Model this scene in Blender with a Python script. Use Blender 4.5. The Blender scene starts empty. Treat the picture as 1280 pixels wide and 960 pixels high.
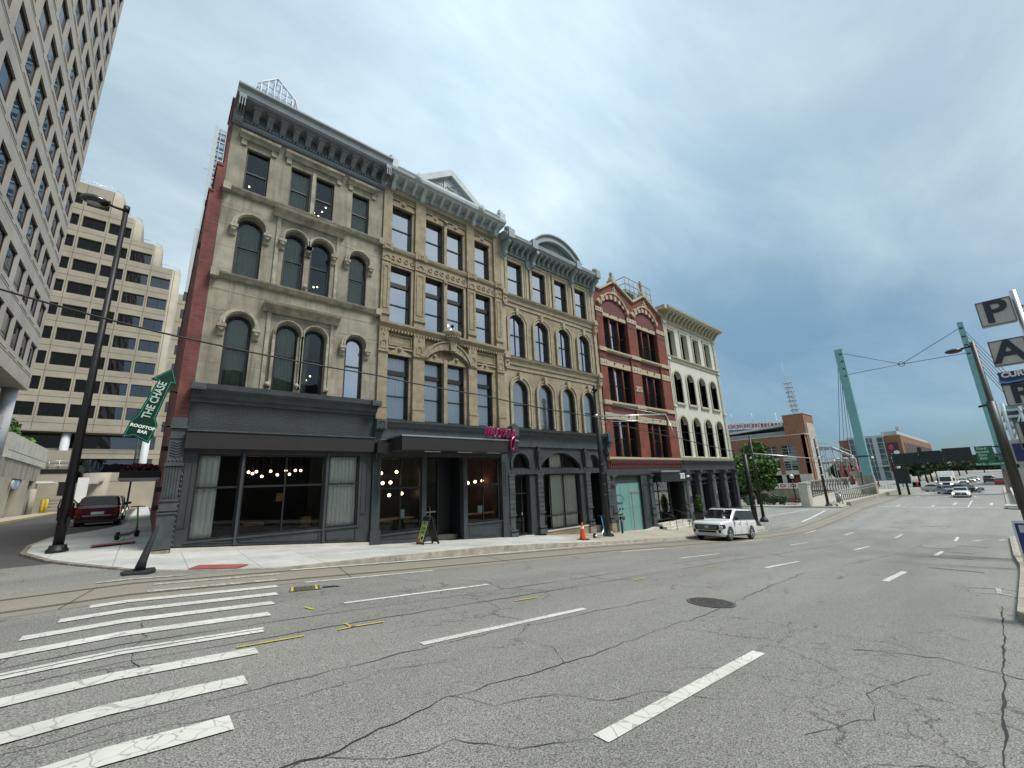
import bpy, bmesh, math, random
from mathutils import Vector, Matrix
R = math.radians
SC = bpy.context.scene
COL = SC.collection
rnd = random.Random(7)

# ------------------------------------------------------------------ camera, sky, sun, exposure
cam_d = bpy.data.cameras.new('camera')
cam = bpy.data.objects.new('camera', cam_d)
COL.objects.link(cam)
Rw = ((0.75749435, 0.12577328, 0.64061174), (-0.65169327, 0.20385697, 0.73057389), (-0.0387065, -0.97088795, 0.2363861))
cam.matrix_world = Matrix(((Rw[0][0], -Rw[0][1], -Rw[0][2], 0), (Rw[1][0], -Rw[1][1], -Rw[1][2], 0), (Rw[2][0], -Rw[2][1], -Rw[2][2], 0), (0, 0, 0, 1)))
cam_d.sensor_width = 36.0
cam_d.lens = 36.0 * 513 / 1280
cam_d.clip_start = 0.05
cam_d.clip_end = 6000
SC.camera = cam

SUN_EL, SUN_AZ = 57.0, 300.0           # azimuth of the sun measured from +X towards +Y
w = bpy.data.worlds.new('World')
SC.world = w
w.use_nodes = True
nt = w.node_tree
nt.nodes.clear()
N = nt.nodes.new
L = nt.links.new
out = N('ShaderNodeOutputWorld')
bg = N('ShaderNodeBackground')
bg.inputs['Strength'].default_value = 0.1
sky = N('ShaderNodeTexSky')
sky.sky_type = 'NISHITA'
sky.sun_disc = False
sky.sun_elevation = R(SUN_EL)
sky.sun_rotation = R(90 - SUN_AZ)
sky.air_density = 1.0
sky.dust_density = 0.6
tc = N('ShaderNodeTexCoord')
sep = N('ShaderNodeSeparateXYZ')
L(tc.outputs['Generated'], sep.inputs[0])
def wmath(op, a, b=None, clamp=False):
    n = N('ShaderNodeMath'); n.operation = op; n.use_clamp = clamp
    for i, q in enumerate((a, b)):
        if q is None: continue
        if isinstance(q, (int, float)): n.inputs[i].default_value = q
        else: L(q, n.inputs[i])
    return n.outputs[0]
zc = wmath('ADD', wmath('MAXIMUM', sep.outputs['Z'], 0.0), 0.22)
cx = wmath('DIVIDE', sep.outputs['X'], zc)
cy = wmath('DIVIDE', sep.outputs['Y'], zc)
comb = N('ShaderNodeCombineXYZ')
L(cx, comb.inputs[0]); L(cy, comb.inputs[1])
mp = N('ShaderNodeMapping'); mp.inputs['Rotation'].default_value = (0, 0, R(25)); mp.inputs['Scale'].default_value = (0.75, 1.5, 1)
L(comb.outputs[0], mp.inputs[0])
n1 = N('ShaderNodeTexNoise'); n1.inputs['Scale'].default_value = 1.15; n1.inputs['Detail'].default_value = 7; n1.inputs['Roughness'].default_value = 0.6; n1.inputs['Distortion'].default_value = 0.35
L(mp.outputs[0], n1.inputs['Vector'])
n2 = N('ShaderNodeTexNoise'); n2.inputs['Scale'].default_value = 0.55; n2.inputs['Detail'].default_value = 3
L(comb.outputs[0], n2.inputs['Vector'])
mix12 = wmath('ADD', wmath('MULTIPLY', n1.outputs[0], 0.62), wmath('MULTIPLY', n2.outputs[0], 0.42))
rmp = N('ShaderNodeValToRGB')
rmp.color_ramp.elements[0].position = 0.42; rmp.color_ramp.elements[0].color = (0.86, 0.86, 0.86, 1)
rmp.color_ramp.elements[1].position = 0.66; rmp.color_ramp.elements[1].color = (1, 1, 1, 1)
L(mix12, rmp.inputs[0])
# cloud cover thins towards the horizon in the direction of the street's far end
low = N('ShaderNodeMapRange'); low.inputs['From Min'].default_value = 0.0; low.inputs['From Max'].default_value = 0.45
low.inputs['To Min'].default_value = 0.35; low.inputs['To Max'].default_value = 1.0
L(sep.outputs['Z'], low.inputs[0])
side = N('ShaderNodeMapRange'); side.inputs['From Min'].default_value = 0.95; side.inputs['From Max'].default_value = 0.1
side.inputs['To Min'].default_value = 0.0; side.inputs['To Max'].default_value = 1.0
L(sep.outputs['X'], side.inputs[0])
cover = wmath('MAXIMUM', low.outputs[0], side.outputs[0])
fac = wmath('MULTIPLY', rmp.outputs[0], cover, True)
crmp = N('ShaderNodeValToRGB')
crmp.color_ramp.elements[0].position = 0.44; crmp.color_ramp.elements[0].color = (3.5, 4.62, 5.4, 1)
crmp.color_ramp.elements[1].position = 0.64; crmp.color_ramp.elements[1].color = (5.3, 6.25, 6.6, 1)
L(mix12, crmp.inputs[0])
skym = N('ShaderNodeMixRGB'); skym.blend_type = 'MULTIPLY'; skym.inputs[0].default_value = 1.0
skym.inputs[2].default_value = (0.27, 0.39, 0.49, 1)
L(sky.outputs[0], skym.inputs[1])
# the veiled sun brightens the cloud round it; towards the street's far end the cloud is thinner and darker
dp = N('ShaderNodeVectorMath'); dp.operation = 'DOT_PRODUCT'; dp.inputs[1].default_value = (0.42, 0.44, 0.795)
L(tc.outputs['Generated'], dp.inputs[0])
lobe = wmath('MULTIPLY', wmath('POWER', wmath('MAXIMUM', dp.outputs['Value'], 0.0), 11.0), 0.42)
dim = N('ShaderNodeMapRange'); dp2 = N('ShaderNodeVectorMath'); dp2.operation = 'DOT_PRODUCT'; dp2.inputs[1].default_value = (0.93, 0.36, 0.09)
L(tc.outputs['Generated'], dp2.inputs[0])
dim.inputs['From Min'].default_value = 0.80; dim.inputs['From Max'].default_value = 0.97
dim.inputs['To Min'].default_value = 0.0; dim.inputs['To Max'].default_value = 1.0
L(dp2.outputs['Value'], dim.inputs[0])
dimc = N('ShaderNodeMixRGB'); dimc.inputs[1].default_value = (1, 1, 1, 1); dimc.inputs[2].default_value = (0.58, 0.71, 0.80, 1)
L(dim.outputs[0], dimc.inputs[0])
gainc = N('ShaderNodeMixRGB'); gainc.blend_type = 'MULTIPLY'; gainc.inputs[0].default_value = 1.0
L(dimc.outputs[0], gainc.inputs[1]); L(wmath('ADD', lobe, 1.0), gainc.inputs[2])
gain = gainc.outputs[0]
cm = N('ShaderNodeMixRGB'); cm.blend_type = 'MULTIPLY'; cm.inputs[0].default_value = 1.0
L(crmp.outputs[0], cm.inputs[1]); L(gain, cm.inputs[2])
mixc = N('ShaderNodeMixRGB')
L(fac, mixc.inputs[0]); L(skym.outputs[0], mixc.inputs[1]); L(cm.outputs[0], mixc.inputs[2])
L(mixc.outputs[0], bg.inputs['Color'])
L(bg.outputs[0], out.inputs[0])

sd = bpy.data.lights.new('sun', 'SUN')
sd.energy = 2.7
sd.angle = R(20)
sd.color = (1.0, 0.96, 0.9)
sun = bpy.data.objects.new('sun', sd)
COL.objects.link(sun)
sdir = Vector((math.cos(R(SUN_EL)) * math.cos(R(SUN_AZ)), math.cos(R(SUN_EL)) * math.sin(R(SUN_AZ)), math.sin(R(SUN_EL))))
sun.rotation_euler = sdir.to_track_quat('Z', 'Y').to_euler()
SC.view_settings.view_transform = 'Standard'
SC.view_settings.look = 'None'
SC.view_settings.exposure = 0.50
SC.view_settings.gamma = 1.0
SC.cycles.max_bounces = 6
SC.cycles.transparent_max_bounces = 12
SC.cycles.caustics_reflective = False
SC.cycles.caustics_refractive = False
SC.cycles.sample_clamp_indirect = 4.0

# ------------------------------------------------------------------ materials
MATS = {}
def nodes_of(m):
    return m.node_tree.nodes, m.node_tree.links
def mat(name, col, rough=0.7, metal=0.0, var=0.12, scale=3.0, bump=0.0, bscale=40.0, stretch=(1, 1, 1), spec=0.5, emit=None, col2=None, coat=0.0, detail=5):
    m = bpy.data.materials.new(name); m.use_nodes = True
    n, l = nodes_of(m)
    b = n['Principled BSDF']
    b.inputs['Roughness'].default_value = rough
    b.inputs['Metallic'].default_value = metal
    b.inputs['Specular IOR Level'].default_value = spec
    b.inputs['Coat Weight'].default_value = coat
    b.inputs['Coat Roughness'].default_value = 0.05
    c = tuple(col) + (1,)
    b.inputs['Base Color'].default_value = c
    if var > 0:
        t = n.new('ShaderNodeTexCoord'); mpn = n.new('ShaderNodeMapping'); mpn.inputs['Scale'].default_value = stretch
        l.new(t.outputs['Object'], mpn.inputs[0])
        ns = n.new('ShaderNodeTexNoise'); ns.inputs['Scale'].default_value = scale; ns.inputs['Detail'].default_value = detail
        ns.inputs['Roughness'].default_value = 0.6
        l.new(mpn.outputs[0], ns.inputs['Vector'])
        rp = n.new('ShaderNodeValToRGB')
        c2 = col2 if col2 else tuple(min(1, x * (1 + var)) for x in col)
        c1 = tuple(x * (1 - var) for x in col)
        rp.color_ramp.elements[0].position = 0.32; rp.color_ramp.elements[0].color = c1 + (1,)
        rp.color_ramp.elements[1].position = 0.68; rp.color_ramp.elements[1].color = tuple(c2) + (1,)
        l.new(ns.outputs[0], rp.inputs[0]); l.new(rp.outputs[0], b.inputs['Base Color'])
        if bump > 0:
            nb = n.new('ShaderNodeTexNoise'); nb.inputs['Scale'].default_value = bscale; nb.inputs['Detail'].default_value = 4
            l.new(t.outputs['Object'], nb.inputs['Vector'])
            bp = n.new('ShaderNodeBump'); bp.inputs['Strength'].default_value = bump; bp.inputs['Distance'].default_value = 0.02
            l.new(nb.outputs[0], bp.inputs['Height']); l.new(bp.outputs[0], b.inputs['Normal'])
    if emit:
        b.inputs['Emission Color'].default_value = tuple(emit[:3]) + (1,)
        b.inputs['Emission Strength'].default_value = emit[3]
    MATS[name] = m
    return m

def vmath(n, l, op, a, b=None, clamp=False):
    q = n.new('ShaderNodeMath'); q.operation = op; q.use_clamp = clamp
    for i, s in enumerate((a, b)):
        if s is None: continue
        if isinstance(s, (int, float)): q.inputs[i].default_value = s
        else: l.new(s, q.inputs[i])
    return q.outputs[0]

def wall_coords(n, l):
    """(x + y, z, 0): runs along any upright wall that faces one of the two street directions"""
    t = n.new('ShaderNodeTexCoord'); s = n.new('ShaderNodeSeparateXYZ'); l.new(t.outputs['Object'], s.inputs[0])
    c = n.new('ShaderNodeCombineXYZ')
    l.new(vmath(n, l, 'ADD', s.outputs[0], s.outputs[1]), c.inputs[0]); l.new(s.outputs[2], c.inputs[1])
    return t, s, c

def stone_mat(name, col, col_b, bw=1.1, bh=0.42, mortar=0.008, streak=0.25, stain=(0.10, 0.09, 0.07), blotch=0.5):
    m = bpy.data.materials.new(name); m.use_nodes = True
    n, l = nodes_of(m); b = n['Principled BSDF']; b.inputs['Roughness'].default_value = 0.88
    t, s, c = wall_coords(n, l)
    br = n.new('ShaderNodeTexBrick')
    br.inputs['Scale'].default_value = 1.0; br.inputs['Brick Width'].default_value = bw; br.inputs['Row Height'].default_value = bh
    br.inputs['Mortar Size'].default_value = mortar; br.inputs['Mortar Smooth'].default_value = 0.4
    br.inputs['Color1'].default_value = tuple(col) + (1,); br.inputs['Color2'].default_value = tuple(col_b) + (1,)
    br.inputs['Mortar'].default_value = tuple(x * 0.62 for x in col) + (1,)
    l.new(c.outputs[0], br.inputs['Vector'])
    # weathering: vertical streaks + blotches
    mp_ = n.new('ShaderNodeMapping'); mp_.inputs['Scale'].default_value = (2.2, 2.2, 0.16)
    l.new(t.outputs['Object'], mp_.inputs[0])
    ns = n.new('ShaderNodeTexNoise'); ns.inputs['Scale'].default_value = 1.6; ns.inputs['Detail'].default_value = 8; ns.inputs['Roughness'].default_value = 0.65
    l.new(mp_.outputs[0], ns.inputs['Vector'])
    r1 = n.new('ShaderNodeValToRGB'); r1.color_ramp.elements[0].position = 0.50; r1.color_ramp.elements[1].position = 0.74
    l.new(ns.outputs[0], r1.inputs[0])
    nb = n.new('ShaderNodeTexNoise'); nb.inputs['Scale'].default_value = 0.9; nb.inputs['Detail'].default_value = 9; nb.inputs['Roughness'].default_value = 0.62
    l.new(t.outputs['Object'], nb.inputs['Vector'])
    r2 = n.new('ShaderNodeValToRGB'); r2.color_ramp.elements[0].position = 0.36; r2.color_ramp.elements[1].position = 0.66
    r2.color_ramp.elements[0].color = (1 - 0.42 * blotch,) * 3 + (1,); r2.color_ramp.elements[1].color = (1 + 0.3 * blotch,) * 3 + (1,)
    l.new(nb.outputs[0], r2.inputs[0])
    m1 = n.new('ShaderNodeMixRGB'); m1.blend_type = 'MULTIPLY'; m1.inputs[0].default_value = 1
    l.new(br.outputs[0], m1.inputs[1]); l.new(r2.outputs[0], m1.inputs[2])
    m2 = n.new('ShaderNodeMixRGB'); l.new(vmath(n, l, 'MULTIPLY', r1.outputs[0], streak), m2.inputs[0])
    l.new(m1.outputs[0], m2.inputs[1]); m2.inputs[2].default_value = tuple(stain) + (1,)
    l.new(m2.outputs[0], b.inputs['Base Color'])
    nf = n.new('ShaderNodeTexNoise'); nf.inputs['Scale'].default_value = 28; nf.inputs['Detail'].default_value = 5
    l.new(t.outputs['Object'], nf.inputs['Vector'])
    hh = vmath(n, l, 'ADD', vmath(n, l, 'MULTIPLY', nf.outputs[0], 0.5), vmath(n, l, 'MULTIPLY', br.outputs['Fac'], -0.7))
    bp = n.new('ShaderNodeBump'); bp.inputs['Strength'].default_value = 0.5; bp.inputs['Distance'].default_value = 0.02
    l.new(hh, bp.inputs['Height']); l.new(bp.outputs[0], b.inputs['Normal'])
    MATS[name] = m
    return m

def brick_mat(name, c1, c2, mortar, bw=0.22, bh=0.075, ms=0.008, blotch=0.25):
    m = bpy.data.materials.new(name); m.use_nodes = True
    n, l = nodes_of(m); b = n['Principled BSDF']; b.inputs['Roughness'].default_value = 0.9
    t, s, c = wall_coords(n, l)
    br = n.new('ShaderNodeTexBrick'); br.inputs['Scale'].default_value = 1.0; br.inputs['Brick Width'].default_value = bw; br.inputs['Row Height'].default_value = bh
    br.inputs['Mortar Size'].default_value = ms
    br.inputs['Color1'].default_value = tuple(c1) + (1,); br.inputs['Color2'].default_value = tuple(c2) + (1,); br.inputs['Mortar'].default_value = tuple(mortar) + (1,)
    l.new(c.outputs[0], br.inputs['Vector'])
    nb = n.new('ShaderNodeTexNoise'); nb.inputs['Scale'].default_value = 1.3; nb.inputs['Detail'].default_value = 8
    l.new(t.outputs['Object'], nb.inputs['Vector'])
    r2 = n.new('ShaderNodeValToRGB'); r2.color_ramp.elements[0].position = 0.3; r2.color_ramp.elements[1].position = 0.7
    r2.color_ramp.elements[0].color = (1 - blotch,) * 3 + (1,); r2.color_ramp.elements[1].color = (1 + blotch,) * 3 + (1,)
    l.new(nb.outputs[0], r2.inputs[0])
    m1 = n.new('ShaderNodeMixRGB'); m1.blend_type = 'MULTIPLY'; m1.inputs[0].default_value = 1
    l.new(br.outputs[0], m1.inputs[1]); l.new(r2.outputs[0], m1.inputs[2]); l.new(m1.outputs[0], b.inputs['Base Color'])
    bp = n.new('ShaderNodeBump'); bp.inputs['Strength'].default_value = 0.5; bp.inputs['Distance'].default_value = 0.01
    l.new(vmath(n, l, 'MULTIPLY', br.outputs['Fac'], -1.0), bp.inputs['Height']); l.new(bp.outputs[0], b.inputs['Normal'])
    MATS[name] = m
    return m

def glass_mat(name, tint=(0.55, 0.6, 0.6), refl=0.3, ior=1.5, rcol=(0.92, 0.95, 1.0), wob=0.02):
    m = bpy.data.materials.new(name); m.use_nodes = True
    n, l = nodes_of(m); n.remove(n['Principled BSDF']); o = n['Material Output']
    tr = n.new('ShaderNodeBsdfTransparent'); tr.inputs[0].default_value = tuple(tint) + (1,)
    gl = n.new('ShaderNodeBsdfGlossy'); gl.inputs['Roughness'].default_value = 0.015; gl.inputs[0].default_value = tuple(rcol) + (1,)
    fr = n.new('ShaderNodeFresnel'); fr.inputs['IOR'].default_value = ior
    f = vmath(n, l, 'ADD', vmath(n, l, 'MULTIPLY', fr.outputs[0], 1 - refl), refl, True)
    mx = n.new('ShaderNodeMixShader')
    l.new(f, mx.inputs[0]); l.new(tr.outputs[0], mx.inputs[1]); l.new(gl.outputs[0], mx.inputs[2]); l.new(mx.outputs[0], o.inputs[0])
    t = n.new('ShaderNodeTexCoord'); ns = n.new('ShaderNodeTexNoise'); ns.inputs['Scale'].default_value = 0.9; ns.inputs['Detail'].default_value = 1
    l.new(t.outputs['Object'], ns.inputs['Vector'])
    bp = n.new('ShaderNodeBump'); bp.inputs['Strength'].default_value = wob; bp.inputs['Distance'].default_value = 0.3
    l.new(ns.outputs[0], bp.inputs['Height']); l.new(bp.outputs[0], gl.inputs['Normal']); l.new(bp.outputs[0], fr.inputs['Normal'])
    MATS[name] = m
    return m

def asphalt_mat(name, c1, c2, cracks=True, patch=0.25, speck=0.8, crack_scale=0.45):
    m = bpy.data.materials.new(name); m.use_nodes = True
    n, l = nodes_of(m); b = n['Principled BSDF']; b.inputs['Roughness'].default_value = 0.86
    t = n.new('ShaderNodeTexCoord'); P = t.outputs['Object']
    big = n.new('ShaderNodeTexNoise'); big.inputs['Scale'].default_value = 0.22; big.inputs['Detail'].default_value = 7; big.inputs['Roughness'].default_value = 0.6
    mpb = n.new('ShaderNodeMapping'); mpb.inputs['Scale'].default_value = (0.45, 2.6, 1)
    l.new(P, mpb.inputs[0]); l.new(mpb.outputs[0], big.inputs['Vector'])
    rb = n.new('ShaderNodeValToRGB'); rb.color_ramp.elements[0].position = 0.3; rb.color_ramp.elements[1].position = 0.72
    rb.color_ramp.elements[0].color = tuple(c1) + (1,); rb.color_ramp.elements[1].color = tuple(c2) + (1,)
    l.new(big.outputs[0], rb.inputs[0])
    # aggregate: fine pale and dark stones
    sp = n.new('ShaderNodeTexNoise'); sp.inputs['Scale'].default_value = 75; sp.inputs['Detail'].default_value = 3; sp.inputs['Roughness'].default_value = 0.75
    l.new(P, sp.inputs['Vector'])
    rs = n.new('ShaderNodeValToRGB'); rs.color_ramp.elements[0].position = 0.36; rs.color_ramp.elements[1].position = 0.66
    rs.color_ramp.elements[0].color = (1 - speck,) * 3 + (1,); rs.color_ramp.elements[1].color = (1 + speck * 1.2,) * 3 + (1,)
    l.new(sp.outputs[0], rs.inputs[0])
    m1 = n.new('ShaderNodeMixRGB'); m1.blend_type = 'MULTIPLY'; m1.inputs[0].default_value = 1
    l.new(rb.outputs[0], m1.inputs[1]); l.new(rs.outputs[0], m1.inputs[2])
    last = m1.outputs[0]
    if cracks:
        wv = n.new('ShaderNodeTexNoise'); wv.inputs['Scale'].default_value = 1.4; wv.inputs['Detail'].default_value = 6; wv.inputs['Roughness'].default_value = 0.7
        l.new(P, wv.inputs['Vector'])
        ad = n.new('ShaderNodeVectorMath'); ad.operation = 'MULTIPLY_ADD'; ad.inputs[1].default_value = (0.9, 0.9, 0); l.new(wv.outputs['Color'], ad.inputs[0]); l.new(P, ad.inputs[2])
        vo = n.new('ShaderNodeTexVoronoi'); vo.feature = 'DISTANCE_TO_EDGE'; vo.inputs['Scale'].default_value = crack_scale
        mpv = n.new('ShaderNodeMapping'); mpv.inputs['Scale'].default_value = (0.8, 1.2, 0.0001)
        l.new(ad.outputs[0], mpv.inputs[0]); l.new(mpv.outputs[0], vo.inputs['Vector'])
        thin = vmath(n, l, 'LESS_THAN', vo.outputs[0], 0.0034)
        mk = n.new('ShaderNodeTexNoise'); mk.inputs['Scale'].default_value = 0.33; mk.inputs['Detail'].default_value = 3; l.new(P, mk.inputs['Vector'])
        mm = vmath(n, l, 'GREATER_THAN', mk.outputs[0], 0.50)
        fc = vmath(n, l, 'MULTIPLY', vmath(n, l, 'MULTIPLY', thin, mm), 0.72)
        vo2 = n.new('ShaderNodeTexVoronoi'); vo2.feature = 'DISTANCE_TO_EDGE'; vo2.inputs['Scale'].default_value = 1.9
        l.new(mpv.outputs[0], vo2.inputs['Vector'])
        thin2 = vmath(n, l, 'LESS_THAN', vo2.outputs[0], 0.009)
        mm2 = vmath(n, l, 'GREATER_THAN', mk.outputs[0], 0.56)
        fc2 = vmath(n, l, 'MULTIPLY', vmath(n, l, 'MULTIPLY', thin2, mm2), 0.55)
        ff = vmath(n, l, 'MAXIMUM', fc, fc2)
        m2 = n.new('ShaderNodeMixRGB'); l.new(ff, m2.inputs[0]); l.new(last, m2.inputs[1]); m2.inputs[2].default_value = (0.022, 0.022, 0.023, 1)
        last = m2.outputs[0]
    l.new(last, b.inputs['Base Color'])
    bp = n.new('ShaderNodeBump'); bp.inputs['Strength'].default_value = 0.55; bp.inputs['Distance'].default_value = 0.008
    l.new(sp.outputs[0], bp.inputs['Height']); l.new(bp.outputs[0], b.inputs['Normal'])
    MATS[name] = m
    return m

def walk_mat(name, c1, c2, jx=1.55, jy=1.6, joint=(0.16, 0.15, 0.14)):
    m = bpy.data.materials.new(name); m.use_nodes = True
    n, l = nodes_of(m); b = n['Principled BSDF']; b.inputs['Roughness'].default_value = 0.85
    t = n.new('ShaderNodeTexCoord'); s = n.new('ShaderNodeSeparateXYZ'); l.new(t.outputs['Object'], s.inputs[0])
    nb = n.new('ShaderNodeTexNoise'); nb.inputs['Scale'].default_value = 0.7; nb.inputs['Detail'].default_value = 8; nb.inputs['Roughness'].default_value = 0.65
    l.new(t.outputs['Object'], nb.inputs['Vector'])
    r = n.new('ShaderNodeValToRGB'); r.color_ramp.elements[0].position = 0.33; r.color_ramp.elements[1].position = 0.62
    r.color_ramp.elements[0].color = tuple(c1) + (1,); r.color_ramp.elements[1].color = tuple(c2) + (1,)
    l.new(nb.outputs[0], r.inputs[0])
    def line(o, period, wd, off=0.0):
        f = vmath(n, l, 'FRACT', vmath(n, l, 'ADD', vmath(n, l, 'DIVIDE', o, period), off))
        return vmath(n, l, 'LESS_THAN', f, wd / period)
    jn = vmath(n, l, 'MAXIMUM', line(s.outputs[0], jx, 0.018, 0.3), line(s.outputs[1], jy, 0.018, 0.1))
    mx = n.new('ShaderNodeMixRGB'); l.new(vmath(n, l, 'MULTIPLY', jn, 0.8), mx.inputs[0]); l.new(r.outputs[0], mx.inputs[1]); mx.inputs[2].default_value = tuple(joint) + (1,)
    sp = n.new('ShaderNodeTexNoise'); sp.inputs['Scale'].default_value = 60; sp.inputs['Detail'].default_value = 3; l.new(t.outputs['Object'], sp.inputs['Vector'])
    rs = n.new('ShaderNodeValToRGB'); rs.color_ramp.elements[0].color = (0.85, 0.85, 0.85, 1); rs.color_ramp.elements[1].color = (1.12, 1.12, 1.12, 1)
    l.new(sp.outputs[0], rs.inputs[0])
    m3 = n.new('ShaderNodeMixRGB'); m3.blend_type = 'MULTIPLY'; m3.inputs[0].default_value = 1; l.new(mx.outputs[0], m3.inputs[1]); l.new(rs.outputs[0], m3.inputs[2])
    l.new(m3.outputs[0], b.inputs['Base Color'])
    MATS[name] = m
    return m

def worn_paint(name, col, wear=0.5, under=(0.13, 0.13, 0.13)):
    """road paint whose cracks and worn spots show the asphalt under it"""
    m = bpy.data.materials.new(name); m.use_nodes = True
    n, l = nodes_of(m); b = n['Principled BSDF']; b.inputs['Roughness'].default_value = 0.75
    t = n.new('ShaderNodeTexCoord'); P = t.outputs['Object']
    wv = n.new('ShaderNodeTexNoise'); wv.inputs['Scale'].default_value = 3; wv.inputs['Detail'].default_value = 4; l.new(P, wv.inputs['Vector'])
    ad = n.new('ShaderNodeVectorMath'); ad.operation = 'MULTIPLY_ADD'; ad.inputs[1].default_value = (0.25, 0.25, 0); l.new(wv.outputs['Color'], ad.inputs[0]); l.new(P, ad.inputs[2])
    mpv = n.new('ShaderNodeMapping'); mpv.inputs['Scale'].default_value = (1, 1, 0.0001); l.new(ad.outputs[0], mpv.inputs[0])
    vo = n.new('ShaderNodeTexVoronoi'); vo.feature = 'DISTANCE_TO_EDGE'; vo.inputs['Scale'].default_value = 5.5; l.new(mpv.outputs[0], vo.inputs['Vector'])
    ck = vmath(n, l, 'LESS_THAN', vo.outputs[0], 0.028)
    ns = n.new('ShaderNodeTexNoise'); ns.inputs['Scale'].default_value = 9; ns.inputs['Detail'].default_value = 8; ns.inputs['Roughness'].default_value = 0.75; l.new(P, ns.inputs['Vector'])
    wn = vmath(n, l, 'LESS_THAN', ns.outputs[0], 0.30 + 0.22 * wear)
    ff = vmath(n, l, 'MAXIMUM', vmath(n, l, 'MULTIPLY', ck, 0.55), vmath(n, l, 'MULTIPLY', wn, 0.9))
    nl = n.new('ShaderNodeTexNoise'); nl.inputs['Scale'].default_value = 1.2; nl.inputs['Detail'].default_value = 5; l.new(P, nl.inputs['Vector'])
    rr = n.new('ShaderNodeValToRGB'); rr.color_ramp.elements[0].position = .3; rr.color_ramp.elements[1].position = .7
    rr.color_ramp.elements[0].color = tuple(x * 0.75 for x in col) + (1,); rr.color_ramp.elements[1].color = tuple(col) + (1,)
    l.new(nl.outputs[0], rr.inputs[0])
    m2 = n.new('ShaderNodeMixRGB'); l.new(ff, m2.inputs[0]); l.new(rr.outputs[0], m2.inputs[1]); m2.inputs[2].default_value = tuple(under) + (1,)
    l.new(m2.outputs[0], b.inputs['Base Color'])
    MATS[name] = m
    return m

M_stone1 = stone_mat('stone_grey_tan', (0.275, 0.25, 0.19), (0.325, 0.298, 0.228), 3.2, 0.95, 0.006, 0.8, (0.09, 0.08, 0.06), 0.75)
M_stone1t = mat('stone_trim_tan', (0.31, 0.285, 0.22), 0.88, var=0.4, scale=2.5, bump=0.4, bscale=25)
M_stone2 = stone_mat('sandstone_buff', (0.225, 0.18, 0.112), (0.32, 0.262, 0.172), 0.8, 0.45, 0.009, 0.5, (0.11, 0.09, 0.06), 0.6)
M_stone2t = mat('sandstone_trim', (0.285, 0.238, 0.155), 0.88, var=0.22, scale=3, bump=0.4, bscale=25)
M_stone3 = stone_mat('sandstone_pale', (0.26, 0.22, 0.148), (0.34, 0.29, 0.20), 1.0, 0.42, 0.008, 0.5, (0.12, 0.10, 0.07), 0.55)
M_stone3t = mat('sandstone_pale_trim', (0.34, 0.292, 0.20), 0.88, var=0.2, scale=3, bump=0.4, bscale=25)
M_brick1 = brick_mat('brick_side_wall', (0.20, 0.06, 0.052), (0.15, 0.042, 0.038), (0.13, 0.065, 0.055), 0.24, 0.09, 0.012, 0.3)
M_brick4 = brick_mat('brick_red', (0.205, 0.055, 0.034), (0.16, 0.042, 0.028), (0.15, 0.05, 0.035), 0.2, 0.07, 0.006, 0.25)
M_brick4d = mat('terracotta_dark', (0.13, 0.045, 0.042), 0.85, var=0.2, scale=8, bump=0.8, bscale=30)
M_cream4 = mat('limestone_cream', (0.40, 0.35, 0.245), 0.85, var=0.2, scale=5)
M_white5 = mat('painted_cream_wall', (0.55, 0.545, 0.48), 0.8, var=0.08, scale=1.2, bump=0.1)
M_cream5 = mat('painted_cream_trim', (0.42, 0.39, 0.29), 0.75, var=0.12, scale=3)
M_char = mat('charcoal_paint', (0.038, 0.044, 0.049), 0.55, var=0.28, scale=1.6, bump=0.2, bscale=9, stretch=(1, 1, .5), detail=9)
M_char2 = mat('charcoal_paint_pale', (0.055, 0.063, 0.069), 0.6, var=0.28, scale=2.4, bump=0.2, bscale=9, detail=9)
M_charbrick = brick_mat('charcoal_painted_brick', (0.042, 0.05, 0.057), (0.05, 0.058, 0.065), (0.03, 0.035, 0.04), 0.24, 0.08, 0.012, 0.15)
M_bronze = mat('dark_bronze_panel', (0.018, 0.017, 0.016), 0.5, var=0.1)
M_frame = mat('black_frame', (0.012, 0.013, 0.014), 0.45, var=0.05)
M_bluegrey = mat('cornice_blue_grey', (0.19, 0.215, 0.23), 0.55, var=0.12, scale=2)
M_palegrey = mat('cornice_pale_grey', (0.42, 0.47, 0.48), 0.6, var=0.12, scale=2)
M_midblue = mat('cornice_light_blue_grey', (0.25, 0.295, 0.305), 0.6, var=0.12, scale=2)
M_conc = mat('concrete_beige', (0.375, 0.338, 0.262), 0.85, var=0.14, scale=0.35, bump=0.1, detail=8)
M_concp = mat('concrete_pinkish', (0.42, 0.375, 0.33), 0.85, var=0.12, scale=0.35, bump=0.1, detail=8)
M_concs = mat('concrete_stained', (0.30, 0.275, 0.225), 0.9, var=0.4, scale=0.8, stretch=(1, 1, 0.25), bump=0.2, detail=8)
M_concl = mat('concrete_light', (0.50, 0.48, 0.42), 0.85, var=0.15, scale=0.8, bump=0.2)
M_greywhite = mat('column_white', (0.55, 0.58, 0.60), 0.6, var=0.06)
M_groove = mat('joint_dark', (0.10, 0.088, 0.075), 0.9, var=0.1)
M_dark = mat('interior_dark', (0.03, 0.03, 0.03), 0.9, var=0.2, scale=1)
M_inter = mat('interior_wall', (0.10, 0.095, 0.085), 0.9, var=0.2, scale=1)
M_wood = mat('wood_counter', (0.36, 0.22, 0.10), 0.5, var=0.25, scale=4, stretch=(0.3, 4, 4))
M_curt = mat('curtain_linen', (0.92, 0.92, 0.87), 0.9, var=0.08, scale=6, stretch=(4, 4, 0.3))
M_curtb = mat('curtain_sheer', (0.90, 0.92, 0.90), 0.9, var=0.06, scale=6, stretch=(4, 4, 0.3))
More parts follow.
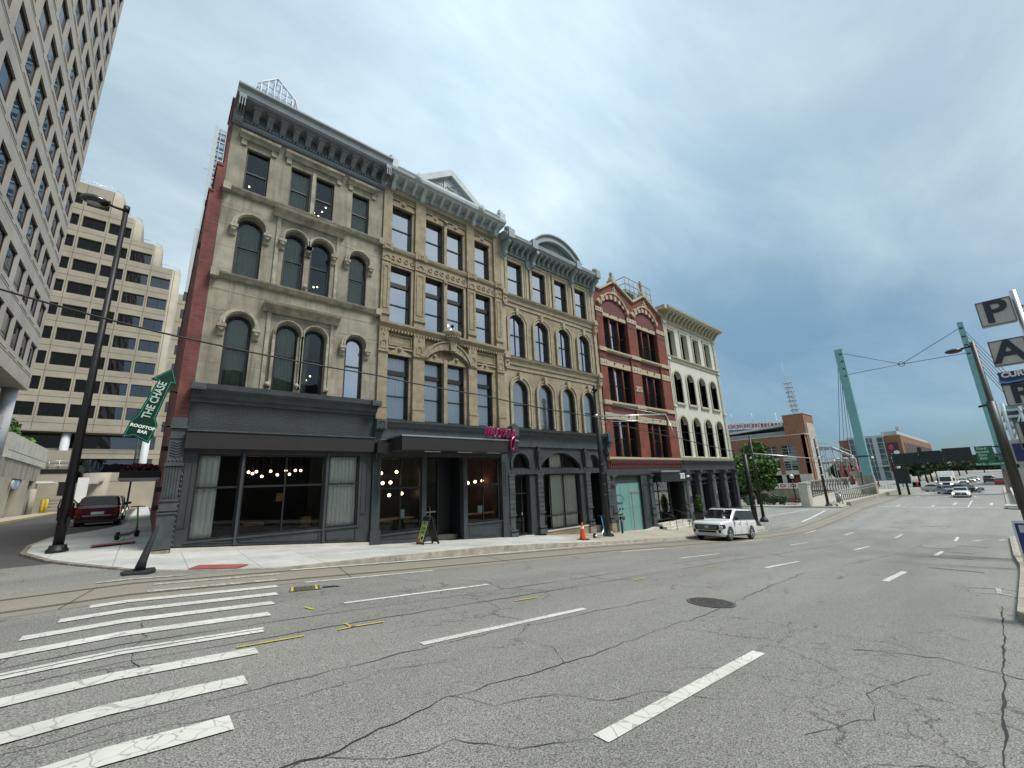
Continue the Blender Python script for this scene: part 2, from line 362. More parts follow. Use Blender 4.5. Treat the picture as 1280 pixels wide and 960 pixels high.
M_curtd = mat('curtain_grey_green', (0.34, 0.37, 0.30), 0.9, var=0.2, scale=6, stretch=(4, 4, 0.3))
M_gls_old = glass_mat('glass_upper_dark', (0.72, 0.78, 0.72), 0.03, 1.45, wob=0.06)
M_gls_up = glass_mat('glass_upper_reflective', (0.80, 0.85, 0.86), 0.55, 1.55, (0.93, 0.93, 1.0), wob=0.02)
M_gls_2f = glass_mat('glass_curtained', (0.93, 0.95, 0.95), 0.22, 1.5, (0.9, 0.93, 1.0), wob=0.03)
M_gls_shop = glass_mat('glass_shop', (0.92, 0.94, 0.92), 0.0, 1.45, wob=0.0)
M_gls_off = glass_mat('glass_office', (0.10, 0.11, 0.12), 0.10, 1.5, (0.75, 0.82, 0.95), wob=0.01)
M_gls_car = glass_mat('glass_car', (0.20, 0.22, 0.22), 0.10, 1.5)
M_asph = asphalt_mat('asphalt_worn', (0.165, 0.162, 0.148), (0.238, 0.233, 0.214))
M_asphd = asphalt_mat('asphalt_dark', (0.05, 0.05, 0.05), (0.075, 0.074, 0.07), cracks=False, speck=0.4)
M_asphl = asphalt_mat('asphalt_pale', (0.205, 0.205, 0.193), (0.275, 0.272, 0.255), cracks=True, speck=0.25, crack_scale=0.25)
M_bed = asphalt_mat('track_concrete', (0.20, 0.185, 0.15), (0.265, 0.245, 0.20), cracks=False, speck=0.2)
M_walk = walk_mat('pavement_concrete', (0.37, 0.37, 0.35), (0.545, 0.545, 0.52))
M_walkt = walk_mat('pavement_old', (0.33, 0.30, 0.24), (0.42, 0.39, 0.32))
M_kerb = mat('kerb_stone', (0.33, 0.30, 0.245), 0.9, var=0.35, scale=3, bump=0.6, bscale=18)
M_kerbd = mat('kerb_dirty', (0.20, 0.175, 0.145), 0.9, var=0.5, scale=4, bump=0.6, bscale=18)
M_paint = worn_paint('road_paint_white', (0.64, 0.64, 0.585), 0.3, (0.2, 0.2, 0.19))
M_paintw = worn_paint('road_paint_faded', (0.52, 0.51, 0.45), 0.85, (0.22, 0.21, 0.18))
M_painty = worn_paint('road_paint_yellow', (0.55, 0.47, 0.06), 0.35, (0.2, 0.2, 0.19))
M_crack = mat('crack_tar', (0.028, 0.028, 0.028), 0.9, var=0.2)
M_crackl = mat('crack_old', (0.075, 0.073, 0.07), 0.9, var=0.2)
M_rail = mat('steel_rail', (0.10, 0.095, 0.09), 0.5, metal=0.6, var=0.3, scale=6)
M_tact = mat('tactile_red', (0.30, 0.085, 0.07), 0.8, var=0.15, bump=0.5, bscale=60)
M_blackp = mat('black_pole_paint', (0.007, 0.008, 0.009), 0.5, var=0.1)
M_blackr = mat('black_rubber', (0.02, 0.022, 0.024), 0.6, var=0.15)
M_green = mat('sign_green', (0.002, 0.032, 0.022), 0.35, var=0.05)
M_greenb = mat('sign_green_edge', (0.05, 0.30, 0.20), 0.4, var=0.05)
M_letter = mat('sign_letter_pale', (0.42, 0.55, 0.47), 0.4, var=0.05)
M_white = mat('white_paint', (0.78, 0.78, 0.76), 0.4, var=0.04)
M_magenta = mat('magenta_tube', (0.25, 0.004, 0.075), 0.18, metal=0.35, var=0.05, coat=0.6)
M_silver = mat('brushed_metal', (0.55, 0.56, 0.57), 0.35, metal=0.9, var=0.05)
M_teal = mat('teal_paint_steel', (0.16, 0.36, 0.37), 0.5, var=0.08, scale=0.6)
M_tealp = mat('teal_hoarding', (0.15, 0.30, 0.29), 0.5, var=0.06, scale=0.8)
M_black = mat('black_print', (0.012, 0.012, 0.012), 0.5, var=0.0)
M_orange = mat('cone_orange', (0.75, 0.075, 0.02), 0.5, var=0.06)
M_yellow = mat('bollard_yellow', (0.60, 0.43, 0.05), 0.6, var=0.15)
M_leaf = mat('leaf_green', (0.055, 0.125, 0.022), 0.6, var=0.45, scale=1.2, col2=(0.10, 0.21, 0.035))
M_leafd = mat('leaf_dark', (0.028, 0.062, 0.020), 0.6, var=0.4, scale=0.4, col2=(0.055, 0.105, 0.03))
M_leafl = mat('leaf_lime', (0.15, 0.30, 0.03), 0.6, var=0.4, scale=2)
M_bark = mat('bark', (0.07, 0.055, 0.04), 0.9, var=0.3, scale=8, bump=0.5)
M_lamp = mat('lamp_globe_lit', (0.9, 0.8, 0.6), 0.5, var=0, emit=(1.0, 0.74, 0.42, 5.0))
M_head = mat('headlight_lit', (0.9, 0.9, 0.8), 0.3, var=0, emit=(1.0, 0.85, 0.55, 2.5))
M_brickfar = brick_mat('brick_far_orange', (0.27, 0.125, 0.072), (0.23, 0.105, 0.06), (0.25, 0.14, 0.09), 0.6, 0.25, 0.02, 0.1)
M_ground = mat('ground_grey', (0.20, 0.195, 0.17), 0.95, var=0.2, scale=0.05)
# ------------------------------------------------------------------ mesh helpers
def origin_of(p):
    v = Vector((0, 0, 0))
    while p is not None:
        v += p.location; p = p.parent
    return v
def setp(o, label=None, cat=None, group=None, kind=None):
    if label: o['label'] = label
    if cat: o['category'] = cat
    if group: o['group'] = group
    if kind: o['kind'] = kind
    return o
def thing(name, label, cat, loc=(0, 0, 0), group=None):
    o = bpy.data.objects.new(name, None); COL.objects.link(o); o.location = loc
    o.empty_display_size = 0.3
    return setp(o, label, cat, group)
class MB:
    def __init__(s):
        s.v = []; s.f = []; s.sm = []
    def face(s, pts, smooth=False):
        b = len(s.v); s.v += [tuple(p) for p in pts]; s.f.append(list(range(b, b + len(pts)))); s.sm.append(smooth)
    def box(s, x0, x1, y0, y1, z0, z1):
        if x0 > x1: x0, x1 = x1, x0
        if y0 > y1: y0, y1 = y1, y0
        if z0 > z1: z0, z1 = z1, z0
        b = len(s.v)
        s.v += [(x0, y0, z0), (x1, y0, z0), (x1, y1, z0), (x0, y1, z0), (x0, y0, z1), (x1, y0, z1), (x1, y1, z1), (x0, y1, z1)]
        for q in ((0, 3, 2, 1), (4, 5, 6, 7), (0, 1, 5, 4), (1, 2, 6, 5), (2, 3, 7, 6), (3, 0, 4, 7)):
            s.f.append([b + i for i in q]); s.sm.append(False)
        return s
    def hexa(s, p):
        b = len(s.v); s.v += [tuple(q) for q in p]
        for q in ((0, 3, 2, 1), (4, 5, 6, 7), (0, 1, 5, 4), (1, 2, 6, 5), (2, 3, 7, 6), (3, 0, 4, 7)):
            s.f.append([b + i for i in q]); s.sm.append(False)
        return s
    def prism(s, pts, axis, a0, a1, smooth=False):
        """pts 2d; axis 'y': (x,z), 'x': (y,z), 'z': (x,y)"""
        def P(p, a):
            return {'y': (p[0], a, p[1]), 'x': (a, p[0], p[1]), 'z': (p[0], p[1], a)}[axis]
        n = len(pts); b = len(s.v)
        s.v += [P(p, a0) for p in pts] + [P(p, a1) for p in pts]
        s.f.append([b + i for i in range(n)]); s.sm.append(False)
        s.f.append([b + n + i for i in reversed(range(n))]); s.sm.append(False)
        for i in range(n):
            j = (i + 1) % n
            s.f.append([b + i, b + n + i, b + n + j, b + j]); s.sm.append(smooth)
        return s
    def tube(s, path, r, n=8, caps=True):
        path = [Vector(p) for p in path]
        rr = r if isinstance(r, (list, tuple)) else [r] * len(path)
        rings = []; up = None
        for i, p in enumerate(path):
            if i == 0: d = path[1] - p
            elif i == len(path) - 1: d = p - path[i - 1]
            else: d = (path[i + 1] - p).normalized() + (p - path[i - 1]).normalized()
            d.normalize()
            if up is None:
                up = Vector((0, 0, 1)) if abs(d.z) < 0.9 else Vector((1, 0, 0))
            a = d.cross(up)
            if a.length < 1e-4: a = d.orthogonal()
            a.normalize(); bb = a.cross(d).normalized(); up = bb
            b0 = len(s.v)
            for k in range(n):
                t = 2 * math.pi * k / n
                s.v.append(tuple(p + (a * math.cos(t) + bb * math.sin(t)) * rr[i]))
            rings.append(b0)
        for i in range(len(rings) - 1):
            for k in range(n):
                k2 = (k + 1) % n
                s.f.append([rings[i] + k, rings[i] + k2, rings[i + 1] + k2, rings[i + 1] + k]); s.sm.append(True)
        if caps:
            s.f.append([rings[0] + k for k in reversed(range(n))]); s.sm.append(False)
            s.f.append([rings[-1] + k for k in range(n)]); s.sm.append(False)
        return s
    def cyl(s, p0, p1, r0, r1=None, n=12):
        return s.tube([p0, p1], [r0, r0 if r1 is None else r1], n)
    def lathe(s, prof, cx, cy, cz=0, n=20, a0=0, a1=2 * math.pi):
        full = abs(a1 - a0 - 2 * math.pi) < 1e-6
        m = n if full else n + 1
        b = len(s.v)
        for r, z in prof:
            for k in range(m):
                t = a0 + (a1 - a0) * k / n
                s.v.append((cx + r * math.cos(t), cy + r * math.sin(t), cz + z))
        for i in range(len(prof) - 1):
            for k in range(n):
                k2 = (k + 1) % m if full else k + 1
                s.f.append([b + i * m + k, b + i * m + k2, b + (i + 1) * m + k2, b + (i + 1) * m + k]); s.sm.append(True)
        return s
    def sphere(s, c, r, n=12, sq=(1, 1, 1)):
        h = n // 2 + 1; b = len(s.v)
        for i in range(h + 1):
            ph = math.pi * i / h
            for k in range(n):
                t = 2 * math.pi * k / n
                s.v.append((c[0] + sq[0] * r * math.sin(ph) * math.cos(t), c[1] + sq[1] * r * math.sin(ph) * math.sin(t), c[2] + sq[2] * r * math.cos(ph)))
        for i in range(h):
            for k in range(n):
                k2 = (k + 1) % n
                s.f.append([b + i * n + k, b + (i + 1) * n + k, b + (i + 1) * n + k2, b + i * n + k2]); s.sm.append(True)
        return s
    def grid(s, fn, nu, nv, smooth=True):
        b = len(s.v)
        for i in range(nu + 1):
            for j in range(nv + 1):
                s.v.append(tuple(fn(i / nu, j / nv)))
        for i in range(nu):
            for j in range(nv):
                a = b + i * (nv + 1) + j
                s.f.append([a, a + nv + 1, a + nv + 2, a + 1]); s.sm.append(smooth)
        return s
    def mesh(s, me):
        b = len(s.v)
        s.v += [tuple(v.co) for v in me.vertices]
        for p in me.polygons:
            s.f.append([b + i for i in p.vertices]); s.sm.append(False)
        bpy.data.meshes.remove(me)
        return s
    def build(s, name, m, parent=None, recalc=True, bevel=0, **kw):
        me = bpy.data.meshes.new(name)
        o = origin_of(parent)
        me.from_pydata([(v[0] - o.x, v[1] - o.y, v[2] - o.z) for v in s.v], [], s.f)
        me.polygons.foreach_set('use_smooth', s.sm)
        if recalc:
            bm = bmesh.new(); bm.from_mesh(me)
            bmesh.ops.remove_doubles(bm, verts=bm.verts, dist=1e-5)
            bmesh.ops.recalc_face_normals(bm, faces=bm.faces)
            bm.to_mesh(me); bm.free()
        me.materials.append(m)
        ob = bpy.data.objects.new(name, me); COL.objects.link(ob)
        if parent: ob.parent = parent
        if bevel:
            md = ob.modifiers.new('bevel', 'BEVEL'); md.width = bevel; md.segments = 2; md.limit_method = 'ANGLE'
        setp(ob, **kw)
        return ob

def curve_solid(outlines, y0, y1, axis='y', extra=0.0):
    """filled outline with holes, (x,z) points extruded from y0 to y1 (axis 'y') or (y,z) from x0 to x1 (axis 'x')"""
    cu = bpy.data.curves.new('c', 'CURVE'); cu.dimensions = '2D'; cu.fill_mode = 'BOTH'; cu.extrude = abs(y1 - y0) / 2
    for o in outlines:
        sp = cu.splines.new('POLY'); sp.points.add(len(o) - 1); sp.use_cyclic_u = True
        for i, p in enumerate(o): sp.points[i].co = (p[0], p[1], 0, 1)
    ob = bpy.data.objects.new('c', cu)
    me = bpy.data.meshes.new_from_object(ob)
    bpy.data.objects.remove(ob); bpy.data.curves.remove(cu)
    ym = (y0 + y1) / 2
    for v in me.vertices:
        x, z, d = v.co.x, v.co.y, v.co.z
        v.co = (x, ym + d, z) if axis == 'y' else (ym + d, x, z)
    return me
def text_mesh(txt, size, depth=0.01, bold=0.0, shear=0.0, spacing=1.0):
    cu = bpy.data.curves.new('t', 'FONT'); cu.body = txt; cu.size = size; cu.extrude = depth / 2; cu.offset = bold; cu.shear = shear
    cu.align_x = 'CENTER'; cu.align_y = 'CENTER'; cu.space_character = spacing; cu.resolution_u = 3
    ob = bpy.data.objects.new('t', cu)
    me = bpy.data.meshes.new_from_object(ob)
    bpy.data.objects.remove(ob); bpy.data.curves.remove(cu)
    return me
def put_text(mb, txt, size, origin, right, up, depth=0.01, bold=0.0, shear=0.0, spacing=1.0):
    me = text_mesh(txt, size, depth, bold, shear, spacing)
    r = Vector(right).normalized(); u = Vector(up).normalized(); n = r.cross(u)
    for v in me.vertices:
        v.co = Vector(origin) + r * v.co.x + u * v.co.y + n * v.co.z
    mb.mesh(me)

def arch(x0, x1, z0, zs, zt, n=12):
    """opening outline: straight jambs up to zs, then an arc through the crown at zt"""
    if zt - zs < 0.01: return [(x0, z0), (x1, z0), (x1, zt), (x0, zt)]
    w_, h = (x1 - x0) / 2, zt - zs
    r = (h * h + w_ * w_) / (2 * h); cx_, cz_ = (x0 + x1) / 2, zt - r
    a = math.asin(min(1, w_ / r))
    if h > w_: a = math.pi - a
    pts = [(x0, z0), (x1, z0)]
    for i in range(n + 1):
        t = a - 2 * a * i / n
        pts.append((cx_ + r * math.sin(t), cz_ + r * math.cos(t)))
    return pts
def inset_arch(x0, x1, z0, zs, zt, d, n=12):
    return arch(x0 + d, x1 - d, z0 + d, zs, zt - d, n)
def ring(x0, x1, zs, zt, w_, n=14, foot=0.0):
    """arch band of width w_ outside the opening, with feet going down by foot"""
    inn = arch(x0, x1, zs, zs, zt, n)[2:]; ou = arch(x0 - w_, x1 + w_, zs, zs, zt + w_, n)[2:]
    pts = ([(x1, zs - foot)] if foot else []) + inn + ([(x0, zs - foot), (x0 - w_, zs - foot)] if foot else []) + list(reversed(ou)) + ([(x1 + w_, zs - foot)] if foot else [])
    return pts
def bracket(mb, x, w_, yb, yf, zt, h):
    d = yb - yf
    pts = [(yb, zt), (yf, zt), (yf, zt - .22 * h), (yf + .18 * d, zt - .32 * h), (yf + .45 * d, zt - .45 * h), (yf + .62 * d, zt - .7 * h), (yf + .60 * d, zt - .85 * h), (yf + .75 * d, zt - h), (yb, zt - h)]
    mb.prism(pts, 'x', x - w_ / 2, x + w_ / 2)
def wavy(mb, x0, x1, y, z0, z1, amp=0.05, per=0.16, ph=0.0):
    n = max(6, int((x1 - x0) / per * 6))
    def fn(u, v):
        x = x0 + (x1 - x0) * u
        return (x, y + amp * math.sin(2 * math.pi * x / per + ph + 0.7 * math.sin(3 * x)) * (0.7 + 0.3 * v) + 0.02 * math.sin(9 * x + 3 * v), z0 + (z1 - z0) * v)
    mb.grid(fn, n, 3)

def window(parent, x0, x1, z0, z1, zs=None, y=18.15, ft=0.07, bars=(), vbars=(), glass=None, frame=None, curtain=None, lab=None, thick=0.1, barw=0.06, thickbars=(), pa=0.62):
    zs = z1 if zs is None else zs
    g = glass or M_gls_up; fm = frame or M_frame
    mb = MB()
    mb.mesh(curve_solid([arch(x0, x1, z0, zs, z1), inset_arch(x0, x1, z0, zs, z1, ft)], y, y + thick))
    for zb in bars:
        mb.box(x0 + ft - .005, x1 - ft + .005, y + thick * pa - .055, y + thick - .01, zb - barw / 2, zb + barw / 2)
    for zb in thickbars:
        mb.box(x0 + ft - .005, x1 - ft + .005, y + thick * pa - .09, y + thick - .012, zb - .11, zb + .11)
    for xb in vbars:
        zt_ = z1 - ft if zs >= z1 - .01 else z1 - ft - (abs(xb - (x0 + x1) / 2) / ((x1 - x0) / 2)) ** 2 * (z1 - zs)
        mb.box(xb - .025, xb + .025, y + thick * pa - .045, y + thick - .015, z0 + ft - .005, zt_ + .01)
    fr = mb.build('window', fm, parent)
    if lab: fr['label'] = lab
    p = MB(); p.face([(q[0], y + thick * pa, q[1]) for q in arch(x0 + ft * .5, x1 - ft * .5, z0 + ft * .5, zs, z1 - ft * .5)])
    p.build('pane', g, fr, recalc=False)
    if curtain:
        cm, spans = curtain
        c = MB()
        for (a, b_) in spans:
            wavy(c, x0 + (x1 - x0) * a, x0 + (x1 - x0) * b_, y + thick + .12, z0 - .02, z1 + .02, ph=rnd.random() * 6)
        c.build('curtain', cm, fr)
    return fr

def dup_tree(o, parent=None, loc=None, rotz=None, label=None):
    c = o.copy(); COL.objects.link(c)
    if parent: c.parent = parent
    if loc is not None: c.location = loc
    if rotz is not None: c.rotation_euler = (0, 0, rotz)
    if label: c['label'] = label
    for ch in list(o.children): dup_tree(ch, c)
    return c

# ------------------------------------------------------------------ ground heights (the street falls towards the bridge, then levels)
PROF = [(-400, -1.0), (-60, -1.2), (0, -1.80), (3.1, -2.02), (6.4, -2.28), (15.5, -2.95), (18.9, -3.24), (28.1, -3.98), (31.6, -4.24), (41, -4.78), (44.6, -4.88), (55, -4.75), (65, -4.5), (3000, -4.5)]
def interp(t, x):
    if x <= t[0][0]: return t[0][1]
    for a, b in zip(t, t[1:]):
        if x <= b[0]:
            return a[1] + (b[1] - a[1]) * (x - a[0]) / (b[0] - a[0])
    return t[-1][1]
def sm(t):
    t = max(0, min(1, t)); return t * t * (3 - 2 * t)
PI_ = {i: interp(PROF, i) for i in range(-400, 401)}
def H(x, y):
    if -399 < x < 399:
        i = math.floor(x); z = PI_[i] + (PI_[i + 1] - PI_[i]) * (x - i)
    else: z = interp(PROF, x)
    if y > 13.5 and x < 2.0:
        z = z + 0.02 * min(y - 13.5, 20) * max(0.0, min(1, (2 - x) / 3.0))
        z = z + ((-1.43) - z) * sm((y - 30) / 10.0) if y > 30 else z
    return z
ZS = [(-1, -1.60), (0, -1.68), (1.4, -1.76), (7.6, -2.31), (13.8, -2.70), (15.6, -2.82), (22.3, -3.24), (24.2, -3.46), (29.8, -3.75), (36, -4.0), (46, -4.5)]

def sheet(name, xs, ys, dz, m, kind='structure', hf=None):
    mb = MB(); hf = hf or H
    nx, ny = len(xs), len(ys)
    for x in xs:
        for y in ys: mb.v.append((x, y, hf(x, y) + dz))
    for i in range(nx - 1):
        for j in range(ny - 1):
            a = i * ny + j
            mb.f.append([a, a + ny, a + ny + 1, a + 1]); mb.sm.append(True)
    o = mb.build(name, m, None, recalc=False)
    setp(o, kind=kind)
    return o
def frange(a, b, st):
    n = max(1, int(round((b - a) / st)))
    return [a + (b - a) * i / n for i in range(n + 1)]
def ribbon(mb, pts, w_, dz=0.008, steps=True):
    """flat strip on the road along a polyline, width w_"""
    P = []
    for a, b in zip(pts, pts[1:]):
        ts = [0.0]
        if steps and abs(b[0] - a[0]) > 1e-6:
            lo_, hi_ = sorted((a[0], b[0]))
            ts += sorted((k - a[0]) / (b[0] - a[0]) for k in range(math.floor(lo_) + 1, math.ceil(hi_)) if k < 130)
        for t_ in ts: P.append((a[0] + (b[0] - a[0]) * t_, a[1] + (b[1] - a[1]) * t_))
    P.append(pts[-1])
    L_ = []
    for i, p in enumerate(P):
        q = P[min(i + 1, len(P) - 1)]; r = P[max(i - 1, 0)]
        dx, dy = q[0] - r[0], q[1] - r[1]; d = math.hypot(dx, dy) or 1
        ww = w_(i / max(1, len(P) - 1)) if callable(w_) else w_
        nx, ny = -dy / d * ww / 2, dx / d * ww / 2
        L_.append(((p[0] + nx, p[1] + ny), (p[0] - nx, p[1] - ny)))
    for (a, b), (c, d) in zip(L_, L_[1:]):
        mb.face([(a[0], a[1], H(*a) + dz), (b[0], b[1], H(*b) + dz), (d[0], d[1], H(*d) + dz), (c[0], c[1], H(*c) + dz)])
# ------------------------------------------------------------------ ground, roads, pavements, markings
def Hg(x, y):
    return H(x, y) - 0.35
sheet('ground', [-700, -300, -120, -60, -30, -10, -3, 0, 2, 4, 7, 10, 16, 19, 28, 32, 41, 45, 55, 65, 90, 150, 300, 600, 1200, 2600],
      [-1500, -500, -150, -60, -30, -14, -5, 5, 13.5, 16, 20, 25, 30, 34, 38, 42, 60, 90, 150, 300, 700, 1800], 0, M_ground, hf=Hg)
# main road: near part worn asphalt, far part (intersection, bridge) paler
sheet('road', frange(-70, -10, 4) + frange(-9, 46, 1.0), frange(-1.5, 18, 1.5), 0, M_asph)
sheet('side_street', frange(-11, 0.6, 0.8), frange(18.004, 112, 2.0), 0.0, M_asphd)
sheet('road_crossing', frange(46, 68, 1.0), [-140, -80, -40, -20, -10, 0, 6, 12, 18, 25, 40, 80, 160], 0, M_asphl)
sheet('bridge_road', frange(68, 128, 4), [-1.0, 2, 5, 8, 11, 14.2], 0, M_asphl)
sheet('road_far', frange(128, 150, 4) + [180, 220, 280, 350, 450, 700], [-60, -30, -12, -4, 4, 9, 14, 22, 60], 0, M_asphl)
sheet('pavement_crossing', frange(-70, -11.0, 4), frange(18.004, 30, 2.0), 0, M_asph)

# streetcar bed with its two rails
mb = MB()
xs = frange(-30, 128, 1.0)
bedlo = lambda x: 10.95 if x > -3 else 10.95
for a, b in zip(xs, xs[1:]):
    up_ = lambda x: 13.4 if x < 44 else (13.6 if x < 70 else 13.1)
    mb.face([(a, bedlo(a), H(a, 11) + .004), (b, bedlo(b), H(b, 11) + .004), (b, up_(b), H(b, 11) + .004), (a, up_(a), H(a, 11) + .004)])
mb.build('track_bed', M_bed, kind='structure', recalc=False)
mb = MB()
for yy in (11.45, 12.87):
    for o in (-0.05, 0.05):
        ribbon(mb, [(-30, yy + o), (128, yy + o)], 0.035, 0.009)
mb.build('tram_rails', M_rail, kind='structure', recalc=False)
mb = MB()
for x in (-0.9, 4.1, 9.3, 14.4, 19.6, 24.8):
    ribbon(mb, [(x, 11.0), (x + 0.35, 13.0)], 0.03, 0.007)
mb.build('track_bed_joints', M_crackl, kind='structure', recalc=False)

# lane dashes (3.3 m marks, 12.3 m cycle)
mb = MB()
def lane(y0, k0, k1, w_=0.115, s=0.008):
    for k in range(k0, k1):
        a = 3.0 + 12.42 * k
        if a > 45: break
        ribbon(mb, [(a, y0 + s * a), (a + 3.35, y0 + s * (a + 3.35))], w_)
lane(2.49, 0, 4, 0.15); lane(5.42, 0, 4, 0.13); lane(8.32, 0, 4, 0.115); lane(10.25 + .62, 0, 4, 0.11)
for y0 in (2.9, 6.0, 9.1):
    ribbon(mb, [(70, y0 + .2), (84, y0 + .25)] if y0 < 3 else [(70, y0), (73, y0)], 0.14)
    for x in (92, 104, 116): ribbon(mb, [(x, y0 + .2), (x + 3, y0 + .2)], 0.13)
ribbon(mb, [(68.9, 0.4), (68.9, 10.6)], 0.4)
for y0 in (2.0, 5.0):      # far arrows
    ribbon(mb, [(74, y0 - .6), (78, y0 - .6)], 0.25)
ribbon(mb, [(47.5, 20), (63, 16.5)], 0.2)
ribbon(mb, [(50, 13.9), (62, 14.6)], 0.25)
mb.build('lane_markings', M_paint, kind='structure', recalc=False)
mb = MB()
bars = [(0.78, 4.62), (1.02, 5.54), (1.28, 6.46), (1.54, 7.39), (1.78, 8.30), (2.0, 9.12), (2.23, 9.93), (2.41, 10.76)]
ln = [-9, -9, -7, -5, -3.6, -1.05, -0.78, -0.5]
for i, ((xr, yc), xl) in enumerate(zip(bars, ln)):
    if i in (3,):
        ribbon(mb, [(xl, yc + .07), (xr, yc + .07)], 0.09); ribbon(mb, [(xl, yc - .07), (xr - .03, yc - .07)], 0.13)
    else:
        ribbon(mb, [(xl, yc), (xr, yc)], 0.27 if i else 0.29)
mb.v = [(x, y, z + .004) for x, y, z in mb.v]
mb.build('crosswalk', M_paint, kind='structure', recalc=False)
mb = MB()
ribbon(mb, [(0.25, 11.62), (2.6, 11.62)], 0.22, 0.014); ribbon(mb, [(0.35, 12.45), (2.8, 12.45)], 0.2, 0.014)
ribbon(mb, [(-.6, 13.6), (1.0, 13.5)], 0.16, 0.014)
ribbon(mb, [(41.0, 2.0), (42.5, 1.6), (42.2, 0.9), (43.4, 0.7)], 0.25, .014)
ribbon(mb, [(16.1, 1.1), (16.7, .55), (16.3, .2)], 0.09, .014); ribbon(mb, [(16.5, .62), (15.4, .58)], .1, .018); ribbon(mb, [(15.2, .95), (15.4, .58), (15.1, .25)], .07, .014)
mb.build('faded_markings', M_paintw, kind='structure', recalc=False)
mb = MB()
ribbon(mb, [(2.55, 7.0), (2.55, 6.75), (3.05, 6.72)], 0.055, .014); ribbon(mb, [(2.35, 6.72), (2.6, 6.75)], 0.05, .014)
ribbon(mb, [(1.1, 6.72), (1.9, 6.72)], 0.05, .014)
for x in (5.7, 9.6, 13.9, 18.5): ribbon(mb, [(x, 6.66), (x + .6, 6.66)], 0.05, .014)
ribbon(mb, [(2.35, 8.45), (2.42, 8.15)], 0.05, .014)
mb.build('survey_marks', M_painty, kind='structure', recalc=False)

# long cracks and tar lines in the asphalt
def crack(pts, w0, amp, seed, mbx):
    rg = random.Random(seed); P = []
    for a, b in zip(pts, pts[1:]):
        L_ = math.hypot(b[0] - a[0], b[1] - a[1]); n = max(2, int(L_ / 0.12))
        nx, ny = -(b[1] - a[1]) / L_, (b[0] - a[0]) / L_
        off = 0
        for i in range(n):
            t = i / n
            off = off * .75 + rg.uniform(-amp, amp)
            P.append((a[0] + (b[0] - a[0]) * t + nx * off, a[1] + (b[1] - a[1]) * t + ny * off))
    P.append(pts[-1])
    ribbon(mbx, P, lambda t: w0 * (0.4 + 1.2 * abs(math.sin(37 * t + seed)) * abs(math.cos(11 * t))), .006, steps=False)
mb = MB()
crack([(0.2, 3.72), (1.2, 3.67), (2.44, 3.9), (4.0, 3.85), (4.9, 3.83), (7.1, 3.9), (8.0, 3.92), (14.5, 4.4), (28.7, 3.9), (40, 3.9)], 0.013, .03, 1, mb)
crack([(2.44, 3.9), (2.7, 3.5), (3.3, 3.3), (3.6, 2.9), (4.2, 2.7), (4.6, 2.2)], .007, .03, 2, mb)
crack([(1.2, 3.67), (1.6, 3.3), (2.1, 3.25), (2.4, 2.8), (2.9, 2.6)], .007, .03, 3, mb)
crack([(4.0, 3.85), (4.3, 4.4), (4.2, 4.9), (4.7, 5.3)], .006, .03, 4, mb)
crack([(-.2, 4.9), (1.0, 4.75), (2.2, 4.9), (3.1, 4.7)], .006, .03, 5, mb)
crack([(-4, 2.9), (-1, 3.05), (0.3, 3.3), (1.2, 3.67)], .010, .03, 6, mb)
crack([(0.2, 8.85), (.25, 8.0), (.1, 7.2), (.2, 6.3)], .010, .03, 7, mb)
crack([(-.9, 7.0), (-.85, 6.2), (-1, 5.6), (-.8, 4.9)], .010, .03, 8, mb)
crack([(3.6, 0.42), (5.1, .42), (7.6, .45), (13.5, .52)], .018, .012, 9, mb)
crack([(4.4, 1.5), (5.2, 1.2), (6.0, 1.35), (7.2, 1.0)], .006, .03, 10, mb)
crack([(2.0, 1.9), (3.0, 1.3), (4.4, 1.0), (5.0, .5)], .006, .03, 11, mb)
crack([(0.3, 2.6), (1.2, 2.3), (1.9, 2.45), (2.9, 1.8)], .007, .03, 14, mb)
mb.build('road_cracks', M_crack, kind='structure', recalc=False)
mb = MB()
crack([(-8, 6.95), (0, 6.95), (4, 6.98), (12, 7.0), (20, 7.05), (38, 7.1)], .022, .015, 12, mb)
crack([(-8, 7.75), (3, 7.75), (9, 7.7), (20, 7.8)], .018, .015, 13, mb)
crack([(-6, 5.5), (0, 5.2), (4, 5.3), (9, 5.1)], .012, .03, 15, mb)
for i, (x, y) in enumerate([(6, 9.4), (9, 8.9), (13.5, 6.0), (19, 9.6), (24, 5.0), (7.5, 1.8), (30, 8)]):
    crack([(x, y), (x + .5, y - .8), (x + .3, y - 1.6), (x + 1.0, y - 2.4)], .018, .05, 20 + i, mb)
for x, y in ((31, 1.6), (33, 2.5), (27, 1.5), (36, 1.2), (50, 4), (52, 6), (54, 5.5), (21, 1.0)):
    ribbon(mb, [(x, y), (x + .1, y + 1.3)], .16, .007)
mb.build('old_tar_lines', M_crackl, kind='structure', recalc=False)

mb = MB(); ribbon(mb, [(3.2, 12.98), (8.5, 13.12), (13, 13.3), (18, 13.48), (25, 13.68), (31, 13.88), (38, 14.08), (42, 14.3)], .16, .012); mb.build('gutter_strip', M_walk, kind='structure', recalc=False)
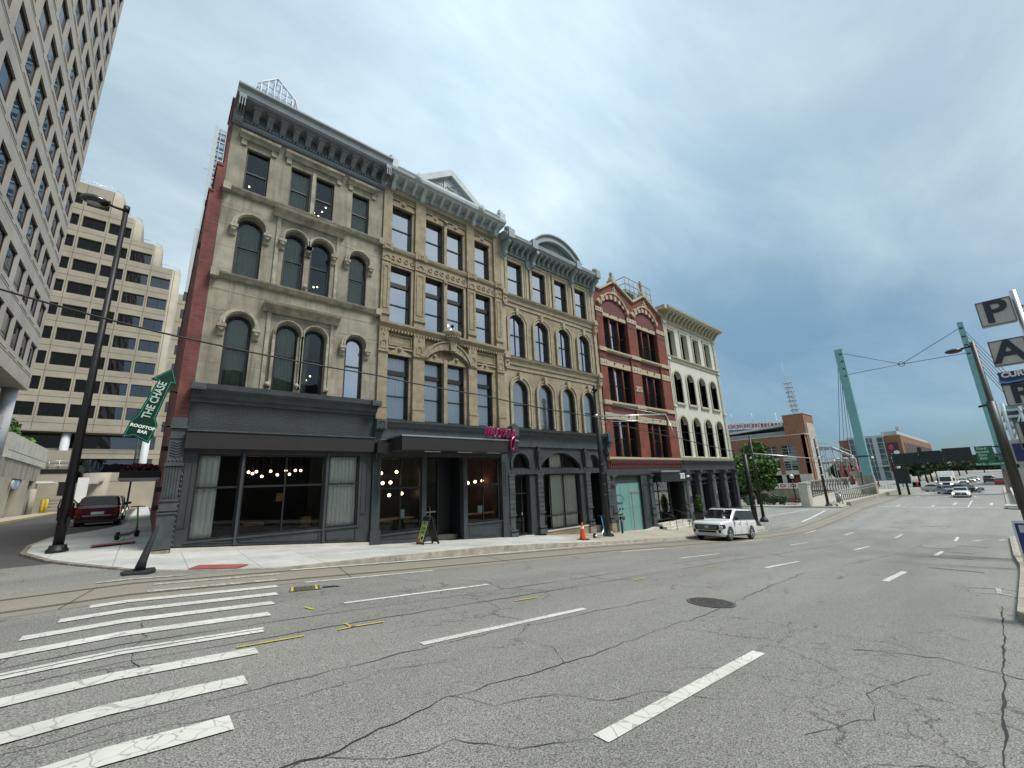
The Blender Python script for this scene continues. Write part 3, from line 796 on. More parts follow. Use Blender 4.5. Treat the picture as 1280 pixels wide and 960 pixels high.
# pavement in front of the row and round the corner
O = [(-.85, 110, -1.29), (-.85, 60, -1.28), (-.8, 40, -1.28), (-.85, 31, -1.33), (-1.75, 28.4, -1.38), (-2.8, 26.5, -1.42), (-3.05, 23.5, -1.5), (-2.85, 21.0, -1.55), (-1.95, 18.3, -1.62), (-1.15, 16.8, -1.68),
     (-.1, 15.0, -1.76), (1.0, 14.35, -1.86), (2.2, 13.7, -1.935), (3.0, 13.2, -1.97), (4, 13.15, -2.0), (6.4, 13.2, -2.10), (8.5, 13.25, -2.22), (10.5, 13.3, -2.33), (13, 13.42, -2.54), (16, 13.55, -2.83), (18, 13.6, -3.02), (25, 13.8, -3.60), (31, 14.0, -4.06),
     (38, 14.2, -4.5), (42, 14.5, -4.70), (44.3, 15.5, -4.76), (45.8, 17.5, -4.76), (46.3, 20, -4.74), (46.6, 26, -4.72), (46.6, 80, -4.72)]
I = [(.42, 110), (.42, 60), (.42, 40), (.42, 31), (.42, 28.4), (.42, 26.5), (.42, 23.5), (.42, 21.0), (.42, 19.2), (.42, 18.35), (.5, 18.35), (1.3, 18.35), (2.3, 18.35), (3.1, 18.35), (4, 18.35), (6.4, 18.35), (8.5, 18.35), (10.5, 18.35), (13, 18.35), (16, 18.35), (18, 18.35),
     (25, 18.35), (31, 18.35), (38, 18.35), (42, 18.35), (44.3, 18.35), (45.2, 18.35), (45.4, 20), (45.4, 26), (45.4, 80)]
Iz = [-1.22, -1.22, -1.22, -1.26, -1.31, -1.35, -1.42, -1.48, -1.55, -1.6] + [interp(ZS, p[0]) for p in I[10:26]] + [-4.5, -4.55, -4.6, -4.6]
NU = 5
def strip_sheet(name, i0, i1, m):
    mb = MB(); w_ = NU + 1
    for k in range(i0, i1 + 1):
        for u in range(w_):
            t = u / NU
            x = O[k][0] + (I[k][0] - O[k][0]) * t; y = O[k][1] + (I[k][1] - O[k][1]) * t
            z = O[k][2] + (Iz[k] - O[k][2]) * t
            mb.v.append((x, y, z))
    for k in range(i1 - i0):
        for u in range(NU):
            a = k * w_ + u
            mb.f.append([a, a + w_, a + w_ + 1, a + 1]); mb.sm.append(True)
    return mb.build(name, m, None, recalc=False, kind='structure')
strip_sheet('pavement', 0, 20, M_walk)
strip_sheet('pavement_old_part', 20, len(O) - 1, M_walkt)
mb = MB(); mbd = MB()
for k in range(len(O) - 1):
    a, b = O[k], O[k + 1]
    dx, dy = b[0] - a[0], b[1] - a[1]; d = math.hypot(dx, dy); nx, ny = dy / d, -dx / d    # outward (towards the road)
    if nx * (I[k][0] - a[0]) + ny * (I[k][1] - a[1]) > 0: nx, ny = -nx, -ny
    tgt = mbd if 6 <= k <= 9 else mb
    p = [(a[0] - nx * .14, a[1] - ny * .14), (b[0] - nx * .14, b[1] - ny * .14), (b[0], b[1]), (a[0], a[1])]
    zz = [a[2] + .006, b[2] + .006, b[2] + .006, a[2] + .006]
    lo = [H(a[0], a[1]) - .1, H(b[0], b[1]) - .1]
    tgt.face([(p[i][0], p[i][1], zz[i]) for i in range(4)])
    tgt.face([(p[3][0], p[3][1], zz[3]), (p[2][0], p[2][1], zz[2]), (b[0] + nx * .02, b[1] + ny * .02, lo[1]), (a[0] + nx * .02, a[1] + ny * .02, lo[0])])
mb.build('kerb', M_kerb, kind='structure', recalc=False)
mbd.build('kerb_dirty_part', M_kerbd, kind='structure', recalc=False)
# red tactile pads
def walkz(x, y):
    for k in range(10, 26):
        if O[k][0] <= x <= O[k + 1][0]:
            t = (x - O[k][0]) / (O[k + 1][0] - O[k][0])
            yo = O[k][1] + (O[k + 1][1] - O[k][1]) * t; zo = O[k][2] + (O[k + 1][2] - O[k][2]) * t
            zi = Iz[k] + (Iz[k + 1] - Iz[k]) * t; u = max(0, min(1, (y - yo) / (18.35 - yo)))
            return zo + (zi - zo) * u
    return -1.7
mb = MB()
q = [(1.05, 14.42), (2.1, 13.85), (2.45, 14.35), (1.35, 15.0)]
mb.face([(x, y, walkz(x, y) + .022) for x, y in q])
mb.build('tactile_paving', M_tact, kind='structure', recalc=False, label='red tactile pad where the kerb drops at the crosswalk')
mb = MB(); q = [(-1.2, 20.2), (-.1, 20.3), (-.1, 20.9), (-1.2, 20.75)]
mb.face([(x, y, -1.475) for x, y in q])
q = [(44.6, 15.9), (45.2, 16.7), (44.5, 17.3), (43.9, 16.5)]
mb.face([(x, y, -4.69) for x, y in q])
mb.build('tactile_paving', M_tact, kind='structure', recalc=False)
# right-hand pavement beside the camera
ro = [(-60, -2.6), (5, -1.2), (12, .30), (20, .22), (24, .2), (30, .35), (38, .42), (44.5, .45), (45.6, -.6), (46.2, -6)]
mb = MB(); mk = MB()
for a, b in zip(ro, ro[1:]):
    for (p, q_, inner) in (((a, b, -6.0)),):
        za, zb = H(a[0], 0) + .15, H(b[0], 0) + .15
        mb.face([(a[0], a[1] - .001, za), (b[0], b[1] - .001, zb), (b[0], min(b[1], -6.0) - .0, zb + .05), (a[0], -6.0, za + .05)] if b[1] > -6 else [(a[0], a[1], za), (b[0], b[1], zb), (a[0], -6, za + .05)])
        mk.face([(a[0], a[1] - .15, za + .004), (b[0], b[1] - .15, zb + .004), (b[0], b[1], zb + .004), (a[0], a[1], za + .004)])
        mk.face([(a[0], a[1], za + .004), (b[0], b[1], zb + .004), (b[0], b[1] + .02, zb - .2), (a[0], a[1] + .02, za - .2)])
mb.build('pavement_south', M_walkt, kind='structure', recalc=False)
mk.build('kerb_south', M_kerb, kind='structure', recalc=False)
# far side of the crossing: pavement onto the bridge and tram platform kerb
mb = MB()
mb.prism([(66.0, 13.7), (68.5, 13.45), (126, 14.0), (126, 24), (100, 24), (67.5, 19.2), (66.3, 60), (65.3, 60), (65.2, 22)], 'z', -4.7, -4.36)
mb.build('bridge_pavement', M_walkt, kind='structure')
mb = MB()
mb.prism([(66.9, .2), (66.5, -1), (66.2, -30), (128, -30), (128, .2)], 'z', -4.9, -4.35)
mb.build('bridge_pavement_south', M_walkt, kind='structure')
mb = MB(); mb.prism([(69, 13.35), (124, 13.75), (124, 14.1), (69, 13.8)], 'z', -4.5, -3.95); mb.build('kerb_wall', M_kerb, kind='structure')
# kerb of the side street in front of the garage
mb = MB(); mb.box(-10.4, -8.2, 20, 82, -1.8, -1.29); mb.build('garage_pavement', M_walkt, kind='structure')
mb = MB(); mb.box(-8.195, -8.0, 20, 82, -1.8, -1.285); mb.box(-10.4, -1.0, 82, 82.2, -1.8, -1.27); mb.build('kerb_yellow', mat('kerb_yellow_paint', (0.36, 0.29, 0.11), .8, var=.3, scale=2), kind='structure')
mb = MB(); mb.box(-10.4, -1.0, 82.2, 86, -1.8, -1.29); mb.build('garage_forecourt', M_walkt, kind='structure')
mb = MB()
for y in (33, 40): ribbon(mb, [(-3.2, y), (-.95, y)], .12, .01)
mb.build('parking_bay_lines', M_paintw, kind='structure', recalc=False)
# ------------------------------------------------------------------ the row of old buildings (fronts in the plane y = 18)
FY = 18.0
def rect(x0, x1, z0, z1): return [(x0, z0), (x1, z0), (x1, z1), (x0, z1)]
def shell(root, x0, x1, ztop, levels, side_m, roof_m=M_ground, depth=16.0, base=-6.0, room=3.2):
    """floors, dark rooms behind the windows, party walls, back wall and roof"""
    mb = MB()
    mb.box(x0 + .02, x0 + .3, FY + .42, FY + depth, base, ztop - .4); mb.box(x1 - .3, x1 - .02, FY + .42, FY + depth, base, ztop - .4)
    mb.box(x0 + .3, x1 - .3, FY + depth - .3, FY + depth - .01, base, ztop - .4)
    mb.build('party_wall', side_m, root)
    mb = MB(); mb.box(x0 + .02, x1 - .02, FY + .42, FY + depth, ztop - .4, ztop - .25); mb.build('roof', roof_m, root)
    mb = MB()
    for z in levels: mb.box(x0 + .3, x1 - .3, FY + .42, FY + room + .2, z - .15, z + .15)
    mb.box(x0 + .3, x1 - .3, FY + room, FY + room + .2, levels[0], ztop - .4)
    mb.build('interior', M_inter, root)
def sill(mb, x0, x1, z, h=.14, proj=.14, y=FY): mb.box(x0, x1, y - proj, y + .05, z - h, z)

# ---------- grey-tan corner building with the brick side wall
b1 = thing('corner_building', 'grey-tan four-storey corner building with arched windows, red brick side wall and charcoal shopfront', 'building', (4, 18, -1.9), 'old commercial buildings in a row')
X0, X1 = .79, 7.40
ops = []
w4 = [(1.40, 2.26), (3.10, 3.94), (4.15, 4.98), (5.83, 6.69)]
w3 = [(1.42, 2.32), (3.12, 3.95), (4.17, 5.05), (5.87, 6.72)]
w2 = [(1.46, 2.32), (3.15, 4.03), (4.20, 5.06), (5.92, 6.74)]
for a, b in w4: ops.append(arch(a, b, 12.2, 14.3, 14.3))
for a, b in w3: ops.append(arch(a, b, 8.40, 10.55, 10.99))
for a, b in w2: ops.append(arch(a, b, 3.90, 6.34, 6.76))
mb = MB(); mb.mesh(curve_solid([rect(X0, X1, 3.6, 15.4)] + ops, FY, FY + .4)); mb.build('front_wall', M_stone1, b1)
shell(b1, X0, X1, 16.2, [3.3, 7.7, 11.6], M_brick1)
for i, (a, b) in enumerate(w4):
    cur = [None, (M_curtd, [(0, 1)]), None, (M_curtd, [(0, 1)])][i]
    window(b1, a, b, 12.2, 14.3, bars=(13.22,), glass=M_gls_old, curtain=cur, y=FY + .13)
for i, (a, b) in enumerate(w3):
    cur = [(M_curtd, [(0, 1)]), (M_curtd, [(0, .8)]), None, (M_curtd, [(0, 1)])][i]
    window(b1, a, b, 8.4, 10.99, 10.55, bars=(9.72,), glass=M_gls_old, curtain=cur, y=FY + .13, ft=.09)
for i, (a, b) in enumerate(w2):
    cur = [(M_curtd, [(0, 1)]), (M_curtd, [(0, .9)]), (M_curtd, [(0, .35)]), (M_curtd, [(0, 1)])][i]
    window(b1, a, b, 3.9, 6.76, 6.34, bars=(5.42,), glass=M_gls_up if i == 3 else M_gls_old, curtain=cur, y=FY + .13, ft=.1)
# arched hoods with carved stops
def hood(root, a, b, zs, zt, wd=.17, proj=.16, stops=True, m=M_stone1t, name='window_hood', key=False, drop=.12):
    h = MB(); h.prism(ring(a - .05, b + .05, zs, zt + .04, wd, foot=drop), 'y', FY - proj, FY + .05)
    h.prism(ring(a - .05, b + .05, zs, zt + .1, wd * .4, foot=0), 'y', FY - proj - .05, FY - proj + .02)
    if stops:
        for x in (a - .05 - wd / 2, b + .05 + wd / 2):
            h.box(x - .14, x + .14, FY - proj - .08, FY, zs - drop - .02, zs - drop + .1)
            bracket(h, x, .2, FY, FY - proj - .05, zs - drop - .02, .32)
            h.sphere((x, FY - proj - .0, zs - drop - .12), .07, 8)
    if key: h.prism([((a + b) / 2 - .1, zt), ((a + b) / 2 + .1, zt), ((a + b) / 2 + .14, zt + .36), ((a + b) / 2 - .14, zt + .36)], 'y', FY - proj - .08, FY)
    return h.build(name, m, root)
for i in (0, 3): hood(b1, w3[i][0], w3[i][1], 10.5, 10.99); hood(b1, w2[i][0], w2[i][1], 6.28, 6.76)
for i in (1, 2):
    hood(b1, w3[i][0] + .02, w3[i][1] - .02, 10.5, 10.99, wd=.13, stops=True); hood(b1, w2[i][0] + .03, w2[i][1] - .03, 6.28, 6.76, wd=.10, stops=False, drop=2.2)
# square hood boards over the top floor and ledges over the paired windows
mb = MB()
for a, b in ((1.08, 2.56), (2.80, 5.34), (5.55, 7.06)):
    mb.prism([(FY, 14.62), (FY - .1, 14.62), (FY - .14, 14.7), (FY - .26, 14.78), (FY - .28, 14.88), (FY, 14.94)], 'x', a, b)
    mb.box(a + .08, a + .28, FY - .07, FY + .02, 14.35, 14.62); mb.box(b - .28, b - .08, FY - .07, FY + .02, 14.35, 14.62)
mb.build('window_hood', M_stone1t, b1)
mb = MB()
for z in (11.88, 7.50):
    mb.prism([(FY, z - .36), (FY - .1, z - .36), (FY - .16, z - .22), (FY - .38, z - .1), (FY - .42, z), (FY, z + .06)], 'x', 2.62, 5.56)
    mb.box(2.78, 2.92, FY - .06, FY + .02, (8.4 if z > 9 else 3.95), z - .36); mb.box(5.24, 5.36, FY - .06, FY + .02, (8.4 if z > 9 else 3.95), z - .36)
for z in (12.14, 8.34):
    mb.prism([(FY, z - .22), (FY - .1, z - .2), (FY - .2, z - .06), (FY - .22, z), (FY, z + .03)], 'x', X0 - .02, X1 + .02)
    for x in (X0 + .1, X1 - .1): mb.box(x - .13, x + .13, FY - .28, FY, z - .26, z + .05)
mb.box(3.98, 4.13, FY - .10, FY + .02, 12.2, 14.35); mb.sphere((4.05, FY - .1, 8.6), .1, 8); mb.sphere((4.05, FY - .1, 4.2), .11, 8); mb.sphere((3.0, FY - .1, 4.15), .1, 8); mb.sphere((5.2, FY - .1, 4.15), .1, 8)
mb.box(3.96, 4.18, FY - .06, FY + .02, 3.9, 6.3)
mb.build('ledge', M_stone1t, b1)
mb = MB()
for k in range(4): mb.box(X0, X1, FY - .012, FY + .01, 15.02 + .0 * k, 15.06)
for z in (14.98, 7.66, 6.85, 11.2): mb.box(X0 + .01, X1 - .01, FY - .008, FY + .01, z, z + .03)
mb.build('wall_course', M_stone1t, b1)
# cornice
mb = MB()
x0, x1 = X0 - .04, X1 + .06
mb.prism([(FY + .3, 15.16), (FY - .1, 15.16), (FY - .16, 15.22), (FY - .16, 15.34), (FY - .08, 15.38), (FY - .05, 15.44), (FY - .05, 15.98), (FY - .78, 16.0), (FY - .8, 16.06), (FY - .84, 16.08), (FY - .88, 16.3), (FY - .98, 16.42), (FY - .98, 16.5), (FY + .3, 16.52)], 'x', x0, x1)
nn = 44
for k in range(nn):
    x = X0 + .35 + (X1 - X0 - .7) * k / (nn - 1); mb.box(x - .035, x + .035, FY - .15, FY - .04, 15.40, 15.50)
cor = mb.build('cornice', M_bluegrey, b1)
for k in range(11):
    c = MB(); x = X0 + .75 + (X1 - X0 - 1.4) * k / 10
    c.box(x - .17, x + .17, FY - .6, FY - .04, 15.88, 15.995); bracket(c, x, .22, FY - .04, FY - .52, 15.88, .36); c.build('bracket', M_bluegrey, cor)
c = MB()
for x in (X0 + .16, X1 - .12):
    bracket(c, x, .26, FY, FY - .86, 16.1, .9)
    for o in (-.09, 0, .09): c.box(x + o - .02, x + o + .02, FY - .9, FY - .03, 15.5, 15.95)
c.build('bracket', M_bluegrey, cor)
# brick side wall, stepped at the top
mb = MB()
mb.box(.70, X0 - .002, FY + .012, FY + 1.6, 2.66, 16.35); mb.box(.50, .698, FY + .014, FY + 2.2, 2.66, 12.98); mb.box(.37, .498, FY + .016, FY + 22, 2.66, 11.7)
mb.box(.37, X0 - .004, FY + .35, FY + 22, -3, 2.658)
for y, z in ((FY - .0 + .8, 16.35), (FY + 3.2, 14.0), (FY + 8, 12.6), (FY + 15, 11.4)):
    pass
mb.build('side_wall', M_brick1, b1)
for x0, x1, y1, z in ((.66, X0, 1.65, 16.352), (.46, .70, 2.25, 12.98), (.33, .50, 22, 11.7)): mb = MB(); mb.box(x0, x1, FY - .02, FY + y1, z, z + .09); mb.build('coping', M_brick1, b1)
mb = MB()
for z in (9.3, 11.2): mb.box(.30, .368, FY + .3, FY + .42, z, z + .2)
for z in (0.2, 1.6, -.4): mb.box(.2, .368, FY + .6 + z * .2, FY + .75 + z * .2, z, z + .16)
mb.build('wall_lights_and_conduit', M_blackp, b1)
# shopfront
mb = MB()
mb.prism([(FY + .3, 3.24), (FY - .06, 3.24), (FY - .1, 3.34), (FY - .2, 3.4), (FY - .24, 3.56), (FY - .42, 3.68), (FY - .46, 3.86), (FY + .1, 3.94)], 'x', X0 - .04, X1 + .03)
mb.box(.33, X0 - .03, FY - .1, FY + .3, 2.30, 2.66); mb.box(.37, .76, FY - .02, FY + .34, -1.55, 2.3)
for x in (X0 + .12, X1 - .1):
    mb.box(x - .22, x + .2, FY - .55, FY - .1, 3.62, 3.84); mb.box(x - .16, x + .14, FY - .56, FY - .5, 3.67, 3.79)
    for o in (-.1, 0, .1): bracket(mb, x + o - .01, .06, FY - .05, FY - .42, 3.62, .22)
mb.build('shop_cornice', M_char2, b1)
mb = MB(); mb.box(X0 - .02, X1 - .02, FY - .03, FY + .3, 2.22, 3.24); mb.build('painted_brick_band', M_charbrick, b1)
mb = MB(); mb.box(X0 - .02, X1 - .06, FY - .28, FY + .2, 1.60, 2.19); mb.build('shutter_box', M_bronze, b1)
mb = MB(); mb.box(X0 - .02, X1 - .04, FY - .32, FY + .02, 2.192, 2.235); mb.build('flashing', M_char2, b1)
# shop window wall
sw = [(1.19, 2.50), (2.58, 5.42), (5.56, 6.84)]
mb = MB(); base = lambda x: interp([(X0, -1.56), (7.38, -2.13)], x)
mb.mesh(curve_solid([[(X0 - .02, base(X0)), (7.37, base(7.37)), (7.37, 1.6), (X0 - .02, 1.6)]] + [rect(a, b, -1.44, 1.44) for a, b in sw], FY + .02, FY + .2))
mb.box(1.1, 6.95, FY - .03, FY + .03, -1.50, -1.445)
for a, b in ((1.25, 2.45), (2.66, 5.36), (5.62, 6.8)):
    za = base(a) + .1; zb = base(b) + .1
    mb.prism([(a, za), (b, zb), (b, zb + .03), (a, za + .03)], 'y', FY - .015, FY + .03)
    mb.box(b - .03, b, FY - .015, FY + .03, zb, -1.55); mb.box(a, a + .03, FY - .015, FY + .03, za, -1.55)
for x in (2.54, 5.49): mb.box(x - .04, x + .04, FY - .05, FY + .03, base(x), 1.55)
for a, b in ((.86, 1.1), (6.95, 7.2)):
    mb.mesh(curve_solid([rect(a, b, -1.0, 1.2), rect(a + .03, b - .03, -.97, 1.17)], FY - .01, FY + .04))
mb.build('shop_surround', M_char, b1)
for i, (a, b) in enumerate(sw):
    cur = [(M_curtb, [(0, .52)]), None, (M_curtb, [(0.02, .96)])][i]
    window(b1, a, b, -1.44, 1.44, y=FY + .08, ft=.06, bars=(.28,), vbars=(((a + b) / 2 - .0,) if i == 1 else ()), glass=M_gls_shop, curtain=cur, barw=.07)
mb = MB(); mb.prism([(.80, -1.60), (7.42, -2.16), (7.42, -2.6), (.80, -2.2)], 'y', FY - .10, FY + .3); mb.build('plinth', M_concl, b1)
mb = MB(); mb.box(.30, .78, FY - .14, FY + .3, -2.2, -1.63); mb.build('corner_stone', M_stone1, b1)
# corner pier with fluting, chevrons and rosettes
mb = MB()
mb.box(.34, .80, FY - .12, FY + .02, -1.60, -.1); mb.box(.36, .78, FY - .09, FY + .02, -.1, 2.32)
for z in (-.12, -.42, -.52): mb.box(.32, .82, FY - .16, FY, z, z + .05)
mb.box(.32, .82, FY - .16, FY, 2.28, 2.36); mb.box(.32, .82, FY - .15, FY, 1.02, 1.1); mb.box(.33, .81, FY - .13, FY, 1.94, 1.98)
for k in range(5): mb.box(.41 + k * .075, .445 + k * .075, FY - .115, FY - .08, 0.0, .98)
for k in range(6):
    z = 1.32 + k * .09
    mb.prism([(.42, z + .06), (.57, z), (.72, z + .06), (.72, z + .1), (.57, z + .04), (.42, z + .1)], 'y', FY - .12, FY - .08)
for k in range(4): mb.sphere((.43 + k * .1, FY - .09, 1.2), .035, 6)
for z in [(-1.5 + .16 * k) for k in range(15)]: mb.sphere((.815, FY - .03, z), .04, 6, (1, .7, 1))
mb.build('corner_pier', M_char2, b1)
# room behind the shop window
mb = MB()
mb.box(.85, 7.35, FY + .25, FY + 5.5, -1.9, -1.46); mb.box(.82, .9, FY + .25, FY + 5.5, -1.5, 3.1); mb.box(.85, 7.35, FY + 5.4, FY + 5.6, -1.6, 3.1); mb.box(.85, 7.35, FY + .25, FY + 5.5, 3.0, 3.1)
mb.build('shop_interior', M_dark, b1)
mb = MB(); mb.box(3.0, 3.7, FY + 1.6, FY + 2.2, -1.2, -1.1); mb.box(5.0, 5.35, FY + 1.2, FY + 1.6, -1.4, -1.0); mb.box(4.35, 4.6, FY + 3, FY + 3.1, -.35, .0); mb.build('shop_furniture', M_wood, b1)

# ---------- buff sandstone building with the pediment
b2 = thing('pediment_building', 'buff sandstone building with a pale grey cornice and triangular pediment beside the corner building', 'building', (11.2, 18, -2.5), 'old commercial buildings in a row')
X0, X1 = 7.40, 15.12
cols = [(7.92, 9.06), (9.88, 10.98), (11.23, 12.34), (13.17, 14.28)]
ops = []
for a, b in cols: ops += [rect(a, b, 12.08, 14.5), rect(a, b, 7.95, 11.0), rect(a, b, 3.14, 6.3)]
mb = MB(); mb.mesh(curve_solid([rect(X0, X1, 2.9, 16.1)] + ops, FY + .02, FY + .42)); mb.build('front_wall', M_stone2, b2)
shell(b2, X0, X1, 16.2, [2.8, 7.2, 11.5], M_brick1)
for i, (a, b) in enumerate(cols):
    window(b2, a, b, 12.08, 14.5, y=FY + .12, thick=.2, pa=.8, bars=(13.33,), ft=.06)
    window(b2, a, b, 7.95, 11.0, y=FY + .12, thick=.2, pa=.8, bars=(9.0,), thickbars=(10.1,), ft=.06)
    window(b2, a, b, 3.14, 6.3, y=FY + .12, thick=.2, pa=.8, bars=(4.3,), thickbars=(5.45,), ft=.06, curtain=(M_curtb, [(0, 1)]), glass=M_gls_2f)
# pilasters
PX = [(7.42, 7.88), (9.22, 9.84), (12.56, 13.12), (14.6, 15.10)]
for a, b in PX:
    mb = MB(); c = (a + b) / 2
    mb.box(a, b, FY - .1, FY + .03, 12.0, 15.3)
    mb.box(a, b, FY - .12, FY + .03, 7.9, 11.1); mb.box(a, b, FY - .12, FY + .03, 3.1, 6.4)
    mb.mesh(curve_solid([rect(a + .1, b - .1, 8.6, 10.9), rect(a + .15, b - .15, 8.65, 10.85)], FY - .15, FY - .11))
    for z in (8.25, 3.65, 6.35): mb.box(a - .03, b + .03, FY - .19, FY, z, z + .1)
    mb.box(a - .02, b + .02, FY - .17, FY, 3.1, 3.65)
    mb.box(a - .04, b + .04, FY - .24, FY, 11.72, 12.12); mb.mesh(curve_solid([rect(c - .18, c + .18, 11.76, 12.06), rect(c - .12, c + .12, 11.82, 12.0)], FY - .27, FY - .23)); mb.sphere((c, FY - .24, 11.91), .05, 6)
    mb.box(a, b, FY - .16, FY, 11.12, 11.7); mb.prism(ring(c - .12, c + .12, 11.3, 11.42, .06), 'y', FY - .2, FY - .15)
    mb.box(a, b, FY - .14, FY, 6.45, 7.6); mb.mesh(curve_solid([arch(c - .17, c + .17, 6.5, 6.8, 6.96), arch(c - .11, c + .11, 6.56, 6.8, 6.9)], FY - .17, FY - .13)); mb.box(c - .05, c + .05, FY - .17, FY - .13, 7.2, 7.3)
    mb.build('pilaster', M_stone2t, b2)
# belts
mb = MB()
mb.prism([(FY + .1, 11.12), (FY - .08, 11.12), (FY - .08, 11.75), (FY - .16, 11.8), (FY - .2, 11.92), (FY - .2, 12.0), (FY + .1, 12.04)], 'x', X0, X1)
k = X0 + .6
while k < X1 - .4:
    if not any(a - .1 < k < b + .1 for a, b in PX):
        mb.mesh(curve_solid([[(k + .13 * math.cos(t), 11.44 + .13 * math.sin(t)) for t in [2 * math.pi * i / 10 for i in range(10)]], [(k + .08 * math.cos(t), 11.44 + .08 * math.sin(t)) for t in [2 * math.pi * i / 10 for i in range(10)]]], FY - .12, FY - .07))
    k += .36
mb.prism([(FY + .1, 7.52), (FY - .12, 7.52), (FY - .14, 7.62), (FY - .22, 7.7), (FY - .28, 7.78), (FY - .28, 7.88), (FY + .1, 7.93)], 'x', X0, X1)
k = X0 + .1
while k < X1:
    if not 10.6 < k < 12.2: mb.box(k, k + .07, FY - .18, FY - .1, 7.44, 7.56)
    k += .17
for a, b in ((7.95, 9.15), (13.2, 14.5)): mb.mesh(curve_solid([rect(a, b, 6.78, 7.34), rect(a + .04, b - .04, 6.82, 7.3)], FY - .04, FY + .03)); mb.box(a - .05, b + .05, FY - .06, FY + .03, 6.62, 6.7)
mb.box(X0, X1, FY - .05, FY + .03, 14.9, 14.97); mb.box(X0, X1, FY - .04, FY + .03, 15.25, 15.3)
for a, b in cols:
    c = (a + b) / 2
    mb.prism([(a - .08, 14.5), (b + .08, 14.5), (b + .08, 14.62), (b - .1, 14.78), (c + .2, 14.78), (c + .14, 14.9), (c - .14, 14.9), (c - .2, 14.78), (a + .1, 14.78), (a - .08, 14.62)], 'y', FY - .07, FY + .03); mb.sphere((c, FY - .08, 14.72), .09, 8)
    mb.mesh(curve_solid([[(a - .14, 8.0), (b + .14, 8.0), (b + .14, 11.05), (b + .02, 11.18), (a - .02, 11.18), (a - .14, 11.05)], rect(a, b, 7.95, 11.0)], FY - .04, FY + .03))
    mb.prism([(a - .1, 6.3), (b + .1, 6.3), (b - .02, 6.42), (c + .22, 6.56), (c + .12, 6.74), (c - .12, 6.74), (c - .22, 6.56), (a + .02, 6.42)], 'y', FY - .08, FY + .03); mb.sphere((c, FY - .1, 6.6), .1, 8)
mb.box(11.0, 11.2, FY - .1, FY + .05, 3.1, 6.5); mb.box(11.0, 11.2, FY - .1, FY + .05, 7.95, 11.2); mb.box(11.02, 11.19, FY - .1, FY + .05, 12.05, 14.9); mb.sphere((11.1, FY - .12, 14.75), .12, 8); mb.sphere((11.1, FY - .12, 10.95), .09, 8)
for k in range(30):
    x = X0 + .25 + k * .253
    if k % 2 == 0: mb.box(x - .06, x + .06, FY - .12, FY, 15.42, 15.56)
mb.prism([(FY + .1, 15.3), (FY - .06, 15.3), (FY - .1, 15.4), (FY - .06, 15.6), (FY + .1, 15.6)], 'x', X0, X1)
mb.build('belt_course', M_stone2t, b2)
# big segmental arch with the date
mb = MB()
r0 = ring(9.96, 12.54, 6.42, 7.02, .42, 18)
mb.prism(r0, 'y', FY - .22, FY + .02)
mb.prism(ring(9.92, 12.58, 6.38, 7.44, .06, 18), 'y', FY - .28, FY - .2)
mb.build('date_arch', M_stone2t, b2)
mb = MB()
for i in range(11):
    t = (i - 5) / 5 * .86; R_ = 1.75; cz = 7.02 - R_
    x = 11.25 + (R_ + .0) * math.sin(t); z = cz + R_ * math.cos(t); x2 = 11.25 + (R_ + .42) * math.sin(t); z2 = cz + (R_ + .42) * math.cos(t)
    mb.prism([(x - .012, z), (x + .012, z), (x2 + .012, z2), (x2 - .012, z2)], 'y', FY - .226, FY - .2)
put_text(mb, '1884', .30, (11.25, FY - .012, 6.84), (1, 0, 0), (0, 0, 1), .04, .008)
mb.build('date_numerals', mat('stone_recess', (0.12, 0.10, 0.07), .9, var=.1), b2)
# corbelled balcony
mb = MB()
mb.lathe([(.02, -1.02), (.1, -1.0), (.14, -.8), (.22, -.6), (.30, -.42), (.42, -.34), (.46, -.2), (.52, -.14), (.55, 0), (.55, .06), (.02, .08)], 11.45, FY - .1, 8.0, 18)
mb.prism([(11.3, 7.0), (11.6, 7.0), (11.66, 7.5), (11.24, 7.5)], 'y', FY - .34, FY)
for k in range(12):
    t = math.pi + math.pi * k / 11; mb.box(11.45 + .47 * math.cos(t) - .03, 11.45 + .47 * math.cos(t) + .03, FY - .13 + .47 * math.sin(t), FY - .07 + .47 * math.sin(t), 7.7, 7.8)
mb.build('corbel_balcony', M_stone2t, b2)
mb = MB(); mb.cyl((11.4, FY - .3, 8.06), (11.4, FY - .3, 8.35), .02); mb.sphere((11.4, FY - .3, 8.42), .1, 8); mb.build('balcony_spotlight', M_blackp, b2)
# cornice and pediment
mb = MB()
mb.prism([(FY + .3, 15.6), (FY - .05, 15.6), (FY - .1, 15.66), (FY - .1, 15.9), (FY - .62, 15.95), (FY - .66, 16.02), (FY - .8, 16.06), (FY - .84, 16.2), (FY + .3, 16.24)], 'x', X0 - .02, X1 + .02)
mb.prism([(FY + .2, 16.24), (FY - .6, 16.24), (FY - .66, 16.34), (FY - .74, 16.4), (FY - .74, 16.46), (FY + .2, 16.5)], 'x', X0, 9.05); mb.prism([(FY + .2, 16.24), (FY - .6, 16.24), (FY - .66, 16.34), (FY - .74, 16.4), (FY - .74, 16.46), (FY + .2, 16.5)], 'x', 13.1, X1)
ped_o = [(8.95, 16.2), (13.2, 16.2), (11.08, 17.78)]
mb.mesh(curve_solid([[(8.85, 16.22), (13.3, 16.22), (13.3, 16.36), (11.08, 17.92), (8.85, 16.36)], [(9.45, 16.38), (12.72, 16.38), (11.08, 17.5)]], FY - .8, FY - .3))
mb.box(9.0, 13.1, FY - .5, FY - .3, 16.2, 16.4)
mb.prism([(9.3, 16.3), (12.9, 16.3), (11.08, 17.6)], 'y', FY - .55, FY - .35)
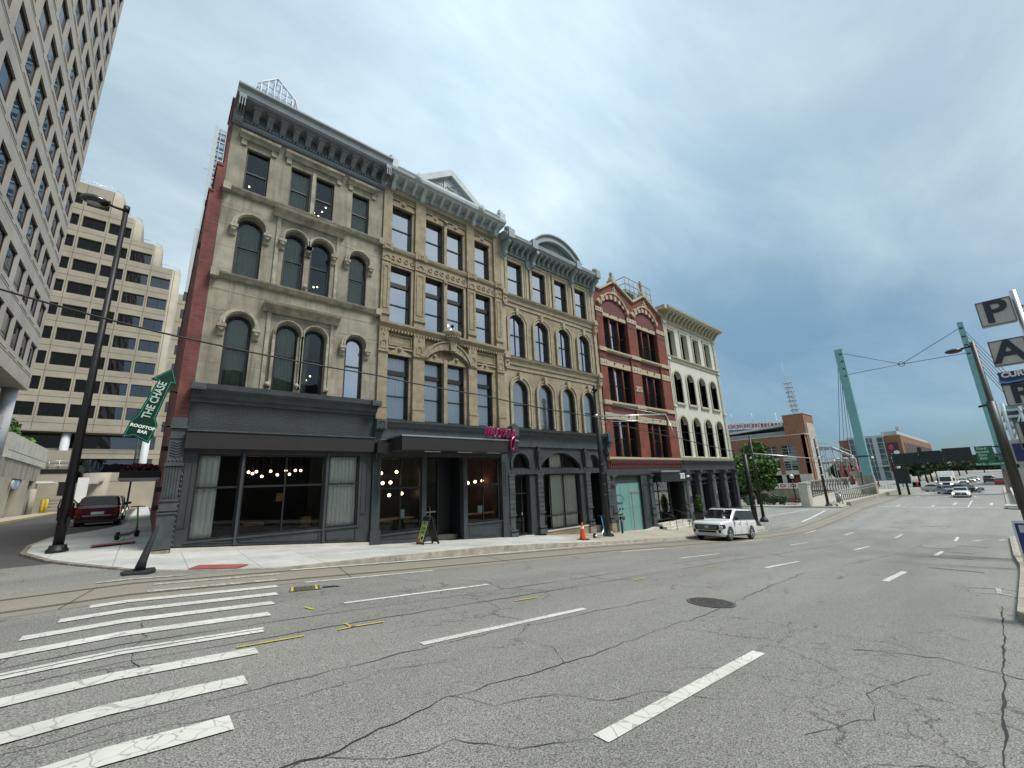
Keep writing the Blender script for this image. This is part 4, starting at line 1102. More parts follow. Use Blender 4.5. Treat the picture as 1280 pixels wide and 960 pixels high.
for z, xa, xb in ((16.5, 9.8, 10.6), (16.7, 10.05, 10.6), (16.9, 10.3, 10.6), (16.5, 11.6, 12.4), (16.7, 11.6, 12.1), (16.9, 11.6, 11.85)):
    k = xa
    while k < xb: mb.box(k, k + .08, FY - .6, FY - .54, z, z + .1); k += .16
mb.box(10.68, 10.72, FY - .62, FY - .54, 16.38, 17.2); mb.box(11.46, 11.5, FY - .62, FY - .54, 16.38, 17.2)
for x in (9.0, 13.2): mb.tube([(x, FY - .9, 16.28), (x, FY - .3, 16.28)], .2, 14); mb.tube([(x, FY - .94, 16.28), (x, FY - .88, 16.28)], .12, 12)
for x in (X0 + .2, X1 - .2):
    mb.box(x - .22, x + .22, FY - .75, FY - .1, 16.24, 16.75); mb.lathe([(.2, 0), (.22, .1), (.12, .22), (.15, .3), (.06, .42), (.0, .46)], x, FY - .45, 16.75, 10)
cor = mb.build('cornice', M_palegrey, b2)
for k in range(13):
    c = MB(); x = X0 + .42 + (X1 - X0 - .84) * k / 12; big = k in (0, 3, 9, 12)
    w_ = .22 if big else .13; h = .62 if big else .42
    # hooped console
    pts = [(FY - .08, 15.94), (FY - .62, 15.94), (FY - .62, 15.86), (FY - .5, 15.74), (FY - .36, 15.62), (FY - .28, 15.94 - h + .06), (FY - .2, 15.94 - h), (FY - .08, 15.94 - h)]
    c.prism(pts, 'x', x - w_ / 2, x + w_ / 2); c.build('bracket', M_palegrey, cor)
mb = MB(); put_text(mb, 'AC', .42, (11.09, FY - .57, 16.82), (1, 0, 0), (0, 0, 1), .05, .01); mb.build('monogram', M_bluegrey, b2)
# shopfront of the pediment building
mb = MB()
mb.prism([(FY + .3, 2.1), (FY - .06, 2.1), (FY - .06, 2.72), (FY - .14, 2.78), (FY - .2, 2.9), (FY - .3, 2.98), (FY - .32, 3.08), (FY + .1, 3.12)], 'x', X0, X1)
for x in (7.62, 15.0):
    mb.box(x - .24, x + .24, FY - .36, FY, 2.62, 3.06); mb.mesh(curve_solid([rect(x - .18, x + .18, 2.68, 3.0), rect(x - .14, x + .14, 2.72, 2.96)], FY - .39, FY - .35))
    mb.prism([(x - .12, 2.75), (x - .08, 2.75), (x + .12, 2.93), (x + .08, 2.93)], 'y', FY - .38, FY - .35); mb.prism([(x + .08, 2.75), (x + .12, 2.75), (x - .08, 2.93), (x - .12, 2.93)], 'y', FY - .385, FY - .35)
mb.build('shop_cornice', M_char2, b2)
bz = lambda x: interp(ZS, x) - .02
mb = MB()
for a, b in ((7.40, 7.78), (14.72, 15.18)):
    mb.box(a, b, FY - .08, FY + .3, -3.2, 2.1); mb.box(a - .04, b + .04, FY - .14, FY, bz(a) - .3, bz(a) + .62)
    z = -.6
    while z < 1.2:
        mb.box(a + .08, a + .12, FY - .11, FY - .07, z, z + .1); mb.box(a + .24, a + .28, FY - .11, FY - .07, z, z + .1)
        mb.prism([(a + .12, z), (a + .24, z + .1), (a + .24, z + .13), (a + .12, z + .03)], 'y', FY - .11, FY - .07); z += .17
mb.box(7.78, 14.72, FY + .0, FY + .3, 1.45, 2.1)
mb.box(9.86, 10.1, FY + .0, FY + .3, -3, 1.45); mb.box(12.22, 12.46, FY + .0, FY + .3, -3, 1.45)
mb.prism([(7.78, -1.9), (9.88, -1.9), (9.88, -3.2), (7.78, -3.2)], 'y', FY + .02, FY + .3); mb.box(7.8, 9.84, FY - .03, FY + .03, -1.98, -1.9)
mb.prism([(7.8, -2.10), (9.84, -2.26), (9.84, -2.23), (7.8, -2.07)], 'y', FY - .0, FY + .04)
mb.prism([(12.46, -1.86), (14.72, -1.86), (14.72, -3.2), (12.46, -3.2)], 'y', FY + .02, FY + .3); mb.box(12.46, 14.72, FY - .03, FY + .03, -1.94, -1.86)
mb.mesh(curve_solid([[(12.56, -2.45), (14.66, -2.66), (14.66, -1.98), (12.56, -1.98)], [(12.6, -2.42), (14.62, -2.62), (14.62, -2.02), (12.6, -2.02)]], FY - .0, FY + .04))
mb.build('shop_surround', M_char, b2)
for (a, b, z0) in ((7.78, 9.86, -1.88), (12.46, 14.6, -1.84)):
    window(b2, a, b, z0, 1.42, y=FY + .08, ft=.07, bars=(.02,), vbars=((a + b) / 2,), glass=M_gls_shop, barw=.08)
# recessed entrance
mb = MB(); mb.box(10.1, 10.14, FY + .3, FY + 1.7, -3, 1.6); mb.box(12.18, 12.22, FY + .3, FY + 1.7, -3, 1.6); mb.box(10.1, 12.22, FY + .3, FY + 1.7, 1.45, 1.6)
mb.box(10.1, 12.22, FY + 0.1, FY + 1.7, -3.0, bz(11)); mb.box(11.35, 12.2, FY + 1.2, FY + 1.3, -3, 1.5)
mb.build('entry_recess', M_frame, b2)
d = window(b2, 10.16, 11.3, bz(11) + .02, 1.42, y=FY + .9, ft=.09, bars=(.35,), vbars=(), glass=M_gls_shop)
d.name = 'door'
h = MB(); h.box(10.3, 11.1, FY + .84, FY + .88, -1.22, -1.17); h.cyl((10.75, FY + .82, -1.5), (10.75, FY + .82, -.9), .02); h.build('handle', M_silver, d)
mb = MB(); mb.box(7.5, 15.0, FY + .5, FY + 5.5, -3.0, -2.35); mb.box(7.5, 15.0, FY + 5.4, FY + 5.6, -2.5, 2.6); mb.box(7.5, 7.6, FY + .3, FY + 5.5, -2.4, 2.6); mb.box(7.5, 15.0, FY + .3, FY + 5.5, 2.5, 2.6); mb.box(14.95, 15.05, FY + .3, FY + 5.5, -2.4, 2.6)
mb.box(7.6, 15, FY + 3.4, FY + 3.5, .5, .75)
mb.build('shop_interior', M_inter, b2)
mb = MB(); mb.box(7.85, 9.7, FY + .5, FY + 1.0, -1.38, -1.3); mb.box(12.4, 14.6, FY + .5, FY + 1.0, -1.5, -1.42); mb.build('window_counter', M_wood, b2)
mb = MB(); mb.box(8.9, 9.15, FY + .35, FY + .37, -1.32, -.95); mb.box(13.35, 13.65, FY + .35, FY + .37, -1.42, -1.05); mb.build('window_notice', mat('paper_notice', (0.5, 0.6, 0.68), .6, var=.2, scale=20), b2)
# canopy
mb = MB(); mb.box(8.05, 14.75, FY - 1.5, FY - .06, 1.62, 2.2); mb.build('canopy', M_bronze, b2)
mb = MB(); mb.box(8.02, 14.78, FY - 1.53, FY - .06, 2.2, 2.27); mb.build('canopy_edge', M_silver, b2)
mb = MB(); mb.box(7.4, 8.05, FY - .5, FY - .06, 1.55, 2.0); mb.tube([(7.5, FY - .1, 1.2), (7.5, FY - .25, 2.1), (8.2, FY - .25, 2.2)], .05, 8); mb.build('canopy_duct', M_frame, b2)
mb = MB()
for x in (9.4, 11.2, 13.0): mb.box(x, x + .8, FY - 1.1, FY - 1.02, 1.585, 1.615)
mb.build('canopy_strip_light', M_white, b2)

# ---------- paler sandstone building with the curved pediment
b3 = thing('arched_pediment_building', 'pale sandstone building with a blue-grey half-round pediment left of the red brick one', 'building', (19.8, 18, -3.0), 'old commercial buildings in a row')
X0, X1 = 15.12, 24.50
sp = 2.185
cols = [15.72 + sp * i for i in range(4)]
W = 1.24
ops = []
for a in cols: ops += [rect(a, a + W, 11.66, 14.06), arch(a, a + W, 7.6, 9.95, 10.38), arch(a + .05, a + W + .05, 3.2, 5.5, 6.12)]
mb = MB(); mb.mesh(curve_solid([rect(X0, X1, 2.9, 15.0)] + ops, FY + .02, FY + .45)); mb.build('front_wall', M_stone3, b3)
shell(b3, X0, X1, 15.9, [2.8, 7.0, 11.2], M_brick1)
for a in cols:
    window(b3, a, a + W, 11.66, 14.06, y=FY + .05, thick=.2, pa=.8, bars=(12.9,), ft=.06)
    window(b3, a, a + W, 7.6, 10.38, 9.95, y=FY + .05, thick=.2, pa=.8, bars=(9.05,), vbars=(a + W / 2,), ft=.09)
    window(b3, a + .05, a + W + .05, 3.2, 6.12, 5.5, y=FY + .05, thick=.2, pa=.8, glass=M_gls_2f, bars=(4.62,), ft=.06, curtain=(M_curtb, [(0, 1)]))
mb = MB()
for a in cols:
    mb.mesh(curve_solid([rect(a - .22, a + W + .22, 11.62, 14.3), rect(a - .002, a + W + .002, 11.6, 14.062)], FY - .07, FY + .03))
    mb.mesh(curve_solid([rect(a - .26, a + W + .26, 11.62, 14.38), rect(a - .18, a + W + .18, 11.6, 14.26)], FY - .11, FY - .04))
    mb.prism(ring(a, a + W, 9.95, 10.38, .2, foot=2.3), 'y', FY - .08, FY + .03); mb.prism(ring(a - .16, a + W + .16, 9.95, 10.54, .07, foot=2.3), 'y', FY - .13, FY - .04)
    c = a + W / 2; mb.prism([(c - .09, 10.36), (c + .09, 10.36), (c + .13, 10.8), (c - .13, 10.8)], 'y', FY - .18, FY)
    mb.prism(ring(a + .05, a + W + .05, 5.5, 6.12, .2, foot=2.2), 'y', FY - .08, FY + .03); mb.prism(ring(a - .11, a + W + .21, 5.5, 6.28, .08, foot=2.2), 'y', FY - .14, FY - .04)
    c = c + .05; mb.prism([(c - .1, 6.1), (c + .1, 6.1), (c + .14, 6.6), (c - .14, 6.6)], 'y', FY - .19, FY)
    for xx in (a - .1, a + W + .2): mb.box(xx - .1, xx + .1, FY - .17, FY, 3.12, 3.3)
    mb.box(a + W + .38, a + W + .6, FY - .05, FY + .03, 11.6, 14.5)
mb.build('window_surround', M_stone3t, b3)
mb = MB()
for z in (11.66, 7.52):
    mb.prism([(FY + .1, z - .45), (FY - .04, z - .45), (FY - .06, z - .2), (FY - .2, z - .1), (FY - .24, z), (FY + .1, z + .04)], 'x', X0 + .3, X1 - .3)
    mb.box(X0, X1, FY - .035, FY + .03, z - .75, z - .68)
    for x in (X0 + .2, X1 - .2):
        mb.box(x - .2, x + .2, FY - .3, FY, z - .18, z + .06); mb.box(x - .16, x + .16, FY - .22, FY, z - .7, z - .18); mb.prism([(x - .16, z - .7), (x + .16, z - .7), (x, z - .85)], 'y', FY - .2, FY); mb.sphere((x, FY - .22, z - .4), .1, 8)
        mb.prism([(x - .2, z + .06), (x + .2, z + .06), (x, z + .24)], 'y', FY - .28, FY)
mb.box(X0 + .02, X0 + .3, FY - .08, FY + .03, 3.1, 14.8); mb.box(X1 - .34, X1 - .02, FY - .08, FY + .03, 3.1, 14.8)
mb.build('belt_course', M_stone3t, b3)
mb = MB()
mb.prism([(FY + .3, 14.55), (FY - .06, 14.55), (FY - .1, 14.62), (FY - .1, 15.12), (FY - .7, 15.16), (FY - .72, 15.24), (FY - .84, 15.3), (FY - .88, 15.5), (FY - .7, 15.52), (FY - .66, 15.6), (FY - .66, 15.68), (FY + .3, 15.74)], 'x', X0 - .02, X1 + .06)
for z in (14.68, 14.74, 14.8): mb.box(X0, X1, FY - .12, FY - .05, z, z + .025)
for x in (X0 + .35, 17.55, 22.0, X1 - .2):
    mb.box(x - .2, x + .2, FY - .14, FY, 14.1 if x not in (0,) else 14, 14.6); mb.prism([(x - .2, 14.1), (x + .2, 14.1), (x, 13.92)], 'y', FY - .13, FY)
    mb.box(x - .24, x + .24, FY - .94, FY - .1, 15.16, 15.78)
mb.lathe([(.0, 0), (.24, .0), (.22, .22), (.05, .3), (0, .3)], X0 + .3, FY - .6, 15.78, 10); mb.lathe([(.0, 0), (.24, .0), (.22, .22), (.05, .3), (0, .3)], X1 - .2, FY - .6, 15.78, 10)
mb.mesh(curve_solid([arch(17.4, 22.3, 15.6, 15.62, 16.85, 24), arch(17.85, 21.85, 15.55, 15.6, 16.45, 24)], FY - .8, FY - .2))
mb.prism(ring(17.4, 22.3, 15.62, 16.85, .1, 24), 'y', FY - .92, FY - .15)
cor = mb.build('cornice', M_midblue, b3)
c = MB(); c.prism(arch(17.7, 22.0, 15.6, 15.62, 16.6, 20), 'y', FY - .5, FY - .3); c.build('tympanum', mat('tympanum_green', (0.13, 0.17, 0.16), .8, var=.2), b3)
for k in range(19):
    c = MB(); x = X0 + .3 + (X1 - X0 - .5) * k / 18
    big = k in (0, 5, 13, 18); bracket(c, x, .24 if big else .13, FY - .08, FY - (.8 if big else .66), 15.15, .52 if not big else .95)
    c.sphere((x, FY - .6, 15.04), .07, 6); c.build('bracket', M_midblue, cor)
# shopfront of the arched building
mb = MB()
mb.prism([(FY + .3, 2.1), (FY - .06, 2.1), (FY - .06, 2.72), (FY - .14, 2.78), (FY - .2, 2.9), (FY - .42, 3.0), (FY - .46, 3.12), (FY + .1, 3.18)], 'x', X0 + .05, X1)
for x in (15.5, 24.45):
    mb.box(x - .26, x + .24, FY - .5, FY, 2.62, 3.2); mb.prism([(x - .26, 3.2), (x + .24, 3.2), (x, 3.36)], 'y', FY - .48, FY); mb.box(x - .2, x + .18, FY - .3, FY, 1.9, 2.62); bracket(mb, x, .3, FY, FY - .42, 2.6, .8)
mb.build('shop_cornice', M_char2, b3)
ops = [arch(15.6, 16.86, .84, 1.2, 1.72), arch(17.84, 21.5, .84, 1.0, 1.8), arch(22.3, 23.5, .84, 1.2, 1.75), rect(15.6, 16.9, -3.05, .5), rect(17.84, 21.42, -2.74, .5), rect(22.3, 23.75, -3.3, .5)]
mb = MB(); mb.mesh(curve_solid([rect(15.18, 24.5, -4.2, 2.1)] + ops, FY + .04, FY + .34))
mb.box(15.2, 24.5, FY - .06, FY + .05, .52, .72)
for k in range(24): mb.box(15.4 + k * .38, 15.46 + k * .38, FY - .08, FY - .05, .6, .66)
for a, b, zs, zt in ((15.6, 16.86, 1.2, 1.72), (17.84, 21.5, 1.0, 1.8), (22.3, 23.5, 1.2, 1.75)): mb.prism(ring(a, b, zs, zt, .16, foot=.3), 'y', FY - .04, FY + .05)
for x in (17.55, 21.9): mb.box(x - .05, x + .05, FY - .2, FY, .9, 2.15); bracket(mb, x, .26, FY, FY - .22, 2.0, .6); mb.box(x + .1, x + .4, FY - .02, FY + .06, 1.5, 1.9)
mb.build('shop_surround', M_char, b3)
for a, b in ((15.2, 15.6), (17.42, 17.86), (21.86, 22.3), (24.1, 24.52)):
    mb = MB(); zb = -2.86 + (.0 if a < 20 else .0)
    z = -1.6
    while z < .4:
        mb.box(a, b, FY - .13, FY + .06, z, z + .235); z += .265
    mb.box(a + .02, b - .02, FY - .1, FY + .06, zb, .52)
    mb.box(a - .03, b + .03, FY - .17, FY + .06, -1.72, -1.62); mb.box(a - .04, b + .04, FY - .2, FY + .06, -2.52, -2.44); mb.box(a - .05, b + .05, FY - .22, FY + .06, zb, -2.6); mb.box(a - .03, b + .03, FY - .16, FY + .06, .42, .53)
    mb.build('pier', M_char2, b3)
mb = MB(); mb.box(21.8, 22.36, FY - .24, FY + .02, -4.2, -2.87); mb.box(24.05, 24.56, FY - .24, FY + .02, -4.2, -2.87)
mb.prism([(17.9, -2.78), (21.8, -2.78), (21.8, -4.0), (17.9, -4.0)], 'y', FY - .1, FY + .03); mb.build('stone_base', M_stone3, b3)
mb = MB(); mb.box(17.9, 21.8, FY - .14, FY + .03, -2.8, -2.74); mb.box(15.6, 16.95, FY - .1, FY + .35, -3.5, -2.86); mb.box(22.36, 24.0, FY - .3, FY + .4, -4.2, -3.36); mb.build('stone_step', M_concl, b3)
window(b3, 15.6, 16.86, .84, 1.72, 1.2, y=FY + .2, glass=M_gls_shop)
f = window(b3, 17.84, 21.5, .84, 1.8, 1.0, y=FY + .2, glass=M_gls_shop, vbars=(18.8, 20.0, 21.0), curtain=(M_curt, [(.3, .6)]))
window(b3, 22.3, 23.5, .84, 1.75, 1.2, y=FY + .2, glass=M_gls_up)
window(b3, 17.84, 21.42, -2.74, .5, y=FY + .2, glass=M_gls_shop, vbars=(18.78, 20.0), bars=(-1.95,), curtain=(M_curt, [(.28, .6), (.62, .98)]))
d = window(b3, 15.6, 16.9, -2.84, .5, y=FY + .28, glass=M_gls_shop, bars=(-.55,), vbars=(16.45,), ft=.09); d.name = 'door'
h = MB(); h.box(16.34, 16.42, FY + .24, FY + .28, -1.75, -1.6); h.build('handle', M_silver, d)
mb = MB(); mb.box(22.3, 23.75, FY + .9, FY + 1.0, -3.4, .6); mb.box(23.75, 23.8, FY + .3, FY + 1, -3.4, .6); mb.box(22.2, 22.3, FY + .3, FY + 1, -3.4, .6); mb.build('door', M_frame, b3)
mb = MB(); mb.box(15.2, 24.4, FY + .4, FY + 4.5, -3.3, -2.95); mb.box(15.2, 24.4, FY + 4.4, FY + 4.6, -3.3, 2.6); mb.box(15.2, 24.4, FY + .4, FY + 4.5, 2.5, 2.6); mb.box(24.2, 24.4, FY + .4, FY + 4.5, -3.2, 2.5); mb.box(17, 17.1, FY + .5, FY + 4.5, -3.2, 2.5)
mb.build('shop_interior', M_inter, b3)

# ---------- red brick building with the twin gables
b4 = thing('red_brick_building', 'red brick building with twin gables, striped arches and cream stone bands', 'building', (29.7, 18, -3.8), 'old commercial buildings in a row')
X0, X1 = 24.50, 34.92
bays = [(25.42, 28.78), (30.12, 33.42)]
fl = [(9.90, 12.70), (5.78, 8.55), (1.62, 4.42)]
ops = [rect(a, b, z0, z1) for a, b in bays for z0, z1 in fl]
top = [(24.56, .5), (34.9, .5), (34.9, 14.75), (33.9, 15.15), (32.05, 16.1), (30.1, 14.95), (27.5, 16.1), (25.5, 14.9), (25.0, 14.85), (24.56, 15.1)]
mb = MB(); mb.mesh(curve_solid([top] + ops, FY + .02, FY + .45)); mb.build('front_wall', M_brick4, b4)
shell(b4, X0, X1, 15.2, [.2, 5.1, 9.3, 13.2], M_brick1)
for a, b in bays:
    for z0, z1 in fl:
        n3 = (b - a - .26) / 3
        for i in range(3):
            x = a + (n3 + .13) * i
            window(b4, x, x + n3, z0, z1, y=FY + .18, thick=.25, pa=.8, bars=((z0 + z1) / 2,), ft=.05, glass=M_gls_off if i == 2 else M_gls_up, curtain=(M_curtb, [(0, .45)]) if i < 2 else None)  # pale left-hand curtain strips also stand in for bright reflections in the panes
        mb = MB()
        for i in (1, 2):
            x = a + (n3 + .13) * i - .13; mb.tube([(x + .065, FY + .12, z0), (x + .065, FY + .12, z1)], .065, 8); mb.box(x, x + .13, FY + .1, FY + .3, z0, z1); mb.sphere((x + .065, FY - .05, z1 + .3), .09, 6)
        mb.build('mullion', M_brick4, b4)
for a, b in ((24.56, 25.42), (28.78, 30.12), (33.42, 34.88)):
    mb = MB(); mb.box(a, b, FY - .14, FY + .03, 1.5, 13.3); mb.build('pilaster', M_brick4, b4)
    c = (a + b) / 2
    for z in (5.0, 9.18):
        mb = MB(); mb.prism([(c - .3, z), (c, z - .3), (c + .3, z), (c, z + .3)], 'y', FY - .17, FY - .13); mb.box(c - .1, c + .1, FY - .19, FY - .15, z - .1, z + .1); mb.build('rosette', M_brick4d, b4)
    mb = MB(); mb.box(a + .02, b - .02, FY - .16, FY - .1, 12.35, 12.75); mb.build('capital_band', M_brick4d, b4)
mb = MB()
for z, h in ((4.42, .42), (8.55, .42), (12.7, .3)): mb.box(X0 + .02, X1 - .02, FY - .05, FY + .03, z, z + h)
for z, h in ((5.5, .24), (9.66, .22), (1.36, .24)): mb.prism([(FY + .03, z), (FY - .14, z), (FY - .24, z + .1), (FY - .24, z + h), (FY + .03, z + h + .03)], 'x', X0 + .02, X1 - .0)
for a, b in ((24.56, 25.42), (28.78, 30.12), (33.42, 34.88)):
    for z, h in ((4.34, .5), (8.46, .5), (12.85, .36)): mb.box(a - .02, b + .02, FY - .19, FY - .12, z, z + h)
    for z in (5.46, 9.62): mb.box(a, b, FY - .26, FY - .12, z, z + .3)
put_text(mb, '203', .62, (29.45, FY - .16, 7.1), (1, 0, 0), (0, 0, 1), .05, .02)
mb.build('stone_band', M_cream4, b4)
mb = MB()
for a, b in ((24.56, 25.42), (28.78, 30.12), (33.42, 34.88)):
    for z in (4.5, 8.62, 12.95):
        n = 3
        for i in range(n): x = a + (b - a) * (i + .5) / n; mb.prism([(x - .06, z), (x + .06, z), (x, z + .22)], 'y', FY - .2, FY - .18)
for a, b in bays:
    for z in (5.05, 9.2):
        k = a + .05
        while k < b: mb.box(k, k + .07, FY - .04, FY + .03, z + .1, z + .25); k += .16
k = X0 + .2
while k < X1 - .1:
    mb.box(k, k + .12, FY - .2, FY - .06, 1.14, 1.34); mb.box(k, k + .12, FY - .12, FY - .04, .86, 1.04); k += .25
for a, b in bays: mb.box(a, b, FY - .01, FY + .03, 4.86, 5.48); mb.box(a, b, FY - .01, FY + .03, 8.99, 9.64)
mb.build('terracotta_trim', M_brick4d, b4)
mb = MB(); mb.box(X0 + .05, X1 - .02, FY - .05, FY + .04, .78, 1.36); mb.build('corbel_table', M_brick4, b4)
for a, b in bays:
    a2, b2_ = a - .12, b + .12
    mb = MB(); mb.prism(arch(a2, b2_, 13.02, 13.5, 14.38, 18), 'y', FY - .02, FY + .04); mb.build('tympanum', M_brick4d, b4)
    mb = MB(); mbr = MB(); w_, h = (b2_ - a2) / 2, 14.38 - 13.5; r = (h * h + w_ * w_) / (2 * h); cx_, cz_ = (a2 + b2_) / 2, 14.38 - r; A = math.asin(w_ / r)
    n = 15
    for i in range(n):
        t0, t1 = -A + 2 * A * i / n, -A + 2 * A * (i + 1) / n
        pts = [(cx_ + r * math.sin(t0), cz_ + r * math.cos(t0)), (cx_ + (r + .52) * math.sin(t0), cz_ + (r + .52) * math.cos(t0)), (cx_ + (r + .52) * math.sin(t1), cz_ + (r + .52) * math.cos(t1)), (cx_ + r * math.sin(t1), cz_ + r * math.cos(t1))]
        (mb if i % 2 == 0 else mbr).prism(pts, 'y', FY - .16, FY + .03)
    mb.prism(ring(a2, b2_, 13.5, 14.38 + .5, .1, 18), 'y', FY - .24, FY + .03)
    o = mb.build('striped_arch', M_cream4, b4); mbr.build('red_voussoir', M_brick4, o)
mb = MB()
for (p, q) in (((24.5, 15.12), (25.0, 14.88)), ((25.0, 14.88), (25.5, 14.93)), ((25.5, 14.93), (27.5, 16.12)), ((27.5, 16.12), (30.1, 14.97)), ((30.1, 14.97), (32.05, 16.12)), ((32.05, 16.12), (33.9, 15.17)), ((33.9, 15.17), (34.9, 14.77))):
    mb.prism([p, q, (q[0], q[1] + .17), (p[0], p[1] + .17)], 'y', FY - .16, FY + .5)
for x, zt in ((27.5, 16.2), (32.05, 16.2)):
    mb.box(x - .3, x + .3, FY - .2, FY + .4, zt - .2, zt + .12); mb.prism([(x - .28, zt + .12), (x + .28, zt + .12), (x + .1, zt + .5), (x - .1, zt + .5)], 'y', FY - .1, FY + .3)
    # carved ornament on the gable
    for i in range(8):
        t = 2 * math.pi * i / 8; mb.sphere((x + .25 * math.cos(t), FY - .02, zt - .95 + .3 * math.sin(t)), .09, 6)
    mb.box(x - .05, x + .05, FY - .08, FY + .03, zt - 1.35, zt - .45); mb.box(x - .4, x + .4, FY - .06, FY + .03, zt - 1.1, zt - 1.0)
mb.build('gable_coping', M_cream4, b4)
mb = MB(); mb.lathe([(.0, 0), (.14, 0), (.1, .1), (.18, .25), (.1, .42), (.0, .5)], 27.5, FY + .1, 16.7, 10); mb.lathe([(.0, 0), (.1, 0), (.08, .2), (.15, .45), (.15, .75), (.08, .9), (.12, 1.0), (.0, 1.1)], 32.05, FY + .1, 16.7, 10)
mb.build('finial', M_stone1t, b4)
# roof railing and ground floor
mb = MB()
for z in (17.0, 17.6, 18.25): mb.tube([(31.0, FY + 1.0, z), (35.4, FY + 1.0, z)], .035, 6); mb.tube([(31.0, FY + 1.0, z), (31.0, FY + 7, z)], .035, 6)
for k in range(7): mb.tube([(31.0 + k * .73, FY + 1.0, 15), (31.0 + k * .73, FY + 1.0, 18.25)], .035, 6)
for k in range(4): mb.tube([(31.0, FY + 2 + k * 1.6, 15), (31.0, FY + 2 + k * 1.6, 18.25)], .035, 6)
mb.build('roof_railing', mat('railing_rust', (0.25, 0.18, 0.15), .6, var=.1), b4)
ops = [rect(25.05, 28.5, -3.75, .22), rect(30.05, 34.75, -3.75, .22)]
mb = MB(); mb.mesh(curve_solid([rect(24.5, 34.98, -5, .84)] + ops, FY + .05, FY + .4)); mb.box(24.5, 34.98, FY - .05, FY + .06, .32, .8); mb.build('shop_surround', M_char, b4)
for a, b in ((24.56, 25.02), (29.5, 30.0), (34.75, 35.2)):
    mb = MB(); mb.box(a, b, FY - .12, FY + .06, -4.9, .3)
    mb.box(a - .04, b + .04, FY - .2, FY + .06, -2.2, -2.1); mb.box(a - .04, b + .04, FY - .22, FY + .06, -2.7, -2.6); mb.box(a - .04, b + .04, FY - .24, FY + .06, -.4, -.32); bracket(mb, (a + b) / 2, .34, FY, FY - .26, .3, .6); mb.box(a - .05, b + .05, FY - .28, FY + .06, .22, .31)
    mb.build('pier', M_char2, b4)
mb = MB(); mb.box(28.5, 29.5, FY - .0, FY + .1, -5, .3); mb.mesh(curve_solid([rect(28.65, 29.35, -3.0, -.4), rect(28.7, 29.3, -2.95, -.45)], FY - .03, FY + .01)); mb.build('door', M_char, b4)
hd = MB(); hd.box(25.05, 28.5, FY + .22, FY + .26, -3.9, -.25); o = hd.build('hoarding', M_tealp, b4)
hd = MB(); hd.box(25.05, 28.5, FY + .2, FY + .3, -.25, .22); hd.build('hoarding_header', M_char, b4)
hd = MB()
for x in (26.0, 27.0): hd.box(x, x + .015, FY + .21, FY + .222, -3.9, -.26)
hd.box(25.05, 28.5, FY + .212, FY + .222, -2.05, -2.035)
hd.build('hoarding_joint', mat('hoarding_seam', (0.09, 0.2, 0.19), .6, var=0), o)
hd = MB(); hd.mesh(curve_solid([rect(27.35, 27.42, -3.7, -1.0)], FY + .19, FY + .222)); hd.box(27.2, 28.45, FY + .18, FY + .222, -.99, -.90); hd.build('hoarding_door_frame', mat('bare_metal', (0.25, 0.25, 0.2), .5, var=.2), o)
hd = MB()
put_text(hd, "Chase's", .30, (25.72, FY + .205, -1.62), (1, 0, 0), (0, 0, 1), .006, -.002, .25)
for i, ch in enumerate('NEIGHBORHOOD'):
    t = math.pi * (.88 - .76 * i / 11); rx = (math.sin(t), 0, -math.cos(t))
    put_text(hd, ch, .13, (25.75 + .62 * math.cos(t), FY + .205, -1.62 + .55 * math.sin(t)), rx, (math.cos(t), 0, math.sin(t)), .006, -.001)
hd.sphere((25.75, FY + .21, -2.05), .1, 10, (1, .05, 1))
for x in (25.4, 26.1):
    for z in (-2.0, -2.1): hd.box(x - .09, x + .09, FY + .2, FY + .21, z - .02, z + .02)
put_text(hd, 'OPENING', .15, (25.78, FY + .205, -2.42), (1, 0, 0), (0, 0, 1), .006, .002); put_text(hd, 'COMING SOON', .13, (25.8, FY + .205, -2.62), (1, 0, 0), (0, 0, 1), .006, .002)
hd.build('lettering', M_black, o)
# entrance with canopy, steps, rails
mb = MB(); mb.box(30.15, 35.1, FY - .75, FY - .06, -.32, .44); mb.build('canopy', M_frame, b4)
mb = MB(); mb.box(30.15, 33.0, FY - .85, FY - .06, .44, .56); mb.build('canopy_edge', M_silver, b4)
mb = MB(); put_text(mb, '303', .62, (33.5, FY - .77, .08), (1, 0, 0), (0, 0, 1), .03, .012, spacing=.85); put_text(mb, 'main', .26, (34.45, FY - .77, .08), (1, 0, 0), (0, 0, 1), .03, .012); mb.build('canopy_lettering', M_white, b4)
w_ = window(b4, 30.05, 32.9, -3.25, .2, y=FY + .22, ft=.07, bars=(-1.0,), vbars=(31.2,), glass=glass_mat('glass_entry', (.6, .65, .6), .22, 1.5)); w_.name = 'glazed_screen'
mb = MB(); mb.box(32.95, 34.75, FY + 1.0, FY + 1.1, -3.6, .3); mb.box(32.9, 32.98, FY + .2, FY + 1.0, -3.6, .3); mb.box(34.7, 34.78, FY + .3, FY + 1, -3.6, .3); mb.box(30.0, 34.8, FY + 1.2, FY + 1.3, -4, .5); mb.box(34.5, 34.58, FY + .35, FY + 1.2, -4, .3); mb.box(30.0, 34.8, FY + .42, FY + 1.3, .25, .4); mb.build('door', M_frame, b4)
mb = MB()
for k in range(3): mb.box(30.1, 34.8, FY - 1.1 + .33 * k, FY + .35, -4.6, -3.78 + .17 * k + .0)
mb.build('entry_steps', M_concl, b4)
mb = MB(); mb.prism([(25.05, -3.92), (29.5, -3.92 + .35), (29.5, -4.8), (25.05, -4.8)], 'y', FY - .5, FY + .05); mb.build('ramp', M_concl, b4)
mb = MB()
